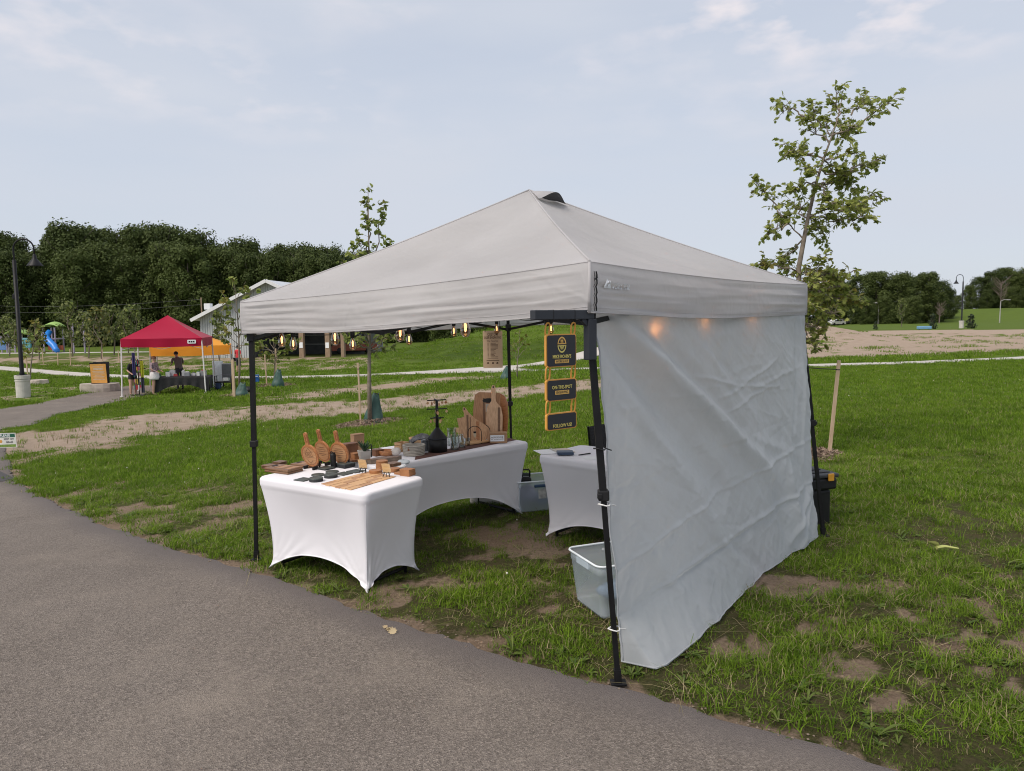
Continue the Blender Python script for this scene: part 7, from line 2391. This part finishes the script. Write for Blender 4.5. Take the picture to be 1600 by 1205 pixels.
ang = math.radians(20); R2 = lambda x, y: (oc.x + x * math.cos(ang) - y * math.sin(ang), 38.5 + x * math.sin(ang) + y * math.cos(ang))
far_tent('orange_canopy_tent', 'orange canopy tent partly hidden behind the red one', [R2(-1.95, -1.6), R2(1.75, -1.6), R2(1.75, 1.6), R2(-1.95, 1.6)], 2.75, 1.98, .46, orm, mat('grey_leg', (.3, .3, .3), .4))

# ---- people (small in the picture; each body one continuous skinned mesh)
def person(label, loc, rz, joints, edges, zones, mats, hair=None, extra=None, scale=1.0, head_scale=1.0):
    me = bpy.data.meshes.new('body')
    names = list(joints)
    me.from_pydata([joints[n][0] for n in names], [(names.index(a), names.index(b)) for a, b in edges], [])
    tmp = bpy.data.objects.new('tmp_person', me); COL.objects.link(tmp)
    sk = tmp.modifiers.new('skin', 'SKIN'); sk.use_smooth_shade = True
    for i, n in enumerate(names):
        r = joints[n][1]; me.skin_vertices[0].data[i].radius = r if hasattr(r, '__len__') else (r, r)
    me.skin_vertices[0].data[names.index('pelvis')].use_root = True
    ss = tmp.modifiers.new('sub', 'SUBSURF'); ss.levels = 2; ss.render_levels = 2
    bpy.context.view_layer.update()
    dg = bpy.context.evaluated_depsgraph_get()
    bm_ = bpy.data.meshes.new_from_object(tmp.evaluated_get(dg))
    bpy.data.objects.remove(tmp)
    bm_.materials.clear()
    for m in mats: bm_.materials.append(m)
    for p in bm_.polygons:
        p.material_index = zones(p.center); p.use_smooth = True
    t = thing('person', label, 'person', (loc[0], loc[1], gz(loc[0], loc[1])), rz); t.scale = (scale,) * 3
    body = link('body', bm_, t)
    hd = Vector(joints['head'][0])
    # face: eyes, brows, nose and mouth sit on the head's front (-y)
    r = joints['head'][1]; r = r if not hasattr(r, '__len__') else r[0]
    fc = MB()
    for s in (-1, 1): fc.rbox(hd + Vector((s * .033, -r * .93, .005)), (.022, .012, .010), .003)
    fc.rbox(hd + Vector((0, -r * .88, -.062)), (.045, .012, .010), .003); fc.build('eyes_and_mouth', mat('face_dark', (.06, .035, .03), .6), body)
    fc = MB(); fc.rbox(hd + Vector((0, -r * 1.0, -.022)), (.024, .03, .04), .008)
    for s in (-1, 1): fc.rbox(hd + Vector((s * r * 1.0, .005, -.01)), (.02, .035, .055), .008)
    fc.build('nose_and_ears', mats[0], body)
    if hair:
        hm, long_ = hair
        mb = MB(); mb.s = True
        def hf(u, v):
            a = 2 * PI * u; b = PI * (.5 - v * (.52 + (.18 if long_ else .10) * max(0, math.sin(a))) ) if False else PI * .5 - PI * v * (.50 + (.22 if long_ else .12) * max(0, math.sin(a)))
            rr_ = r * 1.17 * (1 + .05 * math.sin(a * 9) * v)
            return hd + Vector((rr_ * math.cos(b) * math.cos(a), rr_ * 1.06 * math.cos(b) * math.sin(a) + .012, rr_ * math.sin(b) * 1.12 + .012))
        mb.grid(hf, 22, 9, True); mb.build('hair', hm, t)
    if extra: extra(t, body)
    return t
skin = mat('skin', (.50, .30, .22), .6, .06, 10)
def std_joints(h=1.7, sh=.19, hip=.10, armL=None, armR=None, lean=0.0, legw=1.0, foot=(.0, .0), torso=1.0):
    k = h / 1.7
    J = {}
    def P(x, y, z): return (x * k, y * k, z * k)
    ly = lambda z: -math.sin(lean) * max(0, z - .95)
    lz = lambda z: z if z < .95 else .95 + (z - .95) * math.cos(lean)
    J['pelvis'] = (P(0, 0, .95), (.145 * torso, .115 * torso)); J['waist'] = (P(0, ly(1.1), lz(1.1)), (.135 * torso, .10 * torso)); J['chest'] = (P(0, ly(1.3), lz(1.3)), (.16 * torso, .11 * torso))
    J['neckb'] = (P(0, ly(1.43), lz(1.43)), .075); J['neck'] = (P(0, ly(1.49) - .01, lz(1.49)), .052); J['head'] = (P(0, ly(1.60) - .02, lz(1.60)), (.083, .095)); J['crown'] = (P(0, ly(1.68) - .015, lz(1.68)), (.062, .07))
    for s, n, arm in ((-1, 'L', armL), (1, 'R', armR)):
        J['sh' + n] = (P(s * sh, ly(1.40), lz(1.40)), .062)
        e, w = arm if arm else ((s * (sh + .07), .01, 1.12), (s * (sh + .08), -.06, .90))
        J['el' + n] = (P(*e), .043); J['wr' + n] = (P(*w), .030)
        d = (Vector(w) - Vector(e)).normalized()
        hnd = Vector(w) + d * .075; J['ha' + n] = (P(*hnd), (.034, .020)); 
        for q, (ox, ln) in enumerate(((-.026, .055), (-.009, .075), (.009, .07), (.025, .055))):
            f1 = hnd + Vector((ox, 0, 0)) + d * ln * .6; f2 = f1 + (d + Vector((0, -.35, -.1))).normalized() * ln * .6
            J['f%d%s' % (q, n)] = (P(*f1), .009); J['g%d%s' % (q, n)] = (P(*f2), .007)
        th = Vector(w) + d * .03 + Vector((-s * .035, -.02, 0)); J['th' + n] = (P(*th), .011); J['ti' + n] = (P(*(th + d * .035)), .008)
        J['hip' + n] = (P(s * hip, 0, .88), .095 * legw); J['kn' + n] = (P(s * (hip + .01), -.02, .48), .062 * legw); J['an' + n] = (P(s * (hip + .015), .02, .09), .040); J['he' + n] = (P(s * (hip + .015), .0, .045), .042); J['to' + n] = (P(s * (hip + .03), -.17, .03), .032)
    E = [('pelvis', 'waist'), ('waist', 'chest'), ('chest', 'neckb'), ('neckb', 'neck'), ('neck', 'head'), ('head', 'crown')]
    for n in 'LR':
        E += [('chest', 'sh' + n), ('sh' + n, 'el' + n), ('el' + n, 'wr' + n), ('wr' + n, 'ha' + n), ('wr' + n, 'th' + n), ('th' + n, 'ti' + n), ('pelvis', 'hip' + n), ('hip' + n, 'kn' + n), ('kn' + n, 'an' + n), ('an' + n, 'he' + n), ('he' + n, 'to' + n)]
        for q in range(4): E += [('ha' + n, 'f%d%s' % (q, n)), ('f%d%s' % (q, n), 'g%d%s' % (q, n))]
    return J, E
def zone_fn(k, sleeve_z, neck_z, waist_z, hem_z, shoe_z=.07, arm_x=.26):
    def z(c):
        x, y, zz = abs(c.x) / k, c.y / k, c.z / k
        if zz < shoe_z: return 3
        if zz > neck_z and x < .15: return 0
        if zz < hem_z: return 0
        if zz < waist_z and x < .235: return 2
        if zz < sleeve_z and (x > .235 or y < -.22): return 0
        return 1
    return z
patt = mat('dark_patterned_top', (.045, .03, .06), .9, .0, 26, col2=(.55, .40, .42), detail=2)
shoe = mat('shoe_tan', (.30, .20, .15), .7)
p = G(243, 617)
J, E = std_joints(1.64, .17, .09, ((-.23, -.03, 1.14), (-.16, -.20, 1.05)), ((.23, -.03, 1.14), (.17, -.22, 1.06)))
def white_skirt(t, body):
    mb = MB(); mb.s = True; mb.lathe([(.145, .99), (.185, .90), (.205, .72), (.20, .66), (.185, .66)], n=24, cap=False); mb.build('white_shorts', mat('white_cotton', (.72, .70, .70), .9), t)
person('person in a dark patterned top and white shorts facing the red tent\'s table', (p.x, p.y), math.radians(80), J, E, zone_fn(.965, 1.2, 1.44, .95, .70), [skin, patt, mat('white_cotton', (.72, .70, .70)), shoe], (mat('auburn_hair', (.14, .055, .03), .7, .2, 40), False), white_skirt)
p = G(268, 612); p = Vector((p.x, p.y + .9, 0))
J, E = std_joints(1.80, .21, .10, ((-.27, -.12, 1.16), (-.18, -.42, 1.10)), ((.27, -.12, 1.14), (.16, -.40, 1.08)), .30, 1.1, torso=1.22)
person('person in a grey T-shirt leaning over the black table', (p.x, p.y), math.radians(-125), J, E, zone_fn(1.06, 1.18, 1.43, .95, .0), [skin, mat('grey_tshirt', (.17, .15, .14), .95, .06, 8), mat('dark_trousers', (.04, .04, .05), .9), blackp], (mat('black_hair', (.012, .011, .011), .6), False))
p = G(189, 620)
J, E = std_joints(1.62, .18, .10, ((-.24, -.02, 1.13), (-.22, -.22, 1.02)), ((.26, -.10, 1.16), (.30, -.38, 1.20)), .16, 1.15, torso=1.12)
person('person in black with bare legs browsing by the red tent\'s left leg', (p.x + .28, p.y + .5), math.radians(60), J, E, zone_fn(.953, 1.18, 1.43, .95, .72), [skin, mat('black_top', (.015, .015, .017), .9), mat('black_shorts', (.02, .02, .022), .9), blackp], (mat('dark_brown_hair', (.03, .02, .016), .6), True))
p = G(373, 583)
J, E = std_joints(1.74)
def side_bag(t, body):
    mb = MB(); mb.rbox((.33, -.02, .84), (.10, .26, .24), .04); mb.tube([(.33, -.1, .95), (.30, -.03, 1.2), (.33, .06, .95)], .012, 5); mb.build('shoulder_bag', blackp, t)
person('person in a red shirt walking far behind the market tents', (p.x, p.y), math.radians(150), J, E, zone_fn(1.02, 1.2, 1.44, .95, .46), [skin, mat('red_shirt', (.50, .03, .04), .9), mat('dark_trousers', (.04, .04, .05)), blackp], (mat('black_hair', (.012, .011, .011)), False), side_bag)

# ---- black-clothed table and goods at the red tent
tp = G(262, 617)
bt = thing('black_table', 'long table under a black cloth in the red tent', 'table', (-14.35, 32.35, gz(-14.35, 32.35)), math.radians(14))
cl_m = mat('black_cloth_cover', (.016, .016, .018), .85, .2, 6)
mb = MB(); mb.s = True
def tcl(u, v):
    x = -1.15 + 2.3 * u
    if v < .3: return Vector((x, .42 - .84 * v / .3, .74))
    t_ = (v - .3) / .7
    hem = .05 + .34 * max(0, 1 - abs(2 * u - 1) ** 2.2 * 1.15)
    return Vector((x * (1 - .06 * t_), -.42 + .03 * math.sin(u * 40) * t_ - .02 * t_, .74 - (.74 - hem) * t_))
mb.grid(tcl, 50, 18); mb.build('cloth', cl_m, bt)
for s in (-1, 1):
    mb = MB(); mb.grid(lambda u, v, s=s: Vector((s * (1.15 - .03 * v), -.42 + .84 * u, .74 - .66 * v)), 8, 6); mb.build('cloth_end', cl_m, bt)
    for y_ in (-.33, .33):
        mb = MB(); mb.tube([(s * 1.0, y_, 0), (s * 1.0, y_, .72)], .02, 6); mb.build('leg', blackm, bt)
goods = [(-.95, 'green'), (-.6, 'white'), (-.45, 'white'), (-.3, 'red'), (.0, 'white'), (.2, 'grey'), (.42, 'white'), (.65, 'white'), (.85, 'tan')]
gcol = {'green': (.05, .16, .08), 'white': (.62, .62, .62), 'red': (.42, .05, .05), 'grey': (.22, .23, .25), 'tan': (.42, .30, .20)}
where = ['at the table\'s left end', 'left of the first gap', 'left of the red one', 'near the middle-left', 'in the middle', 'right of the middle', 'between the grey and end boxes', 'second from the right end', 'at the table\'s right end']
rr = random.Random(9)
for k, (gx, cn) in enumerate(goods):
    w, d, h = rr.uniform(.12, .26), rr.uniform(.15, .25), (.10 if cn in ('green', 'red') else rr.uniform(.10, .26))
    c = Matrix.Rotation(math.radians(14), 3, 'Z') @ Vector((gx, rr.uniform(-.2, .1), 0))
    t = thing('display_box', '%s display box on the black cloth %s' % (cn, where[k]), 'box', (-14.35 + c.x, 32.35 + c.y, bt.location.z + .742), math.radians(14 + rr.uniform(-8, 8)), 'goods on the black table')
    mb = MB(); mb.rbox((0, 0, h / 2), (w, d, h), .01); mb.build('box_body', mat('goods_' + cn, gcol[cn], .6, .15, 9), t)
    mb = MB(); mb.rbox((0, 0, h + .02), (w * .6, d * .6, .04), .008); mb.build('box_top', mat('goods_' + rr.choice(list(gcol)), (.3, .3, .3), .6, .15, 9), t)
# hanging rack of scarves and jewellery
rp = G(218, 618)
rk = thing('jewellery_rack', 'tall dark rack hung with colourful trinkets beside the patterned-top person', 'rack', (rp.x, rp.y, gz(rp.x, rp.y)))
mb = MB(); mb.tube([(0, 0, 0), (0, 0, 1.55)], .02, 6); mb.box((0, 0, .015), (.4, .3, .03)); mb.build('stand', blackm, rk)
rr = random.Random(2)
cols = [mat('trinket_red', (.40, .04, .05), .5), mat('trinket_yellow', (.50, .38, .05), .5), mat('trinket_teal', (.05, .22, .22), .5), mat('trinket_black', (.02, .02, .02), .5), mat('trinket_pink', (.50, .20, .28), .5), mat('trinket_white', (.55, .55, .55), .5)]
for k in range(5):
    z = 1.5 - k * .26
    mb = MB(); mb.tube([(-.20, 0, z), (.20, 0, z)], .010, 5); ar = mb.build('rail', blackm, rk)
    for q in range(7):
        mb = MB(); x = -.18 + q * .06; l = rr.uniform(.10, .22); mb.box((x, rr.uniform(-.03, .03), z - l / 2 - .01), (.035, .03, l)); mb.build('trinket', rr.choice(cols), ar)
sp_ = (-15.75, 30.95)
sf = thing('hanging_scarf', 'yellow-green and purple scarf hanging by the red tent\'s left leg', 'scarf', (sp_[0], sp_[1] + .15, gz(*sp_)), .2)
for k, (m_, x0, zt_, zb_) in enumerate(((mat('scarf_yellow', (.42, .42, .03), .8), .22, 1.50, .80), (mat('scarf_purple', (.05, .04, .14), .8), -.10, 1.85, .9), (mat('scarf_dark', (.05, .05, .08), .9), .2, .9, .15))):
    mb = MB(); mb.s = True
    mb.grid(lambda u, v: Vector((x0 + (u - .5) * .13, .03 * math.sin(u * 12 + k) + .02 * k, zt_ + (zb_ - zt_) * v)), 14, 6); o = mb.build('cloth_strip', m_, sf)
mb = MB(); mb.tube([(-.2, .02, 2.03), (.4, .02, 2.03)], .012, 6); mb.build('rail', blackm, sf)
# panel, cabinet, cart, cooler
def px_box(px, by, Y, w, h, d): return None
pp_ = at(341, 592, 35.6); z = gz(pp_.x, 35.6)
mb = MB(); mb.rbox((0, 0, .62), (.50, .04, 1.24), .01); mb.bar((-.24, .1, 0), (-.24, -.1, .02), .03); mb.bar((.24, .1, 0), (.24, -.1, .02), .03)
single('tarp_screen', mb, mat('pale_blue_panel', (.55, .62, .68), .6), 'pale blue-white panel standing under the orange tent\'s right edge', 'panel', (pp_.x, 35.6, z))
pp_ = at(355, 592, 35.2); z = gz(pp_.x, 35.2)
gc = thing('grey_cabinet', 'grey metal cabinet on legs beside the pale panel', 'cabinet', (pp_.x, 35.2, z), .3)
mb = MB(); mb.rbox((0, 0, .72), (.42, .40, .80), .02); mb.build('cabinet_body', mat('grey_enamel', (.16, .17, .18), .5), gc)
mb = MB(); mb.rbox((0, -.205, .72), (.36, .02, .72), .008); mb.build('door', mat('grey_enamel_dark', (.12, .125, .13), .5), gc)
for sx in (-1, 1):
    for sy in (-1, 1):
        mb = MB(); mb.bar((sx * .18, sy * .17, 0), (sx * .18, sy * .17, .33), .03); mb.build('leg', blackm, gc)
pp_ = at(351, 612, 33.2); z = gz(pp_.x, 33.2)
cr = thing('black_cart', 'black folding cart loaded with bags at the red tent\'s right edge', 'cart', (pp_.x, 33.2, z), .1)
mb = MB(); mb.s = True; mb.grid(lambda u, v: Vector((-.40 + .80 * u, -.2 + .4 * v, .62 + .10 * math.sin(PI * u))), 12, 4); mb.build('canopy_cover', cl_m, cr)
mb = MB(); mb.rbox((0, 0, .38), (.74, .38, .06), .01); mb.build('shelf', blackp, cr)
for sx in (-1, 1):
    for sy in (-1, 1):
        mb = MB(); mb.bar((sx * .36, sy * .17, 0), (sx * .36, sy * .17, .66), .03); mb.build('leg', blackm, cr)
mb = MB(); mb.rbox((.10, -.02, .50), (.26, .25, .16), .03); mb.build('carton', mat('goods_white', (.62, .62, .62)), cr)
mb = MB(); mb.rbox((-.24, -.05, .22), (.22, .25, .30), .05); mb.build('blue_bag', mat('navy_bag', (.03, .05, .12), .8), cr)
pp_ = G(398, 597)
co = thing('blue_cooler', 'blue plastic cooler box on the grass left of the bushy tree', 'cooler', (pp_.x, pp_.y, gz(pp_.x, pp_.y)), .2)
mb = MB(); mb.rbox((0, 0, .16), (.44, .30, .32), .02); mb.build('cooler_body', mat('blue_plastic', (.02, .10, .36), .4), co)
mb = MB(); mb.rbox((0, 0, .345), (.46, .32, .05), .02); mb.build('lid', mat('blue_plastic_lid', (.03, .13, .42), .4), co)
mb = MB(); mb.tube([(-.2, -.17, .25), (-.18, -.2, .30), (.18, -.2, .30), (.2, -.17, .25)], .012, 5); mb.build('handle', white_print, co)
bag_lump('dark_bag', Vector(G(386, 614)) , (.28, .2, .25), blackp, 'black bag lying on the grass beside the left tent leg', 'bag', 4.4)

# ---- boulder with sandwich board, keep-off sign
rock = mat('pale_rock', (.40, .35, .30), .95, .22, 3, .03, 7)
def boulder(px, by, w, h, label, seed, flat=.7):
    p = G(px, by)
    mb = MB(); mb.s = False
    def fn(u, v):
        a = 2 * PI * u; b = PI * v
        r = 1 + .5 * (float(fbm(math.cos(a) * 1.3 + seed, math.sin(a) * 1.3 + v * 2, 1, 3)) - .5)
        z = math.cos(b) ; z = max(-.3, min(flat, z * 1.1))
        return Vector((w / 2 * r * math.cos(a) * math.sin(b) ** .6, w * .35 * r * math.sin(a) * math.sin(b) ** .6, h * (z + .3) / (flat + .3)))
    mb.grid(fn, 18, 10, True)
    o = mb.build('boulder', rock); o.location = (p.x, p.y + w * .3, gz(p.x, p.y) - .06)
    tag(o, label, 'boulder'); return p
bpnt = boulder(147, 613, 1.75, .42, 'flat pale boulder under the sandwich board', 1.5, .25)
boulder(55, 601, 1.0, .30, 'low rounded boulder behind the left lamp post', 4.1, .4)
sbz = gz(bpnt.x, bpnt.y) + .36
sb_ = thing('sandwich_board', 'black-framed sandwich board with an orange poster standing on the boulder', 'sign', (bpnt.x + .02, bpnt.y + .55, sbz), math.radians(12))
Wd, Hd = .70, 1.0
for s, m_ in ((-1, None), (1, None)):
    Mx = Matrix.Rotation(s * math.radians(-11), 4, 'X')
    Mq = Matrix.Translation((0, s * .13, 0)) @ (Matrix.Rotation(math.radians(7) * -s, 4, 'X')) @ frame_matrix((0, 0, 0), (1, 0, 0), (0, 0, 1))
    mb = MB(); mb.prism([(-Wd / 2, 0), (Wd / 2, 0), (Wd / 2, Hd), (-Wd / 2, Hd)], Mq @ Matrix.Translation((0, 0, -.01)), .02); fr = mb.build('board', blackp, sb_)
    if s < 0:
        post = mat('orange_poster', (.78, .40, .10), .8, .12, 5)
        mb = MB(); mb.prism([(-.335, .03), (.335, .03), (.335, .93), (-.335, .93)], Mq @ Matrix.Translation((0, 0, .011)), .003); po = mb.build('poster', post, fr)
        mb = MB(); rr = random.Random(6)
        for k, (yy, a, h_) in enumerate(((.80, .24, .012), (.70, .20, .05), (.58, .26, .014), (.52, .22, .014), (.46, .26, .014), (.40, .15, .014), (.33, .24, .014), (.27, .2, .014), (.20, .25, .014))):
            mb.add([Mq @ Vector((x, y, .0155)) for x, y in ((-a, yy - h_), (a, yy - h_), (a, yy + h_), (-a, yy + h_))], [(0, 1, 2, 3)])
        mb.build('poster_lines', mat('poster_cream', (.70, .52, .36), .8, .1, 9), po)
mb = MB()
for x in (-.2, .2): mb.rbox((x, 0, Hd * .98), (.12, .10, .07), .01)
mb.build('hinge_clips', blackp, sb_)
# keep off grass
kp = Vector((G(10, 706).x, G(10, 706).y, 0)); kz = gz(kp.x, kp.y)
pc_ = at(10, 688, kp.y)
ko = thing('lawn_sign', 'small white and green lawn sign on wire legs at the left edge', 'sign', (pc_.x, kp.y, kz), math.radians(4))
sw = 31 * kp.y / FPX; shh = 23 * kp.y / FPX; zb_ = pc_.z - kz - shh / 2
Mk = Matrix.Translation((0, 0, zb_)) @ Matrix.Rotation(math.radians(0), 4, 'Y') @ frame_matrix((0, 0, 0), (1, 0, 0), (0, 0, 1))
mb = MB(); mb.prism([(-sw / 2, 0), (sw / 2, 0), (sw / 2 - .015, shh), (-sw / 2 - .015, shh)], Mk, .006); bdk = mb.build('sign_plate', mat('sign_white', (.66, .66, .62), .6), ko)
gk = mat('sign_green', (.012, .095, .055), .6); gg = mat('sign_grass', (.16, .26, .05), .8, .4, 60)
mb = MB(); mb.prism([(-sw / 2 + .004, shh * .70), (sw / 2 - .026, shh * .70), (sw / 2 - .030, shh * .95), (-sw / 2 - .002, shh * .95)], Mk @ Matrix.Translation((0, 0, .006)), .001); mb.build('green_band', gk, bdk)
mb = MB(); mb.prism([(-sw / 2 + .01, .01), (sw / 2 - .02, .01), (sw / 2 - .02, shh * .22), (-sw / 2 + .01, shh * .20)], Mk @ Matrix.Translation((0, 0, .006)), .001); mb.build('grass_band', gg, bdk)
Mk2 = Mk @ Matrix.Translation((0, 0, .0075))
text('PLEASE', .070, white_print, bdk, Mk2 @ Matrix.Translation((-.02, shh * .825, 0)), sx=.95, extrude=.0004, bold=.001)
text('KEEP OFF', .056, panel_black, bdk, Mk2 @ Matrix.Translation((.055, shh * .57, 0)), sx=.88, extrude=.0004, bold=.0015)
text('GRASS', .056, panel_black, bdk, Mk2 @ Matrix.Translation((.065, shh * .36, 0)), sx=.88, extrude=.0004, bold=.0015)
mb = MB(); mb.prism([(.03 * math.cos(a) - .11, shh * .42 + .035 * math.sin(a)) for a in np.linspace(0, 2 * PI, 12)[:-1]], Mk2, .0006); mb.build('orange_spot', orange, bdk)
for s in (-1, 1):
    mb = MB(); mb.tube([(s * sw * .3, .004, -.1), (s * sw * .3, .004, zb_ + .08)], .004, 5); mb.build('wire_leg', mat('galvanised_wire', (.3, .3, .3), .4), ko)

# ---- playground
lav = mat('lavender_post', (.32, .28, .36), .6); lime = mat('lime_panel', (.26, .42, .10), .5); slide_b = mat('slide_blue', (.02, .20, .62), .35); rust = mat('rust_panel', (.36, .09, .045), .6); teal = mat('teal_panel', (.10, .30, .34), .5)
PY = 88.0
def pg(px, py): return at(px, py, PY)
c = pg(82, 549); cz = gz(c.x, PY)
pt_ = thing('play_tower', 'playground tower with lime leaf roof and twisting blue slide', 'playground', (c.x, PY, cz))
def lp(px, py, dy=0): q = at(px, py, PY); return Vector((q.x - c.x, dy, q.z - cz))
for px, dy in ((67, 0), (85, 0), (67, 1.6), (85, 1.6)):
    mb = MB(); a = lp(px, 512, dy); mb.tube([(a.x, dy, 0), (a.x, dy, a.z)], .09, 8); mb.build('post', lav, pt_)
mb = MB(); a, b = lp(66, 530), lp(86, 530); mb.box(((a.x + b.x) / 2, .8, a.z), (b.x - a.x + .3, 1.9, .12)); mb.build('deck', lav, pt_)
mb = MB(); a, b = lp(68, 522), lp(74, 530); mb.box(((a.x + b.x) / 2, -.05, (a.z + b.z) / 2), (.9, .08, .9)); mb.build('side_panel', lav, pt_)
mb = MB(); mb.s = True
r0 = lp(77, 509)
mb.grid(lambda u, v: Vector((r0.x - 1.0 + 2.0 * v + .2 * math.sin(u * 3), .8 + 1.5 * (u - .5), r0.z - .35 + .75 * math.sin(PI * (.1 + .8 * v)) * (1 - .4 * (2 * u - 1) ** 2))), 10, 10); rf_ = mb.build('leaf_roof', lime, pt_)
rf_.modifiers.new('thickness', 'SOLIDIFY').thickness = .08
mb = MB(); mb.s = True
pts = [lp(76, 518, .2), lp(75, 526, -.4), lp(81, 531, -.8), lp(88, 536, -1.0), lp(94, 540, -1.2), lp(99, 545, -1.5), lp(104, 547, -1.8)]
mb.tube(pts, [.30, .36, .38, .38, .36, .32, .28], 12); mb.build('slide', slide_b, pt_)
for a, b in ((72, 80), (81, 88), (89, 96)):
    mb = MB(); p0, p1 = lp(a, 540, .4), lp(b, 547, .4); mb.box(((p0.x + p1.x) / 2, .4, (p0.z + p1.z) / 2), (abs(p1.x - p0.x), .1, abs(p0.z - p1.z))); mb.build('base_panel', rust, pt_)
c = pg(28, 548); cz = gz(c.x, PY)
cf = thing('climbing_frame', 'climbing frame with pitched lime roofs left of the lamp post', 'playground', (c.x, PY, cz))
for px in (13, 22, 34, 44):
    mb = MB(); a = lp(px, 520); mb.tube([(a.x, 0, 0), (a.x, 0, a.z)], .09, 8); mb.build('post', lav, cf)
for a, b, d in (((12, 521), (23, 515), 0), ((33, 515), (45, 521), 0)):
    mb = MB(); p0, p1 = lp(*a), lp(*b); mb.add([(p0.x, -.7, p0.z), (p1.x, -.7, p1.z), (p1.x, .7, p1.z), (p0.x, .7, p0.z), (p0.x, -.7, p0.z - .12), (p1.x, -.7, p1.z - .12), (p1.x, .7, p1.z - .12), (p0.x, .7, p0.z - .12)], [(0, 1, 2, 3), (7, 6, 5, 4), (0, 4, 5, 1), (1, 5, 6, 2), (2, 6, 7, 3), (3, 7, 4, 0)]); mb.build('roof_slope', lime, cf)
for k in range(5):
    mb = MB(); p0, p1 = lp(14, 547 - k * 4), lp(22, 547 - k * 4); mb.tube([p0, p1], .05, 6); mb.build('rung', lav, cf)
mb = MB(); p0 = lp(42, 536); mb.rbox((p0.x, 0, p0.z), (1.0, .3, 1.2), .1); mb.build('panel', teal, cf)
c = pg(2, 548); cz = gz(c.x, PY)
sw_ = thing('play_equipment', 'low grey and blue play panel at the photo\'s left edge', 'playground', (c.x, PY, cz))
mb = MB(); mb.rbox((0, 0, .9), (1.3, .2, 1.1), .06); mb.build('panel', mat('play_blue', (.10, .20, .40), .5), sw_)
for s in (-.7, .1, .7):
    mb = MB(); mb.tube([(s, 0, 0), (s, 0, 2.0)], .08, 6); mb.build('post', lav, sw_)
for px, h, lb in ((116, 3.6, 'left tall grey swing post beyond the meadow'), (133, 4.4, 'right tall grey climbing post beyond the meadow')):
    q = at(px, 552, 84); mb = MB(); mb.tube([(0, 0, 0), (0, 0, h)], .09, 7); mb.tube([(0, 0, h), (.5, 0, h - .5)], .05, 6); mb.tube([(0, 0, h * .92), (-.35, 0, h * .6)], .04, 6)
    single('play_post', mb, lav, lb, 'post', (q.x, 84, gz(q.x, 84)))
# thin stakes in the planting bed
rr = random.Random(14)
for k, px in enumerate((57, 108, 124, 143, 162, 172)):
    q = at(px, 572, 60); 
    mb = MB(); mb.bar((0, 0, -.05), (rr.uniform(-.05, .05), 0, rr.uniform(.9, 1.5)), .05)
    single('garden_stake', mb, stake_m, 'thin wooden stake in the brown planting bed before the playground', 'stake', (q.x, 60 + rr.uniform(-3, 3), gz(q.x, 60)), 0, 'stakes in the planting bed')
# small red kite-like tent beyond the mound
q = at(883, 514, 92)
mb = MB(); mb.lathe([(1.0, 0), (1.05, .7), (.0, 1.5)], n=4); mb.bar((0, 0, -.9), (0, 0, .2), .1)
single('far_red_tent', mb, redm, 'tiny red tent top beyond the grassy mound', 'tent', (q.x, 92, q.z - .5))

# ---- litter: dry leaves on the asphalt, a scrap in the grass
dl = leafmat('dry_leaf', (.40, .30, .18), (.55, .45, .28), .2, .8)
for px, py, lb in ((602, 987, 'curled dry leaf on the asphalt below the front table'), (607, 991, 'second dry leaf beside the curled one')):
    q = G(px, py); mb = MB(); rr = random.Random(px)
    add_leaf(mb, Vector((0, 0, .006)), Vector((1, .3, .12)), .052, OAK_OUT, rr, -.1); add_leaf(mb, Vector((-.01, .02, .006)), Vector((.2, 1, .1)), .036, OAK_OUT, rr, -.1)
    single('dry_leaf', mb, dl, lb, 'leaf', (q.x, q.y, gz(q.x, q.y) + .004))
q = G(1478, 866); mb = MB(); mb.tube([(-.07, 0, .03), (0, .01, .035), (.08, -.02, .028)], [.014, .011, .005], 6); add_leaf(mb, Vector((-.06, 0, .04)), Vector((-.5, .3, .4)), .07, RND_OUT, random.Random(1))
single('fallen_leaf_stem', mb, mat('lime_scrap', (.42, .45, .14), .7), 'yellow-green fallen leaf stalk lying in the worn grass', 'leaf', (q.x, q.y, gz(q.x, q.y) + .02))

# lettering becomes plain mesh
bpy.context.view_layer.update()
dg = bpy.context.evaluated_depsgraph_get()
for o in [o for o in COL.objects if o.type == 'FONT']:
    me = bpy.data.meshes.new_from_object(o.evaluated_get(dg))
    me.name = 'lettering'
    n = link('lettering', me, o.parent)
    n.matrix_local = o.matrix_local
    nm = o.name
    bpy.data.objects.remove(o)
